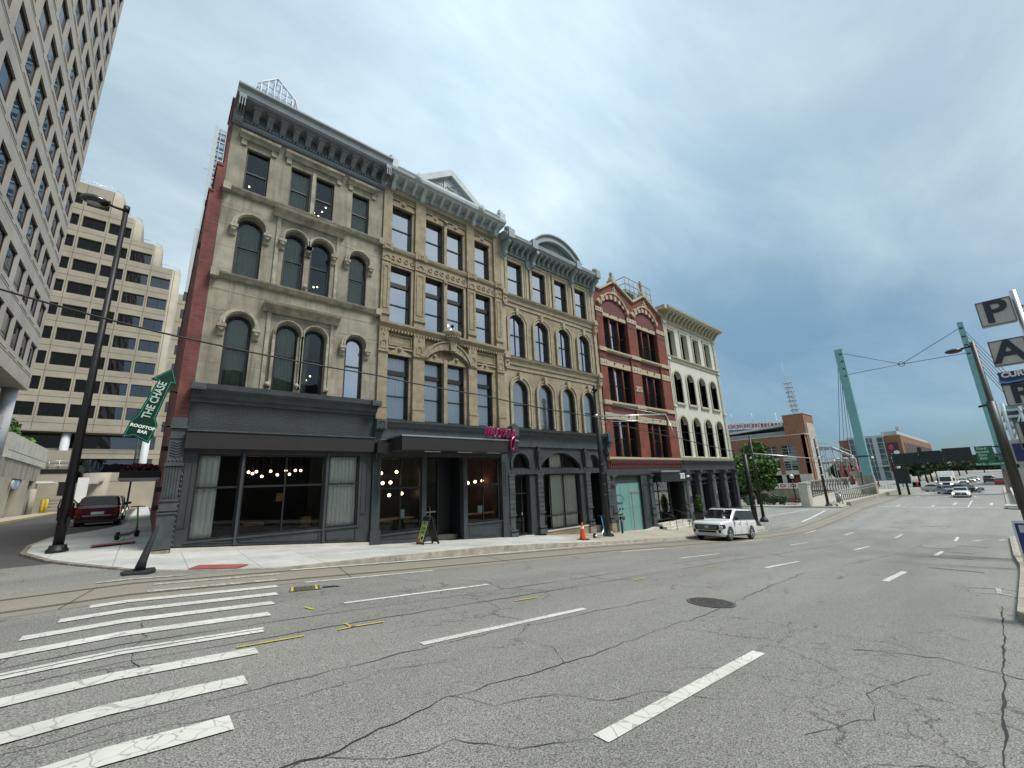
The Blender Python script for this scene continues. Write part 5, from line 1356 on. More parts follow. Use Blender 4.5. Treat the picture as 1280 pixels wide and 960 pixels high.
for x in (30.9, 32.9):
    mb.tube([(x, FY - 1.15, -3.9), (x, FY - 1.15, -2.95), (x, FY - .1, -2.55), (x, FY + .1, -2.55), (x, FY + .1, -3.4)], .025, 6); mb.tube([(x, FY - .6, -3.7), (x, FY - .6, -2.75)], .02, 6)
mb.build('handrail', M_blackp, b4)

for xa, xb, zt_, lab in ((31.3, 33.0, 17.25, 'grey rooftop cooling unit behind the valley of the red gables, the left one'), (33.3, 34.8, 17.0, 'grey rooftop cooling unit beside the cream building cornice')):
    t = thing('rooftop_cooling_unit', lab, 'cooling unit', ((xa + xb) / 2, FY + 2.2, 15.1))
    mb = MB(); mb.box(xa, xb, FY + 1.4, FY + 3.2, 14.9, zt_); mb.build('casing', mat('unit_grey', (0.22, 0.24, 0.25), .6, var=.1) if 'unit_grey' not in MATS else MATS['unit_grey'], t)
    mb = MB()
    for k in range(8): mb.box(xa + .15, xb - .15, FY + 1.37, FY + 1.4, zt_ - .25 - k * .16, zt_ - .18 - k * .16)
    mb.build('louvre', M_frame, t)
# ---------- cream painted building at the far end
b5 = thing('cream_building', 'cream painted building with tall arched windows and a deep bracketed cornice at the row end', 'building', (40.5, 18, -4.2), 'old commercial buildings in a row')
X0, X1 = 34.95, 46.0
c4 = [35.66 + 2.52 * i for i in range(4)]
ops = []
for i in range(4): ops += [rect(c4[i], c4[i] + 1.3, 11.2, 13.85), arch(c4[i] + .08, c4[i] + 1.55, 6.68, 9.1, 9.72), arch(c4[i] + .12, c4[i] + 1.62, 1.8, 4.72, 5.45)]
mb = MB(); mb.mesh(curve_solid([rect(X0, X1, 1.5, 15.2)] + ops, FY + .02, FY + .5)); mb.box(X0, X0 + .3, FY + .5, FY + 14, 1.5, 15.2); mb.box(X1 - .3, X1, FY + .5, FY + 16, -6, 15.2); mb.build('front_wall', M_white5, b5)
shell(b5, X0 + .32, X1 - .32, 15.4, [.6, 5.9, 10.5], M_brick1)
for i in range(4):
    a = c4[i]
    window(b5, a, a + 1.3, 11.2, 13.85, y=FY + .36, bars=(12.55,), ft=.07, glass=M_gls_off)
    window(b5, a + .08, a + 1.55, 6.68, 9.72, 9.1, y=FY + .36, bars=(8.2,), ft=.07, glass=M_gls_off)
    window(b5, a + .12, a + 1.62, 1.8, 5.45, 4.72, y=FY + .36, bars=(3.6,), ft=.07, glass=M_gls_off)
mb = MB()
for i in range(4):
    a = c4[i]
    mb.mesh(curve_solid([rect(a - .16, a + 1.46, 11.15, 14.1), rect(a - .001, a + 1.301, 11.1, 13.852)], FY - .06, FY + .5))
    mb.box(a - .22, a + 1.52, FY - .1, FY + .02, 14.06, 14.16)
    mb.prism(ring(a + .08, a + 1.55, 9.1, 9.72, .16, foot=2.4), 'y', FY - .07, FY + .45); mb.box(a - .1, a + 1.75, FY - .14, FY + .03, 6.5, 6.7)
    mb.prism(ring(a + .12, a + 1.62, 4.72, 5.45, .16, foot=2.9), 'y', FY - .07, FY + .45)
for z in (11.1,): mb.prism([(FY + .03, z - .4), (FY - .06, z - .4), (FY - .1, z - .15), (FY - .22, z - .08), (FY - .22, z), (FY + .03, z + .02)], 'x', X0 + .1, X1)
mb.prism([(FY + .03, 1.42), (FY - .1, 1.42), (FY - .18, 1.7), (FY + .03, 1.76)], 'x', X0, X1)
mb.build('window_surround', M_cream5, b5)
mb = MB()
for x in (X0 + .22, X1 - .24):
    for o in (-.14, .12): mb.box(x + o - .06, x + o + .06, FY - .12, FY + .03, 1.76, 14.4)
    for z in (10.7, 6.2, 14.3): mb.box(x - .26, x + .26, FY - .2, FY + .03, z, z + .22)
mb.box(X0, X1, FY - .04, FY + .03, 14.4, 14.46)
mb.build('corner_pilaster', M_white5, b5)
mb = MB()
mb.prism([(FY + .3, 14.5), (FY - .1, 14.5), (FY - .14, 14.62), (FY - .1, 14.7), (FY - .1, 15.35), (FY - .82, 15.4), (FY - .86, 15.5), (FY - .96, 15.56), (FY - 1.0, 15.74), (FY - .9, 15.8), (FY + .3, 15.84)], 'x', X0 - .15, X1 + .5)
mb.box(X0 - .15, X0 + .25, FY + .3, FY + 6, 14.5, 15.8); mb.box(X0 - .6, X0 - .15, FY - .8, FY + 6, 15.4, 15.78)
cor = mb.build('cornice', M_cream5, b5)
for k in range(15):
    c = MB(); x = X0 + .4 + (X1 - X0 - .5) * k / 14
    c.prism([(FY - .1, 15.38), (FY - .8, 15.38), (FY - .7, 15.2), (FY - .5, 15.08), (FY - .3, 14.8), (FY - .22, 14.72), (FY - .1, 14.72)], 'x', x - .1, x + .1); c.build('bracket', M_cream5, cor)
mb = MB()
mb.prism([(FY + .3, .58), (FY - .06, .58), (FY - .06, 1.1), (FY - .16, 1.18), (FY - .3, 1.34), (FY - .36, 1.42), (FY + .1, 1.43)], 'x', X0, X1 + .3)
ops = [rect(35.55 + 2.68 * i, 37.5 + 2.68 * i, -3.2, .3) for i in range(4)]
mb.mesh(curve_solid([rect(X0 + .05, X1, -5.4, .58)] + ops, FY + .06, FY + .4)); mb.box(X1 - .3, X1 + .001, FY + .4, FY + 16, -6, 1.4)
mb.build('shop_cornice', M_char, b5)
for i in range(5):
    mb = MB(); a = 37.5 + 2.68 * (i - 1) + .14; b = a + .46
    if i == 0: a, b = 35.2, 35.5
    mb.box(a, b, FY - .16, FY + .07, -5.2, .3); bracket(mb, (a + b) / 2, .5, FY, FY - .42, .56, .75); mb.box(a - .05, b + .05, FY - .24, FY + .07, -.35, -.26); mb.box(a - .05, b + .05, FY - .24, FY + .07, -3.2, -3.1)
    mb.build('pier', M_char2, b5)
for i in range(4): window(b5, 35.55 + 2.68 * i, 37.5 + 2.68 * i, -3.2, .3, y=FY + .2, ft=.09, bars=(-.65,), thickbars=(-.2,), glass=M_gls_up if False else glass_mat('glass_far_shop', (.3, .33, .32), .22, 1.5) if i == 0 else MATS['glass_far_shop'])
mb = MB(); mb.box(35.2, 45.6, FY + 3, FY + 3.2, -5, 1.3); mb.box(35.2, 45.6, FY + .5, FY + 3, -4.6, -4.2); mb.build('shop_interior', M_inter, b5)
# ------------------------------------------------------------------ office tower on the left (face in the plane x = -9.6)
t = thing('office_tower', 'tall pinkish concrete office tower with a grid of deep square windows above the side street', 'building', (-14, 40, -1.4))
TX = -9.6
NR, NC = 15, 11
ops = []; cells = []
for r in range(NR):
    for c in range(NC):
        y1 = 57.0 - 3.05 * c; y0 = y1 - 2.36; z0 = 12.02 + 3.97 * r; z1 = z0 + 2.26
        ops.append([(y0, z0), (y1, z0), (y1, z1), (y0, z1)]); cells.append((y0, y1, z0, z1, r, c))
zt = 12.16 + 3.97 * NR + .4
mb = MB(); mb.mesh(curve_solid([[(23.2, 10.35), (57.6, 10.35), (57.6, zt), (23.2, zt)]] + ops, TX - .6, TX, axis='x'))
for (y0, y1, z0, z1, r, c) in cells:
    mb.prism([(TX - .14, z0 + .0), (TX + .03, z0 - .36), (TX + .03, z0 - .42), (TX - .14, z0 - .42)], 'y', y0, y1)
mb.box(TX - 24, TX - .6, 57.0, 57.6, 10.35, zt); mb.box(TX - 24, TX - .6, 23.2, 23.8, 10.35, zt); mb.box(TX - 24, TX - .0, 23.2, 57.6, 10.2, 10.36); mb.box(TX - 24, TX - 23.4, 23.8, 57.0, 10.35, zt); mb.box(TX - 24, TX, 23.2, 57.6, zt, zt + .3)
mb.build('facade_wall', M_concp, t)
mb = MB()
for r in range(NR + 1):
    z = 15.33 + 3.97 * (r - 1)
    if z > 11: mb.box(TX - .02, TX + .008, 23.3, 57.5, z, z + .05)
mb.build('panel_joint', M_groove, t)
proto = None; extra = MB()
vis = sorted(cells, key=lambda q: q[5] + q[4] * .45)
for n, (y0, y1, z0, z1, r, c) in enumerate(vis):
    if n < 98:
        if proto is None:
            mb = MB(); mb.mesh(curve_solid([[(y0, z0), (y1, z0), (y1, z1), (y0, z1)], [(y0 + .06, z0 + .06), (y1 - .06, z0 + .06), (y1 - .06, z1 - .06), (y0 + .06, z1 - .06)]], TX - .2, TX - .12, axis='x'))
            mb.box(TX - .19, TX - .14, y0 + .05, y1 - .05, z0 + .55, z0 + .6)
            proto = mb.build('window', M_frame, t); p0 = (y0, z0)
            g = MB(); g.box(TX - .17, TX - .16, y0 + .05, y1 - .05, z0 + .05, z1 - .05); g.build('pane', M_gls_off, proto)
        else:
            w2_ = dup_tree(proto, t); w2_.location = (0, y0 - p0[0], z0 - p0[1])
    else:
        extra.box(TX - .17, TX - .16, y0, y1, z0, z1)
extra.build('other_windows', M_gls_off, t, kind='stuff')
mb = MB()
for r in range(NR): mb.box(TX - 6, TX - .6, 23.8, 57.0, 11.9 + 3.97 * r - .2, 11.9 + 3.97 * r)
mb.box(TX - 6.1, TX - 6, 23.8, 57.0, 10.4, zt)
rg = random.Random(5)
for (y0, y1, z0, z1, r, c) in cells:
    k = rg.random()
    if k < .7: mb.box(TX - .95, TX - .93, y0, y1, z1 - 2.1 * rg.choice([.3, .5, .8, 1.0]), z1)
mb.build('blind', mat('office_blind', (0.42, 0.41, 0.36), .8, var=.3, scale=.5), t)
mb = MB()
for y in (57.0, 46.5, 36, 26): mb = MB(); mb.tube([(TX - 1.0, y, 3.8), (TX - 1.0, y, 10.3)], .52, 20); mb.build('column', M_greywhite, t)
mb = MB(); mb.box(TX - 3.1, TX - 3, 23.5, 57, 4, 10.3); mb.build('recessed_glazing', M_gls_off, t)
mb = MB(); mb.box(TX - 3.4, TX - 3.3, 23.5, 57, 4, 10.3); mb.build('lobby_wall', M_dark, t)

# parking podium under the tower
t = thing('parking_podium', 'low concrete parking podium with stained band, garage openings and planters under the office tower', 'garage', (-13, 55, -1.4))
mb = MB()
mb.box(-11.2, -10.5, 61, 81, 4.35, 6.72); mb.box(-11.2, -10.45, 22, 59.2, 5.4, 7.55)
mb.box(-30, -10.55, 80.4, 81, 4.3, 6.7)
mb.build('parapet', M_concl, t)
mb = MB(); mb.box(-11.3, -10.62, 22, 79.6, 2.55, 4.36); mb.box(-30, -10.9, 22, 81, 3.9, 4.2); mb.build('stained_band', M_concs, t)
mb = MB(); mb.box(-10.52, -10.49, 61.02, 80.98, 5.05, 5.1); mb.box(-10.47, -10.44, 22.1, 59.1, 6.45, 6.5); mb.build('panel_joint', M_groove, t)
mb = MB()
for a, b in ((22, 34), (38, 44), (50, 53), (57, 65.6), (70.8, 74.2), (77.2, 79.5)): mb = MB(); mb.box(-11.4, -10.6, a, b, -1.7, 2.54); mb.build('garage_pier', M_conc, t)
for y in (75, 75.9): mb = MB(); mb.tube([(-10.3, y, -1.3), (-10.3, y, 1.6)], .22, 12); mb.build('guard_post', M_conc, t)
mb = MB(); mb.box(-24, -23.8, 22, 81, -1.7, 3.9); mb.box(-24, -11.4, 22, 81, -1.75, -1.5); mb.box(-24, -11, 21.9, 22, -1.7, 3.9); mb.build('garage_interior', M_dark, t)
mb = MB(); mb.box(-10.6, -9.2, 78.4, 82.4, 2.35, 2.6); mb.build('gate_canopy', M_white, t)
t = thing('parking_sign', 'small blue parking sign hung in the garage opening', 'sign', (-10.4, 67, 1.5))
mb = MB(); mb.box(-10.42, -10.36, 66.2, 68.2, 1.5, 2.35); mb.build('sign_panel', mat('sign_blue_pale', (0.18, 0.30, 0.50), .5, var=.15), t)
mb = MB(); put_text(mb, 'P', .7, (-10.34, 67.2, 1.92), (0, 1, 0), (0, 0, 1), .02, .02); mb.build('sign_letter', M_white, t)
t = thing('parking_sign', 'round-cornered pale sign beside the blue parking sign', 'sign', (-10.4, 65, 1.9))
mb = MB(); mb.tube([(-10.45, 65.3, 1.9), (-10.32, 65.3, 1.9)], .42, 16); mb.build('sign_panel', M_concl, t)
yb = None
for i, (x, y, lab) in enumerate(((-9.9, 80.2, 'yellow bollard at the garage gate, nearest the street'), (-9.7, 81.2, 'yellow bollard just behind the nearest one'), (-8.0, 84.5, 'yellow bollard standing alone on the far forecourt'))):
    mb = MB(); mb.tube([(x, y, -1.35), (x, y, .35), (x, y, .42)], [.2, .2, .12], 12); o = mb.build('bollard', M_yellow); setp(o, lab, 'bollard', 'yellow bollards by the garage')

# leafy things on the podium
def leaves(mb, c, r, n, size, seed, sq=(1, 1, 1), hollow=.35):
    rg = random.Random(seed)
    for _ in range(n):
        while True:
            d = Vector((rg.uniform(-1, 1), rg.uniform(-1, 1), rg.uniform(-1, 1)))
            if hollow < d.length < 1: break
        p = Vector((c[0] + d.x * r * sq[0], c[1] + d.y * r * sq[1], c[2] + d.z * r * sq[2]))
        a = Vector((rg.uniform(-1, 1), rg.uniform(-1, 1), rg.uniform(-.6, .6))).normalized(); b = a.cross(Vector((rg.uniform(-1, 1), rg.uniform(-1, 1), rg.uniform(-1, 1)))).normalized()
        s = size * rg.uniform(.6, 1.3)
        mb.face([p - a * s, p + b * s * .55, p + a * s, p - b * s * .55])
def shrub(name, label, loc, r, n, size, m, seed, group=None, sq=(1, 1, 1), cat='shrub'):
    t = thing(name, label, cat, loc, group)
    mb = MB(); rg = random.Random(seed)
    for k in range(5):
        dx, dy, dz = (rg.uniform(-.4, .4) * r * sq[0], rg.uniform(-.4, .4) * r * sq[1], rg.uniform(0, .5) * r)
        leaves(mb, (loc[0] + dx, loc[1] + dy, loc[2] + r * .6 * sq[2] + dz), r * rg.uniform(.45, .8), n // 5, size, seed + k, sq)
    mb.build('foliage', m, t, recalc=False)
    mb = MB()
    for k in range(5): mb.tube([(loc[0], loc[1], loc[2] - .05), (loc[0] + rg.uniform(-.5, .5) * r * sq[0], loc[1] + rg.uniform(-.5, .5) * r * sq[1], loc[2] + r * .8 * sq[2])], [.04 * r, .015 * r], 5)
    mb.build('stem', M_bark, t)
    return t
mb = MB(); mb.box(-13.4, -11.2, 60.5, 81, 4.2, 5.7); tt = mb.build('planter', M_concl); setp(tt, 'long concrete planter behind the podium parapet', 'planter')
shrub('shrub', 'dark green shrub rising over the podium parapet', (-12.1, 64.5, 5.7), 1.9, 1200, .22, M_leaf, 3, 'shrubs on the podium')
shrub('shrub', 'bright lime green shrub on the podium parapet', (-11.9, 71.5, 5.7), 1.5, 1300, .2, M_leafl, 4, 'shrubs on the podium', (1.1, 2.0, .7))

# ------------------------------------------------------------------ stepped office block (face in the plane y = 90)
t = thing('stepped_office_block', 'beige concrete office block whose rounded end steps down storey by storey behind the side street', 'building', (-10, 92, -1.4))
SY = 90.0
edges = [(-9.45, 51.7, 9), (-6.5, 47.8, 8), (-3.3, 43.9, 7), (-.27, 40.0, 6)]
RC = 1.2
outl = [(-27.5, 10.35), (-.27 - RC, 10.35), (-.27 - RC, 40.0), (-3.3 - RC, 40.0), (-3.3 - RC, 43.9), (-6.5 - RC, 43.9), (-6.5 - RC, 47.8), (-9.45 - RC, 47.8), (-9.45 - RC, 51.7), (-27.5, 51.7)]
ops = []; cells = []
for k in range(-4, 4):
    xl = -13.68 + 3.17 * k
    jm = 9 if k <= 0 else {1: 8, 2: 7, 3: 6}[k]
    for j in range(jm + 1):
        z1 = 14.4 + 3.93 * j
        xr = min(xl + 2.74, -1.62)
        ops.append(rect(xl, xr, z1 - 2.02, z1)); cells.append((xl, xr, z1 - 2.02, z1, j, k))
mb = MB(); mb.mesh(curve_solid([outl] + ops, SY, SY + .5))
for (xl, xr, z0, z1, j, k) in cells: mb.prism([(SY + .4, z0), (SY - .012, z0 - .36), (SY - .012, z0 - .44), (SY + .4, z0 - .44)], 'x', xl, xr)
zlo = 10.35
for i, (xe, zt_, j) in enumerate(edges):
    z0 = 10.35 if i == 3 else edges[i + 1][1]
    mb.lathe([(RC, z0), (RC, zt_), (.1, zt_)], xe - RC, SY + RC, 0, 12, -math.pi / 2, 0)
    mb.box(xe - .4, xe, SY + RC, SY + 24, z0, zt_)
    xin = edges[i - 1][0] if i else -27
    mb.box(xin - RC if i else -27, xe - RC, SY + .5, SY + 24, zt_ - .3, zt_ - .02)
    mb.box(xe - RC, xe - .4, SY + RC, SY + 24, zt_ - .3, zt_ - .02)
mb.box(-27.5, -.27 - RC, SY + .02, SY + 24, 10.2, 10.35); mb.box(-27.5, -.27, SY + 23.5, SY + 24, 10.3, 39.9)
mb.build('facade_wall', M_conc, t)
mb = MB()
for j in range(10):
    z = 12.15 + 3.93 * j - .75
    xe = -.27 if z < 40 else (-3.3 if z < 43.9 else (-6.5 if z < 47.8 else -9.45))
    mb.box(-27.4, xe - RC, SY - .012, SY + .02, z, z + .06)
for k in range(-4, 5):
    x = -13.68 + 3.17 * k - .22; zt_ = 51.5 if k <= 1 else {2: 47.6, 3: 43.7, 4: 39.8}[k]
    mb.box(x - .025, x + .025, SY - .014, SY + .02, 10.4, zt_)
mb.build('panel_joint', M_groove, t)
proto = None
for (xl, xr, z0, z1, j, k) in cells[:]:
    if proto is None:
        mb = MB(); mb.mesh(curve_solid([rect(xl, xr, z0, z1), rect(xl + .06, xr - .06, z0 + .06, z1 - .06)], SY + .42, SY + .5)); mb.box((xl + xr) / 2 - .03, (xl + xr) / 2 + .03, SY + .43, SY + .49, z0 + .05, z1 - .05)
        proto = mb.build('window', M_frame, t); p0 = (xl, z0)
        g = MB(); g.box(xl + .05, xr - .05, SY + .45, SY + .46, z0 + .05, z1 - .05); g.build('pane', M_gls_off, proto)
    else:
        q = dup_tree(proto, t); q.location = (xl - p0[0], 0, z0 - p0[1])
mb = MB()
for j in range(11): mb.box(-27, -1.6 if j < 8 else -10, SY + .55, SY + 6, 11.9 + 3.93 * j - .2, 11.9 + 3.93 * j)
mb.box(-27, -1.6, SY + 6, SY + 6.2, 10.4, 39.7); mb.box(-27, -10.7, SY + 6, SY + 6.2, 39.7, 51.3)
mb.build('interior', M_dark, t)
mb = MB()
for i, (xe, zt_, j) in enumerate(edges): mb.tube([(-26 if i == 0 else edges[i - 1][0], SY + .3, zt_ + .7), (xe - RC, SY + .3, zt_ + .7), (xe - .3, SY + RC, zt_ + .7), (xe - .3, SY + 8, zt_ + .7)], .04, 6)
mb.build('roof_rail', M_silver, t)
mb = MB()
for x in (-25.2, -17.7, -10.3, -1.15): mb = MB(); mb.tube([(x, SY + .9, -1.3), (x, SY + .9, 10.3)], .5, 20); mb.build('column', M_greywhite, t)
mb = MB(); mb.box(-27, 0, SY + 3.0, SY + 3.05, -1, 10.2); mb.build('recessed_glazing', M_gls_off, t)
mb = MB(); mb.box(-27, 0, SY + 3.4, SY + 3.5, -1, 10.2); mb.build('lobby_wall', M_dark, t)
mb = MB(); mb.box(-27, 3, SY + 1.5, SY + 2.4, 6.35, 7.85); mb.build('spandrel_band', M_conc, t)
mb = MB(); mb.box(-27, 3, SY + 1.48, SY + 1.52, 7.1, 7.16); mb.build('band_joint', M_groove, t)
mb = MB()
mb.box(-12.6, -9.1, SY - 2.5, SY - 1.2, 4.0, 7.2)
mb.box(-27, -8.3, SY - 2.6, SY + 3, -1.5, 2.75); mb.box(-27, -8.35, SY - 2.7, SY - 2.4, 2.75, 4.0)
mb.box(-4.4, 5, SY - 3.0, SY + 3, -1.5, 4.0)
mb.lathe([(3.2, -1.5), (3.2, 4.0), (.1, 4.0)], -4.4, SY + .2, 0, 14, math.pi, 1.5 * math.pi)
mb.box(-11.2, -8.0, SY - 2.62, SY - 2.56, -1.4, .8)
mb.build('base_wall', M_conc, t)
mb = MB(); mb.box(-27, -8.6, SY - 2.8, SY + 1, 4.0, 4.55); mb.box(-4.4, 5, SY - 3.02, SY - 2.99, 2.7, 2.74); mb.box(-9.6, -9.0, SY - 2.66, SY - 2.6, .9, 2.7); mb.build('terrace_edge', M_frame, t)
mb = MB()
for z in (5.1, 5.7): mb.tube([(-13, SY - 2.7, z), (-8.3, SY - 2.7, z)], .04, 6)
for x in range(-13, -7): mb.tube([(x, SY - 2.7, 4.5), (x, SY - 2.7, 5.7)], .03, 6)
mb.build('terrace_railing', M_silver, t)
mb = MB(); mb.box(-.2, 14, SY + 14, SY + 30, -1, 41.2)
mb.build('rear_wing_wall', M_conc, t)
mg = MB(); mat('blue_tinted_glazing', (0.02, 0.035, 0.06), .08, var=.1, spec=.8)
for j in range(8):
    z = 12.4 + 3.93 * j
    for k in range(4): mb = MB(); mb.box(.6 + 3.2 * k, 3.3 + 3.2 * k, SY + 13.95, SY + 14.01, z, z + 2.0); mb.build('rear_wing_window', MATS['blue_tinted_glazing'], t)
    mg.box(-.2, 14, SY + 13.97, SY + 14.02, z - .9, z - .84)
mg.build('rear_wing_joint', M_groove, t)
mb = MB(); mb.box(-6.6, -5.6, SY - 3.4, SY - 3.0, 2.4, 3.9); mb.box(-5.6, -5.0, SY - 3.3, SY - 3.1, 2.9, 3.2); mb.build('camera_bracket', M_concl, t)
t = thing('sign_pillar', 'white upright sign pillar beside the beige wall at the street end', 'sign', (-6.9, 84, -1.3))
mb = MB(); mb.box(-7.5, -6.4, 84, 84.3, -.2, 3.2); mb.box(-7.3, -7.1, 84.05, 84.2, -1.3, -.2); mb.box(-6.8, -6.6, 84.05, 84.2, -1.3, -.2); mb.build('sign_body', M_white, t)
t = thing('traffic_signal_pole', 'thin black pole at the end of the side street in front of a white column', 'pole', (-1.9, 80, -1.3))
mb = MB(); mb.tube([(-1.9, 80, -1.3), (-1.9, 80, 10)], .12, 10); mb.build('pole_shaft', M_blackp, t); mb = MB(); mb.lathe([(.28, 0), (.26, .3), (.13, .5)], -1.9, 80, -1.3, 12); mb.build('base', M_blackp, t)
t = thing('road_barrier_stack', 'stack of white slats beside the yellow bollards in the garage mouth', 'barrier', (-9.2, 83.2, -1.3))
mb = MB()
for k in range(4): mb.box(-9.9, -8.6, 83.1, 83.3, -1.15 + k * .42, -.95 + k * .42)
mb.box(-9.8, -9.7, 83.15, 83.25, -1.3, .5); mb.box(-8.8, -8.7, 83.15, 83.25, -1.3, .5); mb.build('slat_panel', M_silver, t)

# pale blue glass skyscraper behind the brick wall, and the latticed crown far behind the first cornice
t = thing('glass_skyscraper', 'pale blue glass skyscraper showing as a sliver behind the brick side wall', 'building', (20, 170, 0))
mb = MB(); mb.box(2.5, 40, 160.3, 190, -1, 130.4); mb.build('tower_core', mat('skyscraper_glass', (0.33, 0.45, 0.56), .12, var=.15, scale=.15, spec=.9), t)
mb = MB()
for k in range(13): mb.box(2.4 + 1.55 * k, 2.6 + 1.55 * k, 159.9, 160.35, 0, 130.6)
mb.box(2.2, 3.3, 159.8, 161, -1, 130.9); mb.box(1.2, 2.2, 160, 170, -1, 88)
for j in range(34): mb.box(2.5, 24, 160.0, 160.32, 3.9 * j - .35, 3.9 * j + .15)
mb.build('mullion_grid', M_palegrey, t)
mb = MB()
for j in range(33): mb.box(3.3, 24, 160.1, 160.33, 3.9 * j + .2, 3.9 * j + 1.5)
mb.build('dark_pane_row', mat('skyscraper_dark_pane', (0.06, 0.09, 0.13), .1, var=.3, scale=.4), t)
mb = MB(); mb.tube([(.6, 160.5, 112), (2.4, 160.5, 112)], .08, 5); mb.tube([(.9, 160.5, 118), (2.4, 160.5, 118)], .06, 5); mb.build('roof_davit', M_silver, t)
t = thing('latticed_crown_tower', 'pale latticed steel crown of a distant tower peeking over the first cornice', 'building', (20, 165, 0))
mb = MB(); mb.box(11, 29, 160.4, 176, 100, 149); mb.build('tower_top', M_palegrey, t)
pts = [(12, 149), (12.0, 154.5), (12.9, 159.2), (19.6, 166), (26.8, 159.6), (27.9, 155.2), (27.9, 149)]
mb = MB(); back = [(p[0], 176, p[1] - 1.0) for p in pts]; front = [(p[0], 161, p[1]) for p in pts]
for P_ in (front, back): mb.tube(P_, .4, 6)
for a, b in zip(front, back): mb.tube([a, b], .2, 6)
cxy = (19.8, 161, 147)
for k in range(1, 7):
    x = 12 + 15.9 * k / 7
    ztop = interp([(12, 154.5), (12.9, 159.2), (19.6, 166), (26.8, 159.6), (27.9, 155.2)], x)
    mb.tube([(x, 161, 148), (x, 161, ztop)], .24, 5); mb.tube([(x, 161, ztop), (x, 176, ztop - 1)], .18, 5); mb.tube([(x, 176, 148), (x, 176, ztop - 1)], .2, 5)
for z in (151, 154, 157, 160, 163):
    xa = 12 if z < 155 else (12.9 if z < 159.3 else 12.9 + (z - 159.2) * .98); xb = 27.9 if z < 155.5 else (26.9 if z < 159.6 else 26.8 - (z - 159.6) * 1.12)
    mb.tube([(xa, 161, z), (xb, 161, z)], .2, 5); mb.tube([(xa, 176, z - 1), (xb, 176, z - 1)], .2, 5)
    mb.tube([(xa, 161, z), (xa + 2.2, 161, z + 3)], .07, 5)
for k in range(7):
    x = 12 + 2.27 * k; mb.tube([(x, 161, 149), (x + 2.27, 161, 154)], .09, 5); mb.tube([(x + 2.27, 161, 149), (x, 161, 154)], .09, 5)
    if 0 < k < 6: mb.tube([(x, 161, 155), (x + 2.1, 161, 159.5)], .08, 5); mb.tube([(x + 2.1, 161, 155), (x, 161, 159.5)], .08, 5)
mb.build('crown_lattice', mat('lattice_steel', (0.55, 0.58, 0.64), .5, var=.05), t)
mb = MB(); mb.face([(p[0], 161.3, p[1]) for p in pts]); mb.build('crown_glazing', glass_mat('crown_glass', (.84, .87, .9), .05, 1.2), t, recalc=False)

# dark building across the street, seen only as a reflection
t = thing('opposite_building', 'dark grey office building across the street that shows only in reflections', 'building', (-8, -20, -1.5))
mb = MB(); mb.box(-34, 13, -26, -13, -3, 12); mb.build('block', mat('dark_office_wall', (0.10, 0.10, 0.095), .7, var=.2, scale=.3), t)
mb = MB(); mb.box(13.2, 80, -26, -13, -6, 8); mb.build('low_wing', M_conc, t)
mb = MB()
for j in range(2): mb.box(-34.1, 13.1, -12.99, -12.9, 2.4 + 4 * j, 4.4 + 4 * j)
mb.build('window_band', mat('dark_band_glass', (0.02, 0.025, 0.03), .15, var=.1), t)
# ------------------------------------------------------------------ the far end: bridge, ballpark, gantry
# ballpark with brick front (face in the plane x = 150)
t = thing('brick_ballpark_building', 'orange brick ballpark building with large gridded windows and a corner tower beyond the bridge', 'building', (160, 45, -4.5))
BX = 150.0
bays = [(39.8, 43.6), (44.6, 48.05), (48.7, 51.9), (53.0, 56.4), (57.6, 61.0), (62.2, 65.6)]
ops = [];
for a, b in bays: ops += [[(a, -12), (b, -12), (b, 8.55), (a, 8.55)]]
mb = MB(); mb.mesh(curve_solid([[(36.8, -14), (75, -14), (75, 11.3), (36.8, 11.3)]] + ops, BX, BX + .8, axis='x'))
mb.box(BX, BX + 12, 36.8, 37.6, -14, 11.35); mb.box(BX + .8, BX + 14, 37.6, 75, 10.8, 11.0)
mb.build('brick_wall', M_brickfar, t)
mb = MB(); mb.box(152.6, 163, 36.6, 42.3, -14, 18.0); mb.build('corner_tower', M_brickfar, t)
mb = MB(); mb.box(154.3, 162.2, 36.45, 36.7, -5, 15.2); mb.build('limestone_panel', mat('relief_panel', (0.42, 0.38, 0.33), .9, var=.35, scale=.7, bump=.5), t)
mb = MB(); mb.box(149.85, 164, 36.4, 75, 11.35, 11.6); mb.box(152.4, 163.2, 36.4, 42.5, 18.0, 18.2); mb.build('coping', M_concl, t)
mb = MB()
for a, b in bays:
    mb.box(BX + .35, BX + .6, a, b, 3.65, 4.6); mb.box(BX + .35, BX + .6, a, b, -.6, .6)
for k, (a, b) in enumerate(bays):
    p = (bays[k + 1][0] if k < 5 else b + 1)
for y0, y1 in ((36.7, 39.85), (43.55, 44.65), (48.0, 48.75), (51.85, 53.05), (56.4, 57.6), (61, 62.2)): mb.box(BX - .1, BX + .5, y0, y1, -14, -.5)
mb.build('limestone_base', M_concl, t)
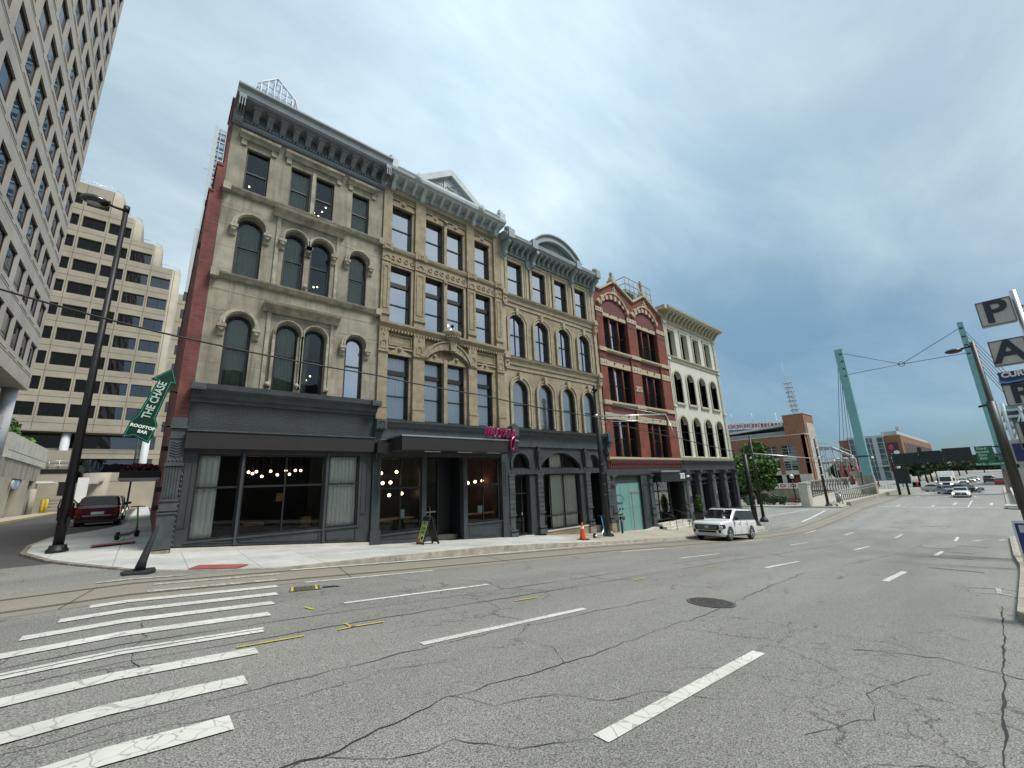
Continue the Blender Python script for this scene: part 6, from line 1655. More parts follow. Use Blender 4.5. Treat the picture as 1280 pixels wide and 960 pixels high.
for a, b in bays:
    for z0, z1 in ((4.6, 8.5), (.6, 3.65)):
        f = MB(); f.mesh(curve_solid([[(a, z0), (b, z0), (b, z1), (a, z1)], [(a + .15, z0 + .15), (b - .15, z0 + .15), (b - .15, z1 - .15), (a + .15, z1 - .15)]], BX + .4, BX + .55, axis='x'))
        for k in range(1, 4): f.box(BX + .42, BX + .53, a + .1, b - .1, z0 + (z1 - z0) * k / 4 - .05, z0 + (z1 - z0) * k / 4 + .05)
        f.box(BX + .41, BX + .54, (a + b) / 2 - .1, (a + b) / 2 + .1, z0 + .1, z1 - .1)
        o = f.build('window', mat('window_green_grey', (0.33, 0.42, 0.40), .5, var=.05) if 'window_green_grey' not in MATS else MATS['window_green_grey'], t)
        g = MB(); g.box(BX + .48, BX + .49, a + .1, b - .1, z0 + .1, z1 - .1); g.build('pane', M_gls_off, o)
mb = MB(); mb.box(BX + 3, BX + 3.2, 37.6, 75, -14, 10.8); mb.build('interior', M_dark, t)
mb = MB(); mb.box(156, 175, 43, 90, 10.9, 13.4); mb.build('upper_storey', mat('metal_wall_grey', (0.30, 0.32, 0.33), .5, var=.1), t)
mb = MB(); mb.prism([(43, 14.9), (62, 13.9), (90, 13.2), (90, 13.6), (62, 14.5), (43, 15.5)], 'x', 154.5, 176); mb.build('sloping_roof', M_palegrey, t)
# upper stands of the stadium with pink banners
t = thing('stadium_stands', 'curved stadium stands with a white roof edge and red panels above the brick building', 'stadium', (262, 90, 10))
arcp = [(255 + .012 * (y - 60) ** 2, y) for y in range(66, 140, 6)]
ro_ = lambda y: 26.2 + .14 * (y - 66)
mb = MB(); mr = MB(); mg = MB()
for (xa, ya), (xb, yb) in zip(arcp, arcp[1:]):
    za, zb = ro_(ya), ro_(yb)
    mb.hexa([(xa - 2, ya, za), (xa + 12, ya, za + 1), (xb + 12, yb, zb + 1), (xb - 2, yb, zb), (xa - 2, ya, za + .9), (xa + 12, ya, za + 2), (xb + 12, yb, zb + 2), (xb - 2, yb, zb + .9)])
    mb.hexa([(xa - .5, ya, za - 3.6), (xa + 12, ya, za - 3.6), (xb + 12, yb, zb - 3.6), (xb - .5, yb, zb - 3.6), (xa - .5, ya, za - 2.9), (xa + 12, ya, za - 2.9), (xb + 12, yb, zb - 2.9), (xb - .5, yb, zb - 2.9)])
    for k in range(3):
        t0, t1 = (k + .12) / 3, (k + .88) / 3
        p = lambda t_: (xa + (xb - xa) * t_, ya + (yb - ya) * t_, za + (zb - za) * t_)
        a, b = p(t0), p(t1)
        mr.hexa([(a[0], a[1], a[2] - 2.8), (a[0] + .2, a[1], a[2] - 2.8), (b[0] + .2, b[1], b[2] - 2.8), (b[0], b[1], b[2] - 2.8), (a[0], a[1], a[2] - .5), (a[0] + .2, a[1], a[2] - .5), (b[0] + .2, b[1], b[2] - .5), (b[0], b[1], b[2] - .5)])
    mg.hexa([(xa, ya, 2), (xa + 12, ya, 2), (xb + 12, yb, 2), (xb, yb, 2), (xa, ya, za - 3.6), (xa + 12, ya, za - 3.6), (xb + 12, yb, zb - 3.6), (xb, yb, zb - 3.6)])
    mb.tube([(xa - 1, ya, za - 3.5), (xa - 1, ya, za + 1)], .3, 6)
mb.build('roof_edge', M_white, t); mr.build('red_panel', mat('panel_pink_red', (0.45, 0.12, 0.15), .6, var=.2), t); mg.build('stand_body', mat('stand_grey', (0.18, 0.2, 0.2), .8, var=.3, scale=.3), t)
mb = MB()
for y in (74, 86, 97): mb.tube([(257, y, ro_(y)), (257, y, ro_(y) + 5)], .12, 5)
mb.build('flagpole', M_white, t)
# floodlight mast
t = thing('floodlight_mast', 'white lattice floodlight mast leaning over the corner tower of the ballpark', 'floodlight', (230, 57.4, 17))
mb = MB()
for z0, z1 in ((14, 31),):
    for dy in (-.9, .9): mb.tube([(230, 57.4 + dy, z0), (230, 58.3 + dy, z1 + 8)], .22, 6)
    for k in range(12): z = z0 + 1.8 * k; mb.tube([(230, 56.5 + .03 * k, z), (230, 58.3 + .03 * k, z + 1.8)], .13, 5)
mb.tube([(230, 58.6, 38), (230, 59.6, 53)], [.12, .05], 5); mb.build('mast_lattice', M_greywhite, t)
mb = MB(); mat('lamp_face_grey', (0.25, 0.28, 0.3), .4, var=.1)
for r in range(7):
    z = 28.5 + 2.2 * r; y = 57.6 + .13 * r; mb.box(229.4, 230.4, y - 1.7, y + 1.7, z, z + .2)
    for k in range(5): ml = MB(); ml.sphere((229.2, y - 1.5 + .75 * k, z + .7), .36, 8); ml.build('floodlight_lamp', MATS['lamp_face_grey'], t)
mb.build('lamp_shelf', M_greywhite, t)
# stair tower, walkway and red-and-white stacks behind the bridge
t = thing('pedestrian_ramp', 'white steel walkway sloping down beside the ballpark behind the bridge', 'walkway', (180, 36, -4.5))
mb = MB()
mb.prism([(40.3, 8.6), (36.4, 8.2), (31.4, 4.9), (31.4, 4.2), (36.4, 7.2), (40.3, 7.6)], 'x', 179, 182); mb.prism([(41.2, 3.2), (31, 3.2), (31, 2.7), (41.2, 2.7)], 'x', 179, 182)
mb.build('walkway_slab', M_palegrey, t)
mb = MB()
mb.tube([(179, 40.3, 9.8), (179, 36.4, 9.4), (179, 31.4, 6.2)], .12, 6); mb.tube([(179, 41.2, 4.2), (179, 31, 4.2)], .1, 6)
for y in (40.2, 38.2, 36.4, 34.5, 33, 31.5): zz = interp([(31.4, 5), (36.4, 8.2), (40.3, 8.6)], y); mb.tube([(179, y, zz - .5), (179, y, zz + 1.2)], .08, 5)
for y in (40.6, 39, 37): mb.tube([(179, y, -4.5), (179, y, 8)], .14, 8); mb.tube([(182, y, -4.5), (182, y, 8)], .14, 8)
for z in (0, 2.5, 5, 7.4): mb.tube([(179, 41, z), (179, 38.5, z + .6)], .1, 5); mb.box(179, 182, 39.2, 41.3, z, z + .15)
mb.build('railing', M_greywhite, t)
t = thing('smokestack_sculpture', 'cluster of grey and red decorative stacks left of the bridge pylon', 'sculpture', (175, 32, -4.5))
mb = MB(); mr = MB()
for k, y in enumerate((30.2, 32.2, 34.2)):
    mb.tube([(175, y, -4.5), (175, y + .5, 3.6)], .55, 12); mr.tube([(174, y - .75, -4.3), (174, y - .25, 1.5)], .3, 8)
    mb.lathe([(.4, 0), (.9, .2), (.9, .5), (.3, .9)], 175, y + .5, 3.4, 12)
    for z in (.2, 1.6, 2.8): mb.box(174.3, 175.7, y - .3, y + 1.1, z, z + .8)
mb.build('stack', mat('stack_grey', (0.4, 0.38, 0.36), .6, var=.3, scale=2), t); mr.build('red_stripe', mat('stack_red', (0.5, 0.05, 0.05), .5, var=.3, scale=3), t)
# second brick building
t = thing('brick_museum_building', 'orange brick building with a glass corner and a tall banner beyond the bridge', 'building', (250, 30, -4.5))
mb = MB(); mb.box(230, 352, 23.6, 28.7, -1.0, 13.5); mb.box(231, 352, 28.7, 44, 1, 13.0); mb.build('brick_wall', M_brickfar, t)
mb = MB(); mb.box(229.8, 352.2, 23.4, 28.9, -8, -1.0); mb.build('limestone_base', M_concl, t)
mb = MB(); mb.box(232, 350, 24.5, 29.5, 13.5, 15.2); mb.box(229.5, 351, 28.5, 41, 13.0, 13.9); mb.box(230, 232, 23.3, 24.3, 15.2, 16.7); mb.build('roof_storey', M_palegrey, t)
mb = MB()
for k in range(26): x = 237 + 4.4 * k; mb.box(x, x + 2.6, 23.5, 23.62, 4.0, 10.6)
mb.build('side_window', mat('window_brown_dark', (0.07, 0.05, 0.04), .4, var=.2), t)
mb = MB(); mb.box(229.6, 231, 28.75, 40.4, -7, 13.0); mb.build('corner_glazing', mat('glazing_greenish', (0.10, 0.15, 0.16), .15, var=.6, scale=.35), t)
mb = MB()
for y in (28.9, 31, 33.4, 36, 38.4, 40.3): mb.box(229.3, 229.6, y - .12, y + .12, -7, 13.0)
for z in (-4, -1, 1.2, 3.6, 6, 8.4, 10.8): mb.box(229.35, 229.58, 28.8, 40.4, z - .1, z + .1)
mb.box(227, 230, 28.9, 31.8, 1.0, 1.5); mb.box(229, 229.4, 31, 32.4, -7, 13); mb.build('mullion_grid', M_palegrey, t)
mb = MB(); mb.box(229.5, 229.9, 25.0, 28.0, 5.0, 10.5); o = mb.build('banner', mat('banner_navy', (0.035, 0.03, 0.06), .6, var=.3, scale=1), t)
mb = MB(); mb.sphere((229.45, 27.0, 8.6), .8, 10, (.1, 1, 1.5)); mb.build('banner_red_shape', mat('banner_red', (0.5, 0.06, 0.08), .6, var=.3), o)
mb = MB(); mb.sphere((229.45, 25.7, 6.4), .8, 10, (.1, 1.2, 1)); mb.sphere((229.45, 27.2, 5.2), .7, 10, (.1, .7, 1.3)); mb.build('banner_white_shape', M_white, o)
# brick far wall of trees: individual trees
def tree(name, label, x, y, z, h, r, n, size, m, seed, group=None, tr=.25, sq=.85, th=None):
    t = thing(name, label, 'tree', (x, y, z), group)
    rg = random.Random(seed); th = th or h * .35
    mb = MB(); mb.tube([(x, y, z - .1), (x + .1, y, z + th * .5), (x, y + .1, z + th), (x, y, z + h * .75)], [tr, tr * .8, tr * .6, tr * .15], 8)
    blobs = []
    for k in range(9):
        a = rg.uniform(0, 6.28); rr = r * rg.uniform(.1, .62); zz = z + th + (h - th) * rg.uniform(.18, .85)
        fall = 1 - .5 * abs((zz - z - th) / (h - th) - .4)
        bx, by = x + rr * fall * math.cos(a), y + rr * fall * math.sin(a)
        blobs.append((bx, by, zz, r * rg.uniform(.34, .55) * fall)); mb.tube([(x, y, z + th * rg.uniform(.7, 1.1)), (bx, by, zz)], [tr * .35, tr * .08], 5)
    mb.build('trunk', M_bark, t)
    mb = MB()
    for k, (bx, by, bz_, br) in enumerate(blobs): leaves(mb, (bx, by, bz_), br, n // 9, size, seed * 7 + k, (1, 1, sq), .25)
    leaves(mb, (x, y, z + th + (h - th) * .45), r * .75, n // 4, size, seed * 11, (1, 1, (h - th) / 2 / r), .2)
    mb.build('crown', m, t, recalc=False)
    return t
tree('maple_tree', 'bright green maple tree at the end of the building row', 71, 25.0, -4.4, 9.2, 4.2, 5200, .34, M_leaf, 21, tr=.18, th=1.6)
tree('maple_tree', 'small dark green tree behind the maple at the row end', 74, 29.5, -4.6, 6.0, 3.0, 2500, .3, M_leafd, 22, tr=.16, th=1.2)
tree('street_tree', 'green tree glimpsed between the ballpark and the bridge pylon', 190, 37.0, -6, 9.5, 5.0, 1600, .7, M_leafd, 23, 'trees beyond the bridge')
FT = [(168, 15.5, 8.2, 4.6), (178, 14.8, 8.8, 4.8), (190, 14.6, 9.2, 5), (204, 14.2, 9.5, 5), (220, 14.2, 9.5, 5.4), (240, 14.0, 10, 5.6), (265, 14.0, 10.5, 6), (300, 13.0, 11, 7), (345, 12, 11, 8), (390, 6, 10, 9), (430, -2, 10, 9), (330, -8, 11, 7), (280, -7.5, 10, 6), (240, -7, 9.5, 5.5), (205, -6.5, 9, 5), (450, 16, 12, 10)]
for i, (x, y, h, r) in enumerate(FT):
    tree('street_tree', 'round dark green street tree in the far row beyond the bridge', x, y, -4.5, h, r, 1300, .5 + x / 700, M_leafd, 30 + i, 'street trees far along the road', tr=.3)
mb = MB(); 
leaves(mb, (620, 8, 0), 1.0, 3200, 3.4, 99, (20, 120, 11), 0); o = mb.build('far_woods', M_leafd, kind='stuff', recalc=False, label='dark line of far trees closing the end of the road')

# teal suspension pylons and their cables
def pylon(x, ya, yb, label, zb, zc, zt_):
    t = thing('bridge_pylon', label, 'pylon', (x, (ya + yb) / 2, zb), 'teal pylons of the bridge')
    mb = MB(); mb.hexa([(x - .7, ya, zc), (x + .7, ya, zc), (x + .7, yb, zc), (x - .7, yb, zc), (x - .5, ya + .12, zt_), (x + .5, ya + .12, zt_), (x + .5, yb - .08, zt_), (x - .5, yb - .08, zt_)])
    mb.build('steel_shaft', M_teal, t)
    mb = MB(); mb.hexa([(x - 1, ya - .15, zb), (x + 1, ya - .15, zb), (x + 1, yb + .25, zb), (x - 1, yb + .25, zb), (x - .75, ya - .05, zc - .003), (x + .75, ya - .05, zc - .003), (x + .75, yb + .05, zc - .003), (x - .75, yb + .05, zc - .003)])
    mb.build('concrete_base', M_concs, t)
    mb = MB()
    for k in range(4): mb.box(x - .62, x - .5, ya + .3, ya + .7, zt_ - 1.2 - 1.5 * k, zt_ - 1.0 - 1.5 * k)
    mb.box(x - .75, x - .6, ya - .2, yb + .2, zc + 3.5, zc + 3.7); mb.build('cable_anchor', M_bronze, t)
    return t
t = pylon(102, 15.45, 16.9, 'teal bridge pylon rising left of the roadway', -4.4, -1.1, 23.7)
mb = MB(); mb.prism([(17.2, -1.3), (18.7, -.9), (18.7, -.2), (17.4, -.1), (17.1, -.4)], 'x', 101.2, 102.8); mb.prism([(17.2, -4.3), (17.6, -4.3), (18.2, -1.0), (17.2, -1.2)], 'x', 101.4, 102.6); mb.build('deck_bracket', M_concs, t)
pylon(102, -1.2, -.3, 'teal bridge pylon behind the lamp post right of the roadway', -4.4, -.8, 23.9)
t = thing('bridge_cables', 'thin steel cables crossing at a ring between the two teal pylons', 'cable', (102, 8, 18.6))
mb = MB(); ringc = (102, 7.7, 18.6)
for a in ((102, 15.5, 22.7), (102, 15.5, 18.4), (102, -.4, 22.9), (102, -.4, 18.5)): mb.tube([a, ringc], .05, 5)
mb.build('cross_cable', M_bronze, t); mb = MB()
mb.tube([(102, 7.7 + .42 * math.cos(q), 18.6 + .42 * math.sin(q)) for q in [2 * math.pi * i / 14 for i in range(15)]], .05, 5); mb.build('ring', M_bronze, t)
mb = MB()
for k in range(7): mb.tube([(102, 16.5, 22.5 - .9 * k), (128 + 7 * k, 26 + .1 * k, -4)], .045, 5); mb.tube([(102, -1.0, 22.5 - .9 * k), (70 + 4 * k, -7, -2)], .045, 5)
mb.build('back_stay', M_bronze, t)
# curved bridge balustrade
t = thing('bridge_balustrade', 'long curving grey steel balustrade along the bridge pavement with a concrete end post', 'railing', (95, 21, -4.4))
path = [(68.5, 17.6), (74, 19.5), (80, 20.9), (90, 22.4), (103, 23.6), (112, 23.6), (124, 23.2)]
mb = MB(); mr = MB()
for off, z in ((0, -1.55), (.0, -4.05), (.05, -1.75)): mr.tube([(x, y + off, z if x > 72 else z - .0) for x, y in path], .07, 6)
mr.build('rail', M_concs, t)
tot = []
for (xa, ya), (xb, yb) in zip(path, path[1:]):
    n = int(math.hypot(xb - xa, yb - ya) / 1.9)
    for i in range(n): tot.append((xa + (xb - xa) * i / n, ya + (yb - ya) * i / n))
mat('baluster_grey', (0.20, 0.19, 0.175), .7, var=.2)
for i, (x, y) in enumerate(tot): mb = MB(); mb.tube([(x, y, -4.3), (x, y + .05, -3), (x - .15, y - .35, -1.85), (x - .25, y - .4, -1.6)], .11, 6); mb.build('baluster', MATS['baluster_grey'], t)
mb = MB(); mb.box(65.6, 67.2, 16.9, 17.9, -4.7, -1.5); mb.box(65.5, 67.3, 16.8, 18.0, -1.5, -1.35); mb.build('end_post', M_concl, t)
t = thing('ramp_railing', 'short curved grey railing at the foot of the teal pylon', 'railing', (80, 15.5, -4.4))
pth = [(71.5, 14.9), (73, 15.6), (78, 16.0), (86, 15.6), (95, 15.3), (100, 15.2)]
mb = MB(); mb.tube([(x, y, -3.0 + (x - 71) * .02) for x, y in pth], .09, 6); mb.tube([(x, y, -3.4 + (x - 71) * .02) for x, y in pth], .05, 6)
mb.tube([(71.5, 14.9, -3.0), (71.1, 14.7, -3.3), (71.2, 14.6, -4.3)], .09, 6); mb.build('rail', M_silver, t)
for i in range(28): x = 72 + i; y = interp(pth, x); mb = MB(); mb.tube([(x, y, -4.3), (x, y, -3.0 + (x - 71) * .02)], .07, 5); mb.build('baluster', MATS['baluster_grey'], t)
# low wall across the cut with construction boards
t = thing('underpass_wall', 'long grey concrete wall with a brick foot beyond the corner tree', 'wall', (84, 27, -5))
mb = MB(); mb.box(84, 84.6, 21.6, 60, -4.5, -2.75); mb.box(83.9, 84.7, 21.6, 60, -2.75, -2.6); mb.build('wall_face', M_concs, t)
mb = MB(); mb.box(82.5, 83.2, 21.6, 26, -5.2, -4.05); mb.build('brick_foot', M_brickfar, t)
for k in range(6):
    y = 22.3 + 1.55 * k
    t = thing('construction_board', 'white construction board with a red arrow on the concrete wall, one of a row', 'sign', (85, y, -2.5), 'construction boards in a row on the wall')
    mb = MB(); mb.box(84.9, 85.0, y - .7, y + .7, -2.58, -1.75); mb.build('board_panel', M_white, t)
    mb = MB(); mb.mesh(curve_solid([[(y - .45, -2.28), (y - .3, -2.4), (y + .3, -2.4), (y + .45, -2.28), (y + .45, -2.02), (y + .3, -1.9), (y - .3, -1.9), (y - .45, -2.02)], [(y - .25, -2.25), (y + .25, -2.25), (y + .25, -2.05), (y - .25, -2.05)]], 84.86, 84.9, axis='x')); mb.build('red_symbol', mat('board_red', (0.5, 0.05, 0.05), .5, var=0) if 'board_red' not in MATS else MATS['board_red'], t)
for k, (x, y, rr) in enumerate(((70, 22.6, 1.0), (71, 24.2, 1.1), (70.5, 26.0, 1.0), (69.8, 21.2, .8))):
    shrub('shrub', 'grey-green low shrub in the bed behind the crossing', (x, y, -4.5), rr, 700, .16, mat('leaf_grey_green', (0.10, 0.15, 0.08), .7, var=.4, scale=2) if k == 0 else MATS['leaf_grey_green'], 60 + k, 'low shrubs behind the crossing')
t = thing('litter_bin', 'dark green litter bin between the two black poles at the crossing', 'bin', (66.6, 25.2, -4.5))
mb = MB(); mb.lathe([(.36, 0), (.42, .1), (.42, 1.1), (.46, 1.15), (.3, 1.35), (.05, 1.4)], 66.6, 24.6, -4.4, 16); mb.build('bin_body', mat('bin_green', (0.02, 0.10, 0.08), .5, var=.1), t)
mb = MB(); mb.tube([(66.6, 24.6, -3.3), (66.6, 24.6, -3.2)], .47, 16); mb.build('rim', M_frame, t)

# gantry with the backs of road signs
t = thing('sign_gantry', 'dark overhead sign gantry spanning the road with the backs of its sign panels', 'gantry', (100, 6, -4.5))
GX = 100.0
mb = MB()
for z in (.45, 1.6): mb.tube([(GX, -1.6, z), (GX, 12.4, z)], .09, 6); mb.tube([(GX + .8, -1.6, z), (GX + .8, 12.4, z)], .09, 6)
for k in range(14): y = -1.4 + k; mb.tube([(GX, y, .45), (GX, y + 1, 1.6)], .05, 5); mb.tube([(GX + .8, y, 1.6), (GX + .8, y + 1, .45)], .05, 5)
mb.build('truss', M_blackp, t)
mb = MB(); mb.tube([(GX + .4, 12.2, -4.5), (GX + .4, 12.2, 2.0)], .2, 10); mb.tube([(GX + .4, 11.0, -4.5), (GX + .4, 11.0, -2.0)], .16, 8); mb.tube([(GX + .4, -1.4, -4.5), (GX + .4, -1.4, 2.9)], .25, 10); mb.build('post', M_blackp, t)
for a, b, z0, z1 in ((8.55, 12.0, .68, 2.55), (5.7, 8.45, .75, 2.7), (2.3, 5.6, .8, 2.95)):
    mb = MB(); mb.box(GX - .2, GX - .1, a, b, z0, z1); p = mb.build('sign_back', mat('sign_back_dark', (0.012, 0.02, 0.024), .6, var=.2), t) if 'sign_back_dark' not in MATS else mb.build('sign_back', MATS['sign_back_dark'], t)
    q = MB()
    for k in range(3): y = a + (b - a) * (k + .5) / 3; q.box(GX - .26, GX - .2, y - .06, y + .06, z0 + .05, z1 - .05)
    q.build('sign_stiffener', M_frame, p)
mb = MB(); mb.box(GX - .3, GX - .2, -.05, 1.9, .55, 2.95); p = mb.build('green_sign', mat('sign_dark_green', (0.004, 0.10, 0.05), .4, var=.05), t)
mb = MB()
for k, s in enumerate(('Third', 'Second', 'Fort', 'Exit')): put_text(mb, s, .5, (GX - .31, 1.2, 2.55 - .5 * k), (0, -1, 0), (0, 0, 1), .01, .01)
mb.build('sign_text', mat('sign_text_pale', (0.45, 0.6, 0.5), .5, var=0), p)
mb = MB(); mb.box(GX - .3, GX - .2, -1.1, 2.2, -.08, .4); p = mb.build('street_name_sign', mat('sign_teal_green', (0.02, 0.17, 0.13), .4, var=.05), t)
mb = MB(); put_text(mb, 'East St    Central Way', .36, (GX - .31, .55, .15), (0, -1, 0), (0, 0, 1), .01, .008); mb.build('sign_text', MATS['sign_text_pale'], p)
mb = MB(); mb.box(GX - .3, GX, 10.3, 12.3, -2.6, .0); mb.box(GX - .32, GX - .3, 11.4, 11.5, -2.5, -.1); mb.build('hanging_panel', MATS['sign_back_dark'], t)
mb = MB(); mb.box(GX - .5, GX - .2, 8.0, 8.5, 2.4, 3.4); mb.build('junction_box', M_frame, t)

# steel structure right of the lamp post
t = thing('steel_grandstand', 'pale steel and glass structure behind the letter sign at the right edge', 'building', (150, -10, -4.5))
mb = MB()
for z in (5, 8.5, 10.5, 12): mb.box(150, 165, -22, -3.2, z, z + .5)
for y in (-3.6, -6, -9, -13, -18): mb.tube([(150, y, -4), (150, y, 14)], .35, 6); mb.tube([(150, y, 5), (150, y - 2.5, 12)], .18, 5)
mb.build('steel_frame', M_palegrey, t)
mb = MB(); mb.box(152, 165, -22, -4, -4, 5); mb.box(153, 165, -22, -4.4, 8.8, 10.4); mb.box(151, 165, -22, -3.6, 12.5, 13.4); mb.build('glazing', mat('glazing_teal', (0.10, 0.30, 0.32), .2, var=.4, scale=.4), t)
t = thing('bridge_end_block', 'pale stepped concrete block and kerb island where the bridge begins on the right', 'block', (70, -.6, -4.4))
mb = MB(); mb.box(69.5, 100, -1.5, -.5, -4.4, -3.5); mb.box(69.5, 73, -2.2, -.45, -4.4, -3.2); mb.prism([(67.5, .3), (69.4, .35), (72, -.3), (72, -3), (67.5, -3)], 'z', -4.38, -4.15); mb.build('concrete_block', M_concl, t)

# letter sign P A R K on the right
t = thing('letter_sign', 'vertical parking sign of square pale boxes with dark letters on a steel post', 'sign', (30, -1.6, -3.9))
S = 30 / 14.0
mb = MB(); mb.tube([(30.1, -.96 * S - .1, H(30, 0) + .15), (30.1, -.96 * S - .1, 3.75 * S)], .12, 8); mb.tube([(30.1, -.96 * S, 3.35 * S), (30.1, -1.4 * S, 3.4 * S)], .08, 6); mb.build('post', M_silver, t)
for ch, zt_, zb_ in (('P', 3.62, 3.05), ('A', 2.68, 2.12), ('R', 1.68, 1.22), ('K', .86, .30)):
    mb = MB(); mb.box(29.9, 30.3, -.93 * S, -.42 * S, zb_ * S, zt_ * S); p = mb.build('letter_box', mat('box_pale_grey', (0.47, 0.47, 0.45), .6, var=.08) if 'box_pale_grey' not in MATS else MATS['box_pale_grey'], t)
    q = MB(); q.mesh(curve_solid([[(-.94 * S, zb_ * S - .02), (-.41 * S, zb_ * S - .02), (-.41 * S, zt_ * S + .02), (-.94 * S, zt_ * S + .02)], [(-.92 * S, zb_ * S + .03), (-.43 * S, zb_ * S + .03), (-.43 * S, zt_ * S - .03), (-.92 * S, zt_ * S - .03)]], 29.88, 29.93, axis='x')); q.build('box_edge', mat('edge_brownish', (0.16, 0.13, 0.13), .5, var=0) if 'edge_brownish' not in MATS else MATS['edge_brownish'], p)
    q = MB(); put_text(q, ch, 1.25 * (zt_ - zb_) * S, (29.88, -.675 * S, (zt_ + zb_) / 2 * S), (0, -1, 0), (0, 0, 1), .03, .035); q.build('letter', mat('letter_navy', (0.015, 0.025, 0.04), .5, var=0) if 'letter_navy' not in MATS else MATS['letter_navy'], p)
t = thing('shop_name_sign', 'dark navy sign with white lettering and a blue swoosh between the letter boxes', 'sign', (30, -1.6, 4))
mb = MB(); mb.box(29.86, 29.96, -1.3 * S, -.41 * S, 1.73 * S, 1.97 * S); mb.box(29.97, 30.2, -1.2 * S, -.41 * S, 1.69 * S, 1.73 * S); mb.build('sign_panel', mat('sign_navy', (0.02, 0.035, 0.10), .4, var=.05), t)
mb = MB(); put_text(mb, 'CURR', .34, (29.84, -.66 * S, 1.895 * S), (0, -1, 0), (0, 0, 1), .02, .014); mb.build('sign_text', M_white, t)
mb = MB(); mb.mesh(curve_solid([[(-.40 * S, 1.80 * S), (-.5 * S, 1.75 * S), (-.7 * S, 1.76 * S), (-1.0 * S, 1.83 * S), (-1.0 * S, 1.81 * S), (-.7 * S, 1.73 * S), (-.5 * S, 1.71 * S), (-.39 * S, 1.74 * S)]], 29.82, 29.85, axis='x')); mb.build('swoosh', mat('swoosh_blue', (0.08, 0.25, 0.60), .4, var=0), t)
t = thing('blue_panel_sign', 'dark blue panel in a white frame below the letter boxes', 'sign', (30, -1, 0))
mb = MB(); mb.box(29.95, 30.15, -.9 * S, -.24 * S, .0 * S, .5 * S); mb.build('frame', MATS['box_pale_grey'], t); mb = MB(); mb.box(29.9, 29.95, -.88 * S, -.29 * S, .05 * S, .42 * S); mb.build('panel', mat('panel_blue', (0.01, 0.02, 0.12), .4, var=.05), t)
mb = MB(); mb.box(29.95, 30.15, -1.5 * S, -.17 * S, -.55 * S, -.08 * S); mb.build('lower_panel', MATS['box_pale_grey'], t)
mb = MB(); mb.tube([(30.1, -.6 * S, H(30, 0)), (30.1, -.6 * S, .1)], .1, 8); mb.build('post', M_blackp, t)
# blue sign at the right edge
t = thing('blue_kerb_sign', 'blue and grey sign board standing at the right kerb with a white letter C', 'sign', (12, -.5, -2.6))
zb = H(12, 0) + .15
mb = MB(); mb.box(11.97, 12.03, -1.2, .03, zb, -1.03); mb.build('board', mat('board_blue', (0.012, 0.025, 0.15), .35, var=.04), t)
mb = MB(); mb.box(11.955, 11.965, -1.16, -.02, -1.2, -1.07); mb.build('grey_band', mat('band_grey', (0.45, 0.48, 0.5), .5, var=0), t)
mb = MB(); mb.mesh(curve_solid([[(-1.22, zb), (.05, zb), (.05, -1.0), (-1.22, -1.0)], [(-1.19, zb + .03), (.02, zb + .03), (.02, -1.04), (-1.19, -1.04)]], 11.95, 12.05, axis='x')); mb.build('frame', M_silver, t)
mb = MB(); put_text(mb, 'C', .2, (11.95, -.16, -1.42), (0, -1, 0), (0, 0, 1), .01, .008); mb.build('letter', M_white, t)
# ------------------------------------------------------------------ street furniture
# lamp post at the corner
t = thing('street_lamp', 'tall black street lamp with an oval head at the corner of the side street', 'street lamp', (-1.95, 20.2, -1.58))
mb = MB(); mb.tube([(-1.95, 20.2, -1.45), (-1.98, 20.2, 4), (-2.0, 20.2, 11.0)], [.135, .11, .078], 14); mb.tube([(-2.0, 20.2, 10.9), (-2.0, 20.2, 11.15)], .1, 10)
mb.box(-1.86, -1.78, 20.0, 20.15, -.75, -.5); mb.build('pole_shaft', M_blackp, t)
mb = MB(); mb.lathe([(.02, .28), (.2, .26), (.22, .16), (.26, .13), (.27, 0), (.02, 0)], -1.95, 20.2, -1.6, 16)
for k in range(4): mb.tube([(-1.95 + .22 * math.cos(k * 1.57 + .7), 20.2 + .22 * math.sin(k * 1.57 + .7), -1.5), (-1.95 + .22 * math.cos(k * 1.57 + .7), 20.2 + .22 * math.sin(k * 1.57 + .7), -1.36)], .03, 6)
mb.build('base', M_blackp, t)
mb = MB(); mb.tube([(-2.0, 20.2, 10.95), (-2.35, 20.15, 10.96), (-2.5, 20.1, 10.98)], .05, 8); mb.build('arm', M_blackp, t)
mb = MB(); mb.sphere((-2.85, 20.05, 10.95), .42, 16, (1, .62, .42)); mb.build('lamp_head', mat('lamp_head_black', (0.015, 0.016, 0.018), .15, var=0, coat=.5), t)
mb = MB(); mb.sphere((-2.85, 20.05, 10.84), .24, 12, (1, .7, .4)); mb.build('lens', mat('lamp_lens', (0.45, 0.45, 0.42), .2, var=.2, scale=8), t)

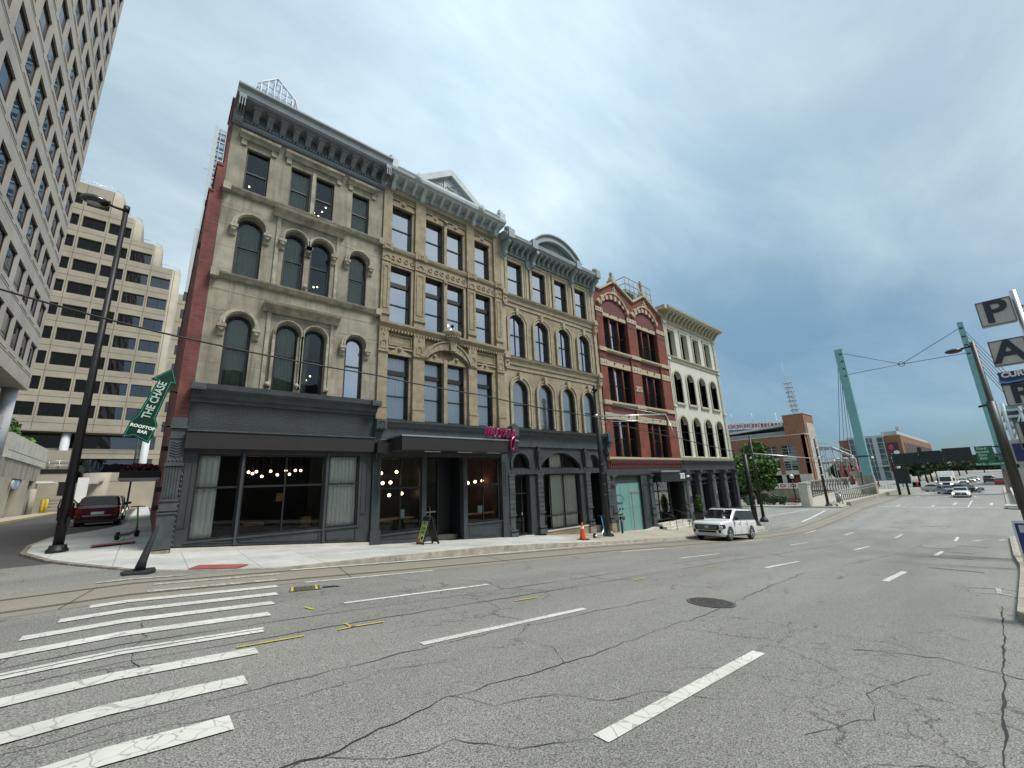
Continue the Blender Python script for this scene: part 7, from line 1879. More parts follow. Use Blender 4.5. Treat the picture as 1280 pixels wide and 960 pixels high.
def pole(name, label, x, y, z0, z1, r0, r1, cat='pole', group=None, base=.3):
    t = thing(name, label, cat, (x, y, z0), group)
    mb = MB(); mb.tube([(x, y, z0), (x, y, (z0 + z1) / 2), (x, y, z1)], [r0, (r0 + r1) / 2, r1], 12); mb.build('pole_shaft', M_blackp, t)
    mb = MB(); mb.lathe([(base, -.1), (base, .08), (base * .8, .2), (r0 * 1.3, .3), (r0, .5)], x, y, z0, 14); mb.build('base', M_blackp, t)
    return t
t = pole('tram_wire_pole', 'black tram wire pole with a side arm beside the parked scooter and the orange cone', 21.0, 15.9, -3.36, 5.65, .17, .12, group='black tram wire poles')
mb = MB()
for z in (-.9, .35, .9, -.3): mb.tube([(21, 15.9, z), (21, 15.9, z + .08)], .175, 12)
mb.lathe([(.14, 0), (.2, .05), (.2, .12), (.1, .2), (.12, .3), (.0, .4)], 21, 15.9, 5.6, 12); mb.sphere((21.3, 15.8, -3.2), .12, 8); mb.build('collar', M_blackp, t)
mb = MB(); mb.tube([(21, 15.9, 3.95), (24.9, 13.4, 4.0)], .05, 8); mb.tube([(21, 15.9, 4.05), (20.8, 15.9, 3.9)], .12, 8); mb.tube([(21, 15.9, 3.6), (24.6, 13.5, 3.62)], .025, 6); mb.tube([(24.9, 13.4, 4.05), (24.2, 12.6, 2.6)], .03, 6); mb.build('side_arm', M_silver, t)
mb = MB(); mb.tube([(24.6, 13.6, 4.05), (23.6, 17.95, 5.5)], .022, 5); mb.build('stay_wire', M_silver, t)
t = pole('tram_wire_pole', 'short thick black pole just behind the white car at the corner', 44.0, 16.0, -4.72, 1.93, .24, .19, group='black tram wire poles', base=.42)
mb = MB()
for z in (-3.2, -2.9, -2.0): mb.tube([(44, 16, z), (44, 16, z + .1)], .26, 12)
mb.sphere((43.7, 15.8, -3.0), .16, 8); mb.build('collar', M_blackp, t)
t = pole('tram_wire_pole', 'slender tall black pole right of the thick one at the corner', 49.0, 17.0, -4.72, 4.1, .16, .10, group='black tram wire poles', base=.4)
mb = MB(); mb.tube([(49, 17, 2.2), (63, 12.3, 1.2)], .05, 6); mb.sphere((61.8, 12.6, 1.2), .22, 8, (1.5, .6, .7)); mb.build('side_arm', M_silver, t)
t = pole('tram_wire_pole', 'black pole with a white bicycle leaning on it at the far side of the crossing', 66.9, 15.3, -4.45, 4.3, .17, .11, group='black tram wire poles', base=.4)
mb = MB()
for z in (-.5, .6, 1.8, 3): mb.tube([(66.9, 15.3, z), (66.9, 15.3, z + .1)], .19, 10)
mb.build('collar', M_silver, t)
t = pole('street_lamp', 'black lamp post behind the teal pylon base', 140, 22.3, -4.5, 8.0, .16, .09, 'street lamp'); mb = MB(); mb.tube([(140, 22.3, 7.8), (140, 21.4, 7.85)], .05, 6); mb.sphere((140, 21.2, 7.8), .35, 8, (.6, 1, .4)); mb.build('lamp_head', M_blackp, t)
t = pole('globe_street_lamp', 'black lamp post with a white globe left of the maple pole', 78, 21.9, -4.5, -.9, .09, .07, 'street lamp', 'globe lamp posts'); mb = MB(); mb.lathe([(.22, 0), (.3, .3), (.32, .4), (.1, .65), (0, .7)], 78, 21.9, -.9, 12); mb.build('lamp_globe', M_white, t)
t = pole('globe_street_lamp', 'grey lamp post with a white globe behind the sign gantry', 130, 14.9, -4.5, .1, .09, .07, 'street lamp', 'globe lamp posts'); mb = MB(); mb.sphere((130, 14.9, .3), .33, 10); mb.build('lamp_globe', M_white, t)
t = pole('globe_street_lamp', 'black lamp post with a white globe right of the teal pylon base', 150, 22.0, -4.5, 3.0, .13, .09, 'street lamp', 'globe lamp posts'); mb = MB(); mb.sphere((150, 22.0, 3.2), .36, 10); mb.build('lamp_globe', M_white, t)
# right-hand lamp post
t = thing('street_lamp', 'tall dark street lamp at the right kerb in front of the teal pylon', 'street lamp', (24, -.28, -3.45))
z0 = H(24, 0) + .15
mb = MB(); mb.tube([(24, -.30, z0), (24, -.33, .3), (24, -.33, 4.75)], [.12, .10, .075], 12); mb.tube([(24, -.32, z0 + 1.9), (24, -.32, 2.35)], [.15, .13], 12); mb.build('pole_shaft', mat('pole_dark_bronze', (0.035, 0.037, 0.03), .45, var=.1), t)
mb = MB(); mb.lathe([(.27, 0), (.26, .2), (.15, .4)], 24, -.3, z0, 12); mb.build('base', M_blackp, t)
mb = MB(); mb.tube([(24, -.3, 4.6), (24, .05, 4.55)], .04, 6); mb.tube([(24, -.3, 2.25), (24, 0.02, 2.2)], .045, 6); mb.build('arm', M_blackp, t)
mb = MB(); mb.sphere((24, .22, 4.52), .26, 12, (.8, 1, .38)); mb.build('lamp_head', mat('lamp_head_brown', (0.05, 0.042, 0.035), .3, var=0), t)

# overhead tram wires
def wire(label, pts, r, grp='overhead tram wires'):
    mb = MB(); P = []
    for a, b in zip(pts, pts[1:]):
        for i in range(6):
            q = i / 6; P.append((a[0] + (b[0] - a[0]) * q, a[1] + (b[1] - a[1]) * q, a[2] + (b[2] - a[2]) * q - .25 * 4 * q * (1 - q) * min(1, abs(b[0] - a[0]) / 25)))
    P.append(pts[-1]); mb.tube(P, r, 6); o = mb.build('overhead_wire', M_blackp); setp(o, label, 'wire', grp)
wire('long black tram wire running across the fronts of the old buildings', [(-30, 12.2, 5.0), (-2.72, 12.2, 4.15), (-.23, 12.2, 3.78), (5.0, 12.2, 3.5), (9.1, 12.2, 3.32), (15.7, 12.2, 3.0), (24.4, 12.5, 2.35), (45, 12.5, 1.2), (63, 12.3, 1.0), (128, 12.3, 1.4)], .022)
wire('thin span wire from the black pole across the red brick front', [(21, 15.9, 3.5), (34, 12.6, 3.0)], .014)
wire('thin span wire at the far crossing between the black poles', [(63, 12.3, 1.3), (66.9, 15.3, 1.6)], .02)

# ------------------------------------------------------------------ signs on the row
t = thing('arrow_sign', 'dark green arrow sign reading THE CHASE ROOFTOP BAR on the brick side wall', 'sign', (0, 17.95, 2.8), None)
AR = [(.15, 4.34), (-.37, 3.89), (-.19, 3.85), (-.55, 2.66), (-.68, 2.48), (-.83, 1.90), (-.55, 1.97), (-.17, 1.74), (-.01, 2.35), (-.09, 2.56), (.17, 3.79), (.32, 3.76)]
mb = MB(); mb.prism(AR, 'y', 17.86, 18.0); p = mb.build('sign_body', M_green, t)
cxx = sum(a[0] for a in AR) / 12; czz = sum(a[1] for a in AR) / 12
def shrink(P, d):
    out = []; n = len(P)
    for i in range(n):
        a, b, c = Vector(P[i - 1]), Vector(P[i]), Vector(P[(i + 1) % n])
        e1 = (b - a).normalized(); e2 = (c - b).normalized(); n1 = Vector((-e1.y, e1.x)); n2 = Vector((-e2.y, e2.x)); m_ = (n1 + n2).normalized(); k = d / max(.35, m_.dot(n1)); out.append(tuple(b + m_ * k))
    return out
ar_in = shrink(AR, .03)
area = sum(AR[i - 1][0] * AR[i][1] - AR[i][0] * AR[i - 1][1] for i in range(12))
if area < 0: ar_in = shrink(AR, -.03); ar_in2 = shrink(AR, -.045)
else: ar_in2 = shrink(AR, .045)
mb = MB(); mb.mesh(curve_solid([ar_in, ar_in2], 17.85, 17.858)); mb.build('sign_border', M_greenb, p)
mb = MB(); dv = Vector((.30, 0, 1.26)).normalized(); up = Vector((-dv.z, 0, dv.x))
me = text_mesh('THE CHASE', .36, .012, .007, 0, 1.0)
ws = [v.co.x for v in me.vertices]; wd = max(ws) - min(ws)
for v in me.vertices:
    q = Vector((-.19, 17.852, 3.18)) + dv * (v.co.x * 1.30 / wd) + up * v.co.y * .85; v.co = q + Vector((0, -1, 0)) * v.co.z
mb.mesh(me)
mb.build('sign_lettering', M_letter, p)
mb = MB(); rv = Vector((1, 0, -.22)); uv = Vector((.22, 0, 1)); put_text(mb, 'ROOFTOP', .135, (-.37, 17.852, 2.26), rv, uv, .01, .006); put_text(mb, 'BAR', .135, (-.36, 17.852, 2.10), rv, uv, .01, .006); mb.build('small_lettering', M_white, p)
mb = MB(); mb.tube([(0.1, 17.95, 2.35), (.36, 18.15, 2.35)], .03, 6); mb.tube([(.2, 17.95, 3.55), (.36, 18.2, 3.55)], .03, 6); mb.build('wall_bracket', M_blackp, t)

t = thing('side_canopy', 'black flat canopy with dark red flowers on top fixed to the brick side wall', 'canopy', (-.3, 24, 1))
mb = MB(); mb.box(-.95, .34, 23.3, 26.2, .82, 1.14); mb.build('canopy_body', M_frame, t); mb = MB(); mb.box(-.97, .34, 23.25, 26.25, .78, .84); mb.build('canopy_edge', M_silver, t)
mb = MB(); leaves(mb, (-.3, 24.6, 1.3), 1.0, 900, .07, 77, (.62, 1.3, .2), 0); mb.build('flowers', mat('flower_dark_red', (0.10, 0.01, 0.025), .7, var=.6, scale=9), t, recalc=False)

t = thing('script_sign', 'shiny magenta script sign reading moxy standing on the dark canopy', 'sign', (13.7, 16.5, 2.3))
mb = MB()
def spl(pts, n=6):
    out = []
    for i in range(len(pts) - 1):
        p0 = pts[max(i - 1, 0)]; p1 = pts[i]; p2 = pts[i + 1]; p3 = pts[min(i + 2, len(pts) - 1)]
        for k in range(n):
            u = k / n
            out.append(tuple(.5 * ((2 * p1[j]) + (-p0[j] + p2[j]) * u + (2 * p0[j] - 5 * p1[j] + 4 * p2[j] - p3[j]) * u * u + (-p0[j] + 3 * p1[j] - 3 * p2[j] + p3[j]) * u ** 3) for j in range(2)))
    out.append(pts[-1]); return out
st = [
 [(.0, .0), (.12, .42), (.16, .42), (.14, .05), (.32, .44), (.38, .42), (.34, .05), (.52, .44), (.6, .40), (.54, .08), (.64, .0), (.74, .1), (.86, .38), (1.0, .42), (1.1, .25), (1.02, .04), (.88, .04), (.82, .2), (.92, .4), (1.1, .36), (1.24, .30)],
 [(1.18, .42), (1.32, .36), (1.44, .05), (1.58, .02)], [(1.56, .42), (1.4, .25), (1.2, .02)],
 [(1.58, .08), (1.66, .42), (1.72, .12), (1.84, .06), (1.98, .40), (2.0, .1), (1.98, -.4), (1.86, -.62), (1.72, -.5), (1.76, -.15), (1.98, .05), (2.1, .18)]]
for s in st:
    q = spl(s); mb.tube([(12.45 + x * .98, 16.42 - .03 * math.sin(5 * x), 2.36 + z * 1.0) for x, z in q], .064, 8)
mb.build('lettering', M_magenta, t)
mb = MB(); mb.box(12.5, 14.4, 16.46, 16.5, 2.27, 2.31); mb.build('sign_rail', M_frame, t)

# sandwich board
t = thing('sandwich_board', 'black sandwich board with a lime green poster on the pavement by the dark entrance', 'sandwich board', (9.45, 16.7, -2.4))
zc_ = walkz(9.45, 16.7)
mb = MB(); mk = MB(); X = 9.45; Y0, Y1 = 16.4, 17.0; hgt = 1.12
for s in (-1, 1):
    mb.hexa([(X + s * .36, Y0, zc_ + .05), (X + s * .39, Y0, zc_ + .05), (X + s * .39, Y1, zc_ + .05), (X + s * .36, Y1, zc_ + .05), (X + s * .02, Y0, zc_ + hgt), (X + s * .05, Y0, zc_ + hgt), (X + s * .05, Y1, zc_ + hgt), (X + s * .02, Y1, zc_ + hgt)])
    for y in (Y0 + .04, Y1 - .04): mb.box(X + s * .375 - .03, X + s * .375 + .03, y - .04, y + .04, zc_ - .02, zc_ + .06)
mb.box(X - .1, X + .1, Y0 + .1, Y1 - .1, zc_ + hgt - .04, zc_ + hgt + .03)
p = mb.build('board', M_blackr, t)
def onb(u, v, d=.012):   # u along y (0..1), v up (0..1) on the -x face
    a = Vector((X - .39, 0, zc_ + .05)); b = Vector((X - .05, 0, zc_ + hgt)); q = a + (b - a) * v; nrm = Vector((-(b - a).z, 0, (b - a).x)).normalized()
    return Vector((q.x, Y1 - (Y1 - Y0) * u, q.z)) + nrm * d
mk.face([onb(.08, .06), onb(.92, .06), onb(.92, .84), onb(.08, .84)]); mk.build('poster', mat('poster_lime', (0.36, 0.46, 0.10), .6, var=.15, scale=4), p, recalc=False)
mk = MB()
for s, v, z in (('TRY', .74, .22), ('OUR', .56, .17), ('CHAI', .42, .15)): put_text(mk, s, z, onb(.5, v, .016), (0, -1, 0), (onb(.5, 1) - onb(.5, 0)), .002, .006)
mk.build('poster_text', mat('poster_ink', (0.04, 0.07, 0.02), .7, var=0), p)
mk = MB()
for rr, d in ((.12, .017), (.085, .02)):
    pass
c0 = onb(.64, .22, .015); ax = (onb(.5, 1) - onb(.5, 0)).normalized()
mk.face([tuple(c0 + Vector((0, -1, 0)) * .12 * math.cos(q) + ax * .12 * math.sin(q)) for q in [2 * math.pi * i / 16 for i in range(16)]]); mk.build('poster_disc', M_white, p, recalc=False)
mk = MB(); c0 = onb(.64, .22, .019); mk.face([tuple(c0 + Vector((0, -1, 0)) * .085 * math.cos(q) + ax * .085 * math.sin(q)) for q in [2 * math.pi * i / 16 for i in range(16)]]); c0 = onb(.25, .12, .016); mk.build('poster_disc_core', M_black, p, recalc=False)
mk = MB(); mk.face([tuple(c0 + Vector((0, -1, 0)) * .09 * math.cos(q) + ax * .09 * math.sin(q)) for q in [2 * math.pi * i / 10 for i in range(10)]]); mk.build('poster_orange_spot', M_orange, p, recalc=False)

# traffic cones
t = thing('traffic_cone', 'orange traffic cone with white bands and a black foot on the pavement', 'traffic cone', (17.4, 14.75, -3))
z = walkz(17.4, 14.75)
mb = MB(); mb.lathe([(.17, .05), (.05, .78), (.045, .86), (.0, .87)], 17.4, 14.75, z, 16); p = mb.build('cone_body', M_orange, t)
mb = MB(); mb.lathe([(.128, .28), (.103, .44)], 17.4, 14.75, z, 16); mb.lathe([(.09, .56), (.072, .68)], 17.4, 14.75, z, 16); mb.build('reflective_band', M_white, p)
mb = MB(); mb.box(17.16, 17.64, 14.5, 15.0, z + .0, z + .06); mb.build('foot', M_blackr, t, bevel=.02)
t = thing('channelizer_cone', 'tall thin black cone leaning on its wide rubber base at the kerb corner', 'cone', (.1, 14.45, -1.8))
z = H(.1, 14.45)
mb = MB(); mb.tube([(.1, 14.45, z + .06), (.14, 14.45, z + .3), (.32, 14.5, z + 1.1), (.325, 14.5, z + 1.13)], [.12, .09, .035, .02], 14); mb.build('cone_body', M_blackr, t)
mb = MB(); mb.prism([(-.2, 14.2), (.25, 14.1), (.42, 14.35), (.4, 14.75), (-.05, 14.85), (-.25, 14.6)], 'z', z - .02, z + .07); mb.build('rubber_base', M_blackr, t, bevel=.02)

# scooters
def scooter(label, a, b, z, stem, grp='parked kick scooters', tilt=(0, 0)):
    """a: rear wheel, b: front wheel on the ground"""
    t = thing('kick_scooter', label, 'scooter', (a[0], a[1], z), grp)
    A = Vector((a[0], a[1], z + .12)); B = Vector((b[0], b[1], z + .12)); d = (B - A).normalized(); s = Vector((-d.y, d.x, 0))
    for P_ in (A, B):
        mb = MB(); mb.tube([P_ - s * .035, P_ + s * .035], .125, 16); mb.build('wheel', M_blackr, t)
    mb = MB(); mb.tube([A + Vector((0, 0, .02)), A + d * .2 + Vector((0, 0, .03)), A + d * .7 + Vector((0, 0, .02)), B - d * .18 + Vector((0, 0, .12)), B - d * .08 + Vector((0, 0, .3))], [.05, .06, .06, .05, .04], 8); mb.build('deck', M_silver, t)
    top = B - d * .22 + Vector((tilt[0], tilt[1], 1.02))
    mb = MB(); mb.tube([B - d * .0, B - d * .06 + Vector((0, 0, .3)), top], .028, 8); mb.build('stem', stem, t)
    mb = MB(); mb.tube([top + s * .24, top + Vector((0, 0, .02)), top - s * .24], .02, 8); mb.build('handlebar', M_blackr, t)
    mb = MB(); mb.box(A.x - .06, A.x + .06, A.y - .06, A.y + .06, A.z + .1, A.z + .16); mb.build('mudguard', M_blackr, t)
    return t
scooter('green and white kick scooter standing on the side street pavement', (-.62, 21.6), (-.10, 22.7), -1.44, mat('scooter_green', (0.03, 0.32, 0.06), .4, var=0))
scooter('grey kick scooter with a blue and red stem beside the black pole', (19.1, 15.35), (20.2, 15.5), walkz(19.6, 15.4), mat('scooter_blue', (0.08, 0.28, 0.5), .4, var=0))
scooter('white scooter leaning on the pole across the crossing', (67.3, 15.1), (67.0, 14.4), -4.38, M_white)
for k in range(3): scooter('white and green rental scooter at the crossing under the maple tree', (66.2, 27 + 1.1 * k), (65.9, 26.4 + 1.1 * k), -4.38, MATS['scooter_green'], 'rental scooters under the maple')
# bike racks right of the pylon
for k in range(6):
    y = 16.8 + 1.1 * k
    mb = MB(); x = 128 ; mb.tube([(x, y, -4.5), (x, y, -3.7), (x, y + .25, -3.45), (x, y + .5, -3.7), (x, y + .5, -4.5)], .06, 6); o = mb.build('bike_rack', M_silver); setp(o, 'silver hoop bike rack in the row right of the pylon base', 'bike rack', 'bike racks in a row')

# manhole, broken drain
t = thing('manhole_cover', 'round dark iron manhole cover in the middle of the road', 'manhole cover', (8.8, 4.28, -2.44))
sl = lambda x, y, d: H(x, y) + d
mb = MB(); b0 = [(8.8 + .43 * math.cos(q), 4.28 + .43 * math.sin(q)) for q in [2 * math.pi * i / 32 for i in range(32)]]; mb.face([(x, y, sl(x, y, .010)) for x, y in b0]); mb.build('cover', mat('iron_dark', (0.05, 0.047, 0.043), .6, metal=.3, var=.3, scale=15), t, recalc=False)
mb = MB()
for r0, r1 in ((.40, .45), (.26, .285), (.13, .155)):
    for i in range(32):
        q0, q1 = 2 * math.pi * i / 32, 2 * math.pi * (i + 1) / 32; P_ = [(8.8 + r * math.cos(q), 4.28 + r * math.sin(q)) for r, q in ((r0, q0), (r1, q0), (r1, q1), (r0, q1))]; mb.face([(x, y, sl(x, y, .014)) for x, y in P_])
for i in range(12):
    q = 2 * math.pi * i / 12; P_ = [(8.8 + r * math.cos(q + o), 4.28 + r * math.sin(q + o)) for r, o in ((.29, -.04), (.39, -.03), (.39, .03), (.29, .04))]; mb.face([(x, y, sl(x, y, .015)) for x, y in P_])
mb.build('cast_pattern', mat('iron_worn', (0.14, 0.13, 0.12), .5, metal=.3, var=.2), t, recalc=False)
t = thing('storm_drain', 'small broken rectangular drain with yellow paint strokes beside the crosswalk', 'drain', (2.75, 10.2, -1.98))
mb = MB(); q = [(2.45, 9.95), (3.05, 9.9), (3.15, 10.35), (2.6, 10.45)]; mb.face([(x, y, sl(x, y, .012)) for x, y in q]); mb.build('grate', mat('drain_mossy', (0.07, 0.068, 0.04), .9, var=.6, scale=12), t, recalc=False)
mb = MB(); q = [(3.1, 10.0), (3.5, 9.98), (3.45, 10.12), (3.2, 10.2)]; mb.face([(x, y, sl(x, y, .012)) for x, y in q]); mb.build('broken_edge', M_crack, t, recalc=False)
mb = MB()
for x0 in (2.5, 2.98): ribbon(mb, [(x0, 9.93), (x0 + .12, 10.4)], .05, .018)
mb.build('yellow_stroke', M_painty, t, recalc=False)
# black posts by the teal hoarding
for i, (x, y, lab) in enumerate(((24.35, 17.2, 'small black fire connection post beside the stone base at the teal hoarding'), )):
    t = thing('fire_hydrant_pipe', lab, 'pipe', (x, y, -3.6)); z = walkz(x, y)
    mb = MB(); mb.tube([(x, y, z), (x, y, z + .95)], .07, 8); mb.sphere((x, y, z + 1.0), .1, 8); mb.tube([(x, y, z + .9), (x + .22, y - .05, z + .9)], .06, 8); mb.build('pipe', M_frame, t)
    mb = MB(); mb.tube([(x + .2, y - .05, z + .9), (x + .28, y - .06, z + .9)], .08, 8); mb.build('red_cap', mat('cap_red', (.3, .02, .02), .5, var=0), t)
# topiary planter by the entry
t = thing('topiary_planter', 'clipped green topiary in a tall black planter beside the entry steps', 'plant', (34.7, 16.7, -4))
z = walkz(34.7, 16.7)
mb = MB(); mb.hexa([(34.5, 16.5, z), (34.95, 16.5, z), (34.95, 16.95, z), (34.5, 16.95, z), (34.35, 16.35, z + 1.2), (35.1, 16.35, z + 1.2), (35.1, 17.1, z + 1.2), (34.35, 17.1, z + 1.2)]); mb.build('planter', M_frame, t)
mb = MB(); leaves(mb, (34.72, 16.72, z + 1.85), 1.0, 1500, .06, 88, (.30, .30, .85), 0); mb.build('foliage', M_leafd if False else M_leaf, t, recalc=False)

# pendant globe lamps seen through the windows
def globe(label, grp, x, y, z, r=.07, drop=.8):
    t = thing('pendant_lamp', label, 'lamp', (x, y, z), grp)
    mb = MB(); mb.sphere((x, y, z), r, 10); mb.build('globe', M_lamp, t); mb = MB(); mb.tube([(x, y, z + r), (x, y, z + r + drop)], .008, 5); mb.build('cord', M_frame, t)
g = 'globe lamps in the corner shop window'
for i, (x, z) in enumerate(((3.1, .9), (3.4, .92), (3.95, .94), (4.5, .95), (4.9, .96), (5.15, .96), (3.6, .72), (4.2, .78), (4.7, .8), (3.25, .84))):
    globe('small glowing globe lamp hanging behind the wide corner shop window', g, x, FY + 2.4 + .1 * (i % 3), z, .055, 2.9 - z - .1)
g = 'globe lamps in the cafe windows'
for (x, z) in ((8.5, .75), (9.3, .8), (8.3, .25), (8.6, .28), (9.0, .3), (8.35, -.35), (8.95, -.3), (9.6, -.25), (14.1, .2), (14.6, .25), (13.6, .15)):
    globe('glowing globe lamp hanging behind the windows beside the dark canopy entrance', g, x, FY + 1.6, z, .08, 1.6)
g = 'globe lamps in the upper windows'
for (x, z) in ((2.0, 12.75), (1.7, 13.0), (4.55, 12.8), (4.7, 13.1), (4.35, 12.9), (4.85, 13.4), (4.6, 9.1), (4.75, 9.15), (4.45, 4.95), (4.75, 4.9), (4.6, 4.7)):
    globe('small glowing bulb behind an upper window of the corner building', g, x, FY + .75, z, .035, .6)
for (x, z) in ((11.55, 8.75), (11.75, 8.85), (11.95, 8.65), (11.6, 8.6)):
    globe('pale glowing globe behind the window above the corbelled balcony', 'globe lamps above the balcony', x, FY + .7, z, .07, 1.4)

# ------------------------------------------------------------------ vehicles
def loft(mb, st, smooth=True):
    """st: list of (x, [(y, z), ...]) half sections from the bottom centre edge up to the top centre; mirrored in y"""
    rows = []
    for x, sec in st:
        b = len(mb.v)
        full = [(x, y, z) for y, z in sec] + [(x, -y, z) for y, z in reversed(sec)]
        mb.v += full; rows.append((b, len(full)))
    n = rows[0][1]
    for (a, _), (b, _) in zip(rows, rows[1:]):
        for i in range(n):
            j = (i + 1) % n
            mb.f.append([a + i, a + j, b + j, b + i]); mb.sm.append(smooth)
    mb.f.append([rows[0][0] + i for i in range(n)]); mb.sm.append(False)
    mb.f.append([rows[-1][0] + i for i in reversed(range(n))]); mb.sm.append(False)
def car(name, label, cat, spec, paint, group=None, lights=True, rear_plate=False, simple=False):
    """built at the world origin pointing to +x; returns its root"""
    L_, W_, Hh = spec['L'], spec['W'], spec['H']; hw = W_ / 2; gc = spec.get('gc', .2); wr = spec.get('wr', .34)
    hood, belt = spec['hood'], spec['belt']; xf, xr = L_ / 2, -L_ / 2
    wf, wb = xf - spec.get('fo', .9), xr + spec.get('ro', 1.05)
    t = thing(name, label, cat, (0, 0, 0), group)
    a_, b_, c_, d_ = spec['cab']      # windscreen foot, roof front, roof rear, rear glass foot (x)
    mb = MB()
    def sec(w_, zt_, zb_=gc, cr=.08): return [(w_ * .90, zb_), (w_ * .985, zb_ + .12), (w_, zb_ + (zt_ - zb_) * .5), (w_ * .975, zt_ - cr), (w_ * .90, zt_)]
    st = [(xr, sec(hw * .90, spec.get('tail', belt) - .10, gc + .12)), (xr + .08, sec(hw * .97, spec.get('tail', belt))), (xr + .5, sec(hw, belt)), (d_ + .2 if d_ > xr + .5 else xr + .8, sec(hw, belt)), (0, sec(hw, belt - .01)), (a_, sec(hw, hood + .02)), (a_ + (xf - a_) * .5, sec(hw, hood)), (xf - .25, sec(hw * .97, hood - .05)), (xf - .06, sec(hw * .9, hood - .12, gc + .03)), (xf, sec(hw * .84, hood - .22, gc + .1))]
    st.sort(key=lambda s: s[0]); loft(mb, st)
    body = mb.build('body', paint, t)
    # wheel wells cut into the body
    cutb = MB()
    for x in (wf, wb):
        for s in (1, -1): cutb.tube([(x, s * (hw - .32), wr), (x, s * (hw + .1), wr)], wr + .07, 24)
    if not simple:
        cb = cutb.build('cutter', M_blackr)
        md = body.modifiers.new('b', 'BOOLEAN'); md.object = cb; md.operation = 'DIFFERENCE'; md.solver = 'EXACT'
        dg = bpy.context.evaluated_depsgraph_get(); me = bpy.data.meshes.new_from_object(body.evaluated_get(dg)); body.modifiers.clear(); body.data = me
        if not me.materials: me.materials.append(paint)
        bpy.data.objects.remove(cb)
        md = body.modifiers.new('bevel', 'BEVEL'); md.width = .025; md.segments = 2; md.limit_method = 'ANGLE'; md.angle_limit = R(28)
    ch = MB(); ch.box(xr + .25, xf - .3, -hw + .25, hw - .25, gc - .02, gc + .3); ch.box(wb - .5, wb + .5, -hw + .1, hw - .1, gc + .1, wr * 2 + .1); ch.box(wf - .5, wf + .5, -hw + .1, hw - .1, gc + .1, wr * 2 + .1); ch.build('underbody', M_blackr, t)
    # cabin
    ri = spec.get('tumble', .16)
    cb_ = MB()
    def csec(w0, w1, z0, z1): return [(w0, z0), (w1 + .03, z1 - .1), (w1 - .06, z1 - .015), (w1 * .5, z1)]
    rt = Hh
    def cab_at(x, k): return None
    stc = [(d_, csec(hw * .9, hw * .88, belt - .03, belt + .02)), (c_, csec(hw * .93, hw - ri - .02, belt - .03, rt - .05)), (c_ + .35, csec(hw * .94, hw - ri, belt - .03, rt - .01)), (b_ - .3, csec(hw * .94, hw - ri, belt - .03, rt)), (b_, csec(hw * .93, hw - ri - .02, belt - .03, rt - .04)), (a_, csec(hw * .9, hw * .86, belt - .05, belt + .0))]
    loft(cb_, stc)
    cab = cb_.build('cabin', paint, t, bevel=0 if simple else .03)
    def side_y(z): return hw * .94 + (hw - ri + .03 - hw * .94) * (z - belt + .03) / (rt - .1 - belt + .03) + .012
    zt_ = rt - .13; zb_ = belt + .03
    # side windows
    dl, fl_ = (c_ - d_), (a_ - b_)
    pil = spec.get('pillars', [])
    xs0 = d_ + .12 + dl * .05; xs1 = a_ - .15
    xt0 = c_ + .12; xt1 = b_ - .12
    cuts = [0] + pil + [1]
    for s in (1, -1):
        for q0, q1 in zip(cuts, cuts[1:]):
            g = MB(); e = .012
            def P_(q, top):
                xb_ = xs0 + (xs1 - xs0) * q; xt_ = xt0 + (xt1 - xt0) * q
                if top: return (xt_, s * side_y(zt_), zt_)
                return (xb_, s * side_y(zb_), zb_)
            q0_, q1_ = q0 + (.004 if q0 > 0 else 0), q1 - (.004 if q1 < 1 else 0)
            g.face([P_(q0_, 0), P_(q1_, 0), P_(q1_, 1), P_(q0_, 1)]); g.build('side_window', MATS['car_window'], cab, recalc=False)
    for nm, xa, xb_ in (('windscreen', a_, b_), ('rear_window', d_, c_)):
        g = MB(); sg = 1 if nm == 'windscreen' else -1
        f0, f1 = .14, .93
        za, zb2 = belt - .0, rt - .045
        def Q(f, yy): return (xa + (xb_ - xa) * f + sg * .02, yy, za + (zb2 - za) * f + .015)
        w0, w1 = hw * .82, hw - ri - .09
        g.face([Q(f0, -w0), Q(f0, w0), Q(f1, w1), Q(f1, -w1)]); g.build(nm, MATS['car_window'], cab, recalc=False)
    # wheels
    for x in (wf, wb):
        for s in (1, -1):
            mb = MB(); mb.lathe([(wr * .62, -.11), (wr * .93, -.11), (wr, -.07), (wr, .07), (wr * .93, .11), (wr * .62, .11)], 0, 0, 0, 24)
            mb.v = [(x + v[0], s * (hw - .13) + v[2], wr + v[1]) for v in mb.v]; wl = mb.build('wheel', M_blackr, t)
            mb = MB(); yo = s * (hw - .13 + .085)
            mb.tube([(x, yo - s * .05, wr), (x, yo - s * .045, wr)], wr * .66, 20); rr = mb.build('rim_back', M_frame, wl)
            mb = MB()
            for k in range(6):
                q = 2 * math.pi * k / 6
                for o in (-.09, .09): mb.tube([(x + .03 * math.cos(q), yo, wr + .03 * math.sin(q)), (x + wr * .62 * math.cos(q + o), yo, wr + wr * .62 * math.sin(q + o))], .016, 5)
            for k in range(20):
                q0, q1 = 2 * math.pi * k / 20, 2 * math.pi * (k + 1) / 20; mb.tube([(x + wr * .63 * math.cos(q0), yo, wr + wr * .63 * math.sin(q0)), (x + wr * .63 * math.cos(q1), yo, wr + wr * .63 * math.sin(q1))], .018, 5)
            mb.build('rim', M_silver, wl)
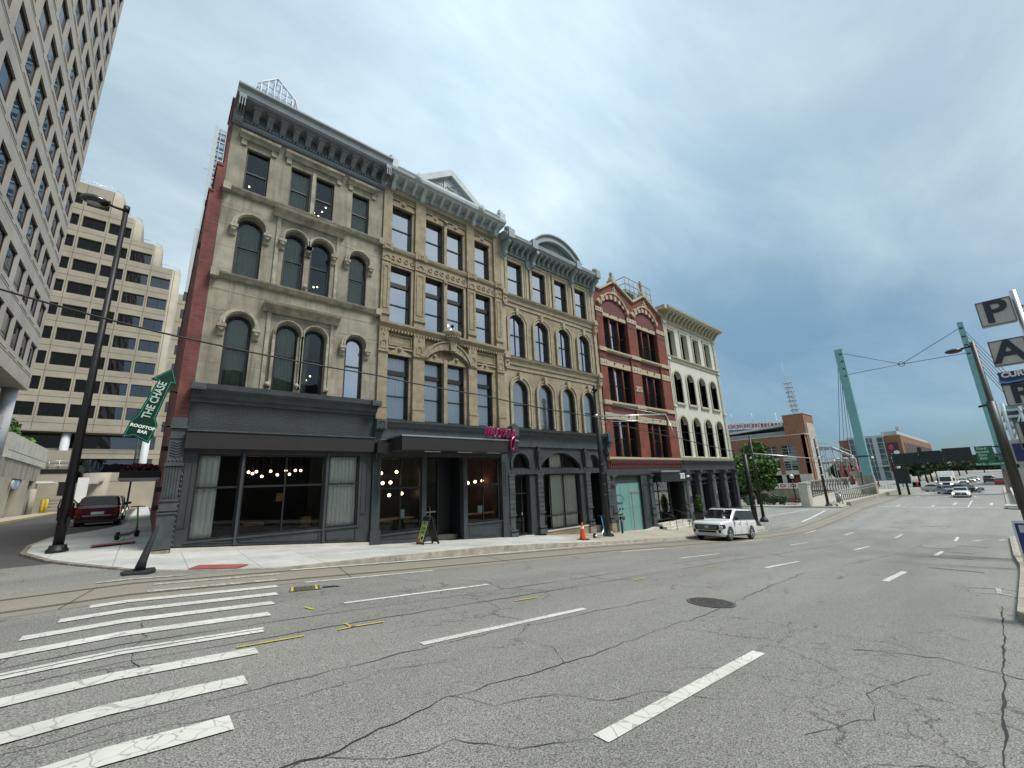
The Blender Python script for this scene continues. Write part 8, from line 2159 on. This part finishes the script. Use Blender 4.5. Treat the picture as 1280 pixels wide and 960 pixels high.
    # front
    if spec.get('grille', True):
        mb = MB(); mb.box(xf - .08, xf + .012, -hw * .70, hw * .70, hood - .54, hood - .22)
        mb.box(xf - .05, xf + .014, -hw * .55, hw * .55, gc + .22, gc + .34); mb.box(xf - .06, xf + .01, -hw * .84, -hw * .7, gc + .22, gc + .4); mb.box(xf - .06, xf + .01, hw * .7, hw * .84, gc + .22, gc + .4); gr = mb.build('grille', M_frame, body)
        mb = MB()
        for k in range(3): mb.box(xf + .012, xf + .02, -hw * .6, hw * .6, hood - .47 + .08 * k, hood - .455 + .08 * k)
        mb.sphere((xf + .02, 0, hood - .37), .09, 10, (.2, 1.5, .7)); mb.box(xf - .1, xf + .02, -hw * .62, hw * .62, gc + .06, gc + .19); mb.build('grille_trim', M_silver, gr)
        for s in (1, -1):
            mb = MB(); mb.hexa([(xf - .2, s * hw * .69, hood - .46), (xf + .016, s * hw * .69, hood - .46), (xf - .03, s * hw * .93, hood - .44), (xf - .32, s * hw * 1.002, hood - .42), (xf - .2, s * hw * .69, hood - .23), (xf + .012, s * hw * .69, hood - .23), (xf - .04, s * hw * .92, hood - .21), (xf - .32, s * hw * .995, hood - .22)])
            hl = mb.build('headlight', M_head if lights else M_frame, body)
            if not lights: mb = MB(); mb.box(xf - .02, xf + .022, s * hw * .72, s * hw * .86, hood - .33, hood - .30); mb.box(xf - .06, xf + .018, s * hw * .88, s * hw * .93, hood - .42, hood - .28); mb.build('light_strip', M_white, hl)
    for s in (1, -1):
        mb = MB(); zt2 = spec.get('tail', belt); mb.box(xr - .012, xr + .2, s * hw * .70, s * hw * .955, zt2 - .34, zt2 - .16); mb.build('tail_light', mat('tail_red', (.25, .01, .01), .2, var=0) if 'tail_red' not in MATS else MATS['tail_red'], body)
        mb = MB(); mb.box(a_ - .45, a_ - .25, s * (hw + .0), s * (hw + .22), belt + .02, belt + .2); mb.build('wing_mirror', M_frame, t, bevel=.03)
    if not simple:
        mb = MB()
        for q in spec.get('doors', []):
            for s in (1, -1): mb.box(q - .003, q + .003, s * (hw - .02), s * (hw + .004), gc + .16, belt - .04)
        for s in (1, -1): mb.box(wb + wr + .15, wf - wr - .15, s * (hw - .03), s * (hw + .006), gc + .02, gc + .09)
        mb.build('door_gap', M_frame, body)
        mb = MB()
        for q in spec.get('doors', [])[1:]:
            for s in (1, -1): mb.box(q + .08, q + .3, s * (hw - .03), s * (hw + .03), belt - .2, belt - .16)
        if spec.get('doors'): mb.build('door_handle', paint, body)
    if spec.get('rails'):
        mb = MB()
        for s in (1, -1): mb.tube([(c_ + .2, s * (hw - ri - .03), rt + .03), (b_ - .4, s * (hw - ri - .03), rt + .04)], .025, 6)
        mb.build('roof_rail', M_frame, cab); mb = MB(); mb.box(c_ + .6, b_ - .2, -hw * .45, hw * .45, rt - .01, rt + .012); mb.build('sunroof', M_frame, cab)
    if rear_plate:
        mb = MB(); mb.box(xr - .02, xr + .02, -.26, .26, belt - .42, belt - .28); mb.build('number_plate', M_white, body); mb = MB(); mb.box(xr - .018, xr + .1, -hw * .62, hw * .62, gc + .34, gc + .39); mb.build('bumper_chrome', M_silver, body); mb = MB(); mb.box(xr + .0, xr + .15, -hw * .93, hw * .93, gc + .02, gc + .3); mb.box(xr - .03, xr + .05, -.5, .5, gc + .03, gc + .1); mb.build('bumper', M_blackr, body)
    return t
mat('car_window', (0.008, 0.010, 0.011), .05, var=0, spec=.5)
P_white = mat('car_paint_white', (0.70, 0.72, 0.73), .3, var=0, coat=.7)
P_red = mat('car_paint_dark_red', (0.075, 0.006, 0.010), .25, var=0, coat=.9)
P_black = mat('car_paint_black', (0.012, 0.012, 0.014), .25, var=0, coat=.9)
P_silver = mat('car_paint_silver', (0.42, 0.43, 0.41), .3, metal=.3, var=0, coat=.5)
P_blue = mat('car_paint_grey_blue', (0.20, 0.26, 0.30), .3, metal=.3, var=0, coat=.5)
P_bred = mat('car_paint_bright_red', (0.35, 0.02, 0.03), .3, var=0, coat=.5)
BIG = dict(L=5.35, W=2.03, H=1.93, gc=.26, wr=.40, hood=1.17, belt=1.20, tail=1.22, cab=(1.22, .38, -2.28, -2.6), fo=.98, ro=1.05, tumble=.17, pillars=[.30, .62], doors=[1.05, .05, -1.0], rails=True)
SUVs = dict(L=4.62, W=1.86, H=1.66, gc=.2, wr=.36, hood=1.02, belt=1.05, tail=1.08, cab=(.95, .25, -1.75, -2.2), fo=.9, ro=.95, tumble=.2, pillars=[.3, .66], doors=[.95, 0, -1.0])
SED = dict(L=4.7, W=1.82, H=1.44, gc=.17, wr=.33, hood=.92, belt=.94, tail=.98, cab=(.95, .2, -1.0, -1.75), fo=.9, ro=1.0, tumble=.22, pillars=[.48], doors=[.9, -.1])
def place(o, x, y, rz, dz=0.0):
    e = .8
    gx = (H(x + e, y) - H(x - e, y)) / (2 * e); gy = (H(x, y + e) - H(x, y - e)) / (2 * e)
    n = Vector((-gx, -gy, 1)).normalized(); f = Vector((math.cos(rz), math.sin(rz), 0)); f = (f - n * f.dot(n)).normalized(); l = n.cross(f)
    M = Matrix((f, l, n)).transposed().to_4x4(); M.translation = (x, y, H(x, y) + dz); o.matrix_world = M
    return o
place(car('parked_car', 'large white sport utility car facing the camera at the kerb by the cream building', 'car', BIG, P_white, lights=False), 29.2, 12.55, math.pi, .01)
c = car('parked_car', 'dark red crossover seen from behind with its driver door open', 'car', SUVs, P_red, rear_plate=True)
mb = MB(); hw = .93
hx, hy = .93, hw
dr = [(0, 0), (-1.02, .42)]
dd = Vector((-.45, .9, 0)).normalized(); pp = Vector((hx, hy, 0))
def DP(u, z, o=0): q = pp + dd * u + Vector((dd.y, -dd.x, 0)) * o; return (q.x, q.y, z)
mb.hexa([DP(0, .35, -.04), DP(1.0, .35, -.04), DP(1.0, .35, .04), DP(0, .35, .04), DP(0, 1.04, -.04), DP(1.05, 1.08, -.04), DP(1.05, 1.08, .04), DP(0, 1.04, .04)]); dro = mb.build('open_door', P_red, c)
mb = MB(); mb.tube([DP(0, 1.04), DP(.45, 1.52), DP(.98, 1.54), DP(1.05, 1.08)], .03, 6); mb.build('door_frame', M_frame, dro)
mb = MB(); mb.face([DP(.05, 1.06), DP(1.0, 1.08), DP(.95, 1.5), DP(.45, 1.48)]); mb.build('door_glass', glass_mat('door_glass_mat', (.5, .55, .52), .15), dro, recalc=False)
place(c, -1.95, 35.6, math.pi / 2, .01)
place(car('parked_car', 'black car parked ahead of the dark red one on the side street', 'car', dict(SUVs, H=1.72), P_black, simple=False), -1.95, 43.5, math.pi / 2, .01)
place(car('moving_car', 'white saloon with headlights on coming over the bridge, nearest of the traffic', 'car', SED, P_white, simple=True), 92.5, 4.35, math.pi, .01)
place(car('moving_car', 'grey-blue saloon turning behind the white one', 'car', SED, P_blue, simple=True, lights=False), 103, 6.4, math.pi + .35, .01)
place(car('moving_car', 'silver saloon seen side on crossing between the truck and the grey-blue car', 'car', SED, P_silver, simple=True, lights=False), 113, 8.2, math.pi + 1.0, .01)
place(car('moving_car', 'black car half hidden behind the white saloon', 'car', SED, P_black, simple=True, lights=False), 108, 4.6, math.pi + .9, .01)
base_far = car('moving_car', 'white car in the line of traffic behind the truck, first of the line', 'car', SED, P_white, 'cars in the far line', simple=True)
place(base_far, 160, 6.6, math.pi, .01)
for i, (x, y, lab) in enumerate(((172, 5.6, 'pale car in the middle of the far line behind the truck'), (186, 5.2, 'last pale car of the far line before the trees'), (168, 11.2, 'white car parked on the far left of the road beside the truck'))):
    q = dup_tree(base_far); q['label'] = lab; place(q, x, y, math.pi, .01)
place(car('pickup_truck', 'black pickup driving away on the far right of the road', 'pickup', dict(L=5.6, W=1.98, H=1.85, gc=.3, wr=.4, hood=1.15, belt=1.2, tail=1.2, cab=(1.2, .6, -.5, -.7), fo=.95, ro=1.2, tumble=.16, pillars=[.5], doors=[1.1, 0]), P_black, simple=True, lights=False), 165, 2.2, 0, .01)
place(car('parked_car', 'bright red car at the right kerb beyond the bridge', 'car', SED, P_bred, simple=True, lights=False), 150, .35, 0, .01)
# box truck
t = thing('box_truck', 'white box truck with its headlights on coming towards the camera', 'truck', (0, 0, 0))
mb = MB(); mb.box(-3.6, 1.3, -1.2, 1.2, .9, 3.5); mb.build('cargo_box', M_white, t, bevel=.05)
mb = MB(); mb.hexa([(1.35, -1.1, .5), (3.3, -1.0, .5), (3.3, 1.0, .5), (1.35, 1.1, .5), (1.35, -1.05, 2.5), (2.2, -.95, 2.5), (2.2, .95, 2.5), (1.35, 1.05, 2.5)]); mb.box(1.4, 3.5, -1.05, 1.05, .45, 1.35); mb.box(1.3, 2.0, -1.0, 1.0, 2.4, 2.9); cabt = mb.build('cab', M_white, t, bevel=.06)
mb = MB(); mb.face([(3.22, -.88, 1.45), (3.22, .88, 1.45), (2.42, .84, 2.38), (2.42, -.84, 2.38)]); mb.v = [(x + .1, y, z) for x, y, z in mb.v]; mb.build('windscreen', MATS['car_window'], cabt, recalc=False)
mb = MB(); mb.box(3.48, 3.53, -.55, .55, .7, 1.15); mb.box(3.45, 3.55, -1.05, 1.05, .4, .6); mb.build('grille', M_frame, cabt)
for s in (1, -1):
    mb = MB(); mb.box(3.47, 3.54, s * .65, s * .98, .8, 1.05); mb.build('headlight', M_head, cabt)
    mb = MB(); mb.box(2.3, 2.5, s * 1.1, s * 1.4, 1.5, 2.1); mb.build('wing_mirror', M_frame, cabt)
for x in (2.6, -2.3):
    for s in (1, -1): mb = MB(); mb.tube([(x, s * .85, .45), (x, s * 1.15, .45)], .45, 18); mb.build('wheel', M_blackr, t)
place(t, 132, 7.9, math.pi, .01)
# water-filled barriers near the far pavement
for k, (y, m_, lab) in enumerate(((15.2, M_white, 'long white plastic barrier, left one by the far kerb'), (13.6, MATS['board_red'], 'red plastic barrier between the two white ones'), (12.6, M_white, 'short white plastic barrier at the road end of the row'), (21.5, MATS['board_red'], 'small red plastic barrier behind the bike racks'))):
    mb = MB(); ln_ = 1.6 if k == 0 else .8; mb.prism([(y - ln_, -4.4), (y + ln_, -4.4), (y + ln_ * .93, -3.3), (y - ln_ * .93, -3.3)], 'x', 140, 140.5); mb.prism([(y - ln_ - .1, -4.5), (y + ln_ + .1, -4.5), (y + ln_, -4.2), (y - ln_, -4.2)], 'x', 139.8, 140.7)
    o = mb.build('plastic_barrier', m_, bevel=.05); setp(o, lab, 'barrier', 'plastic barriers at the far kerb')
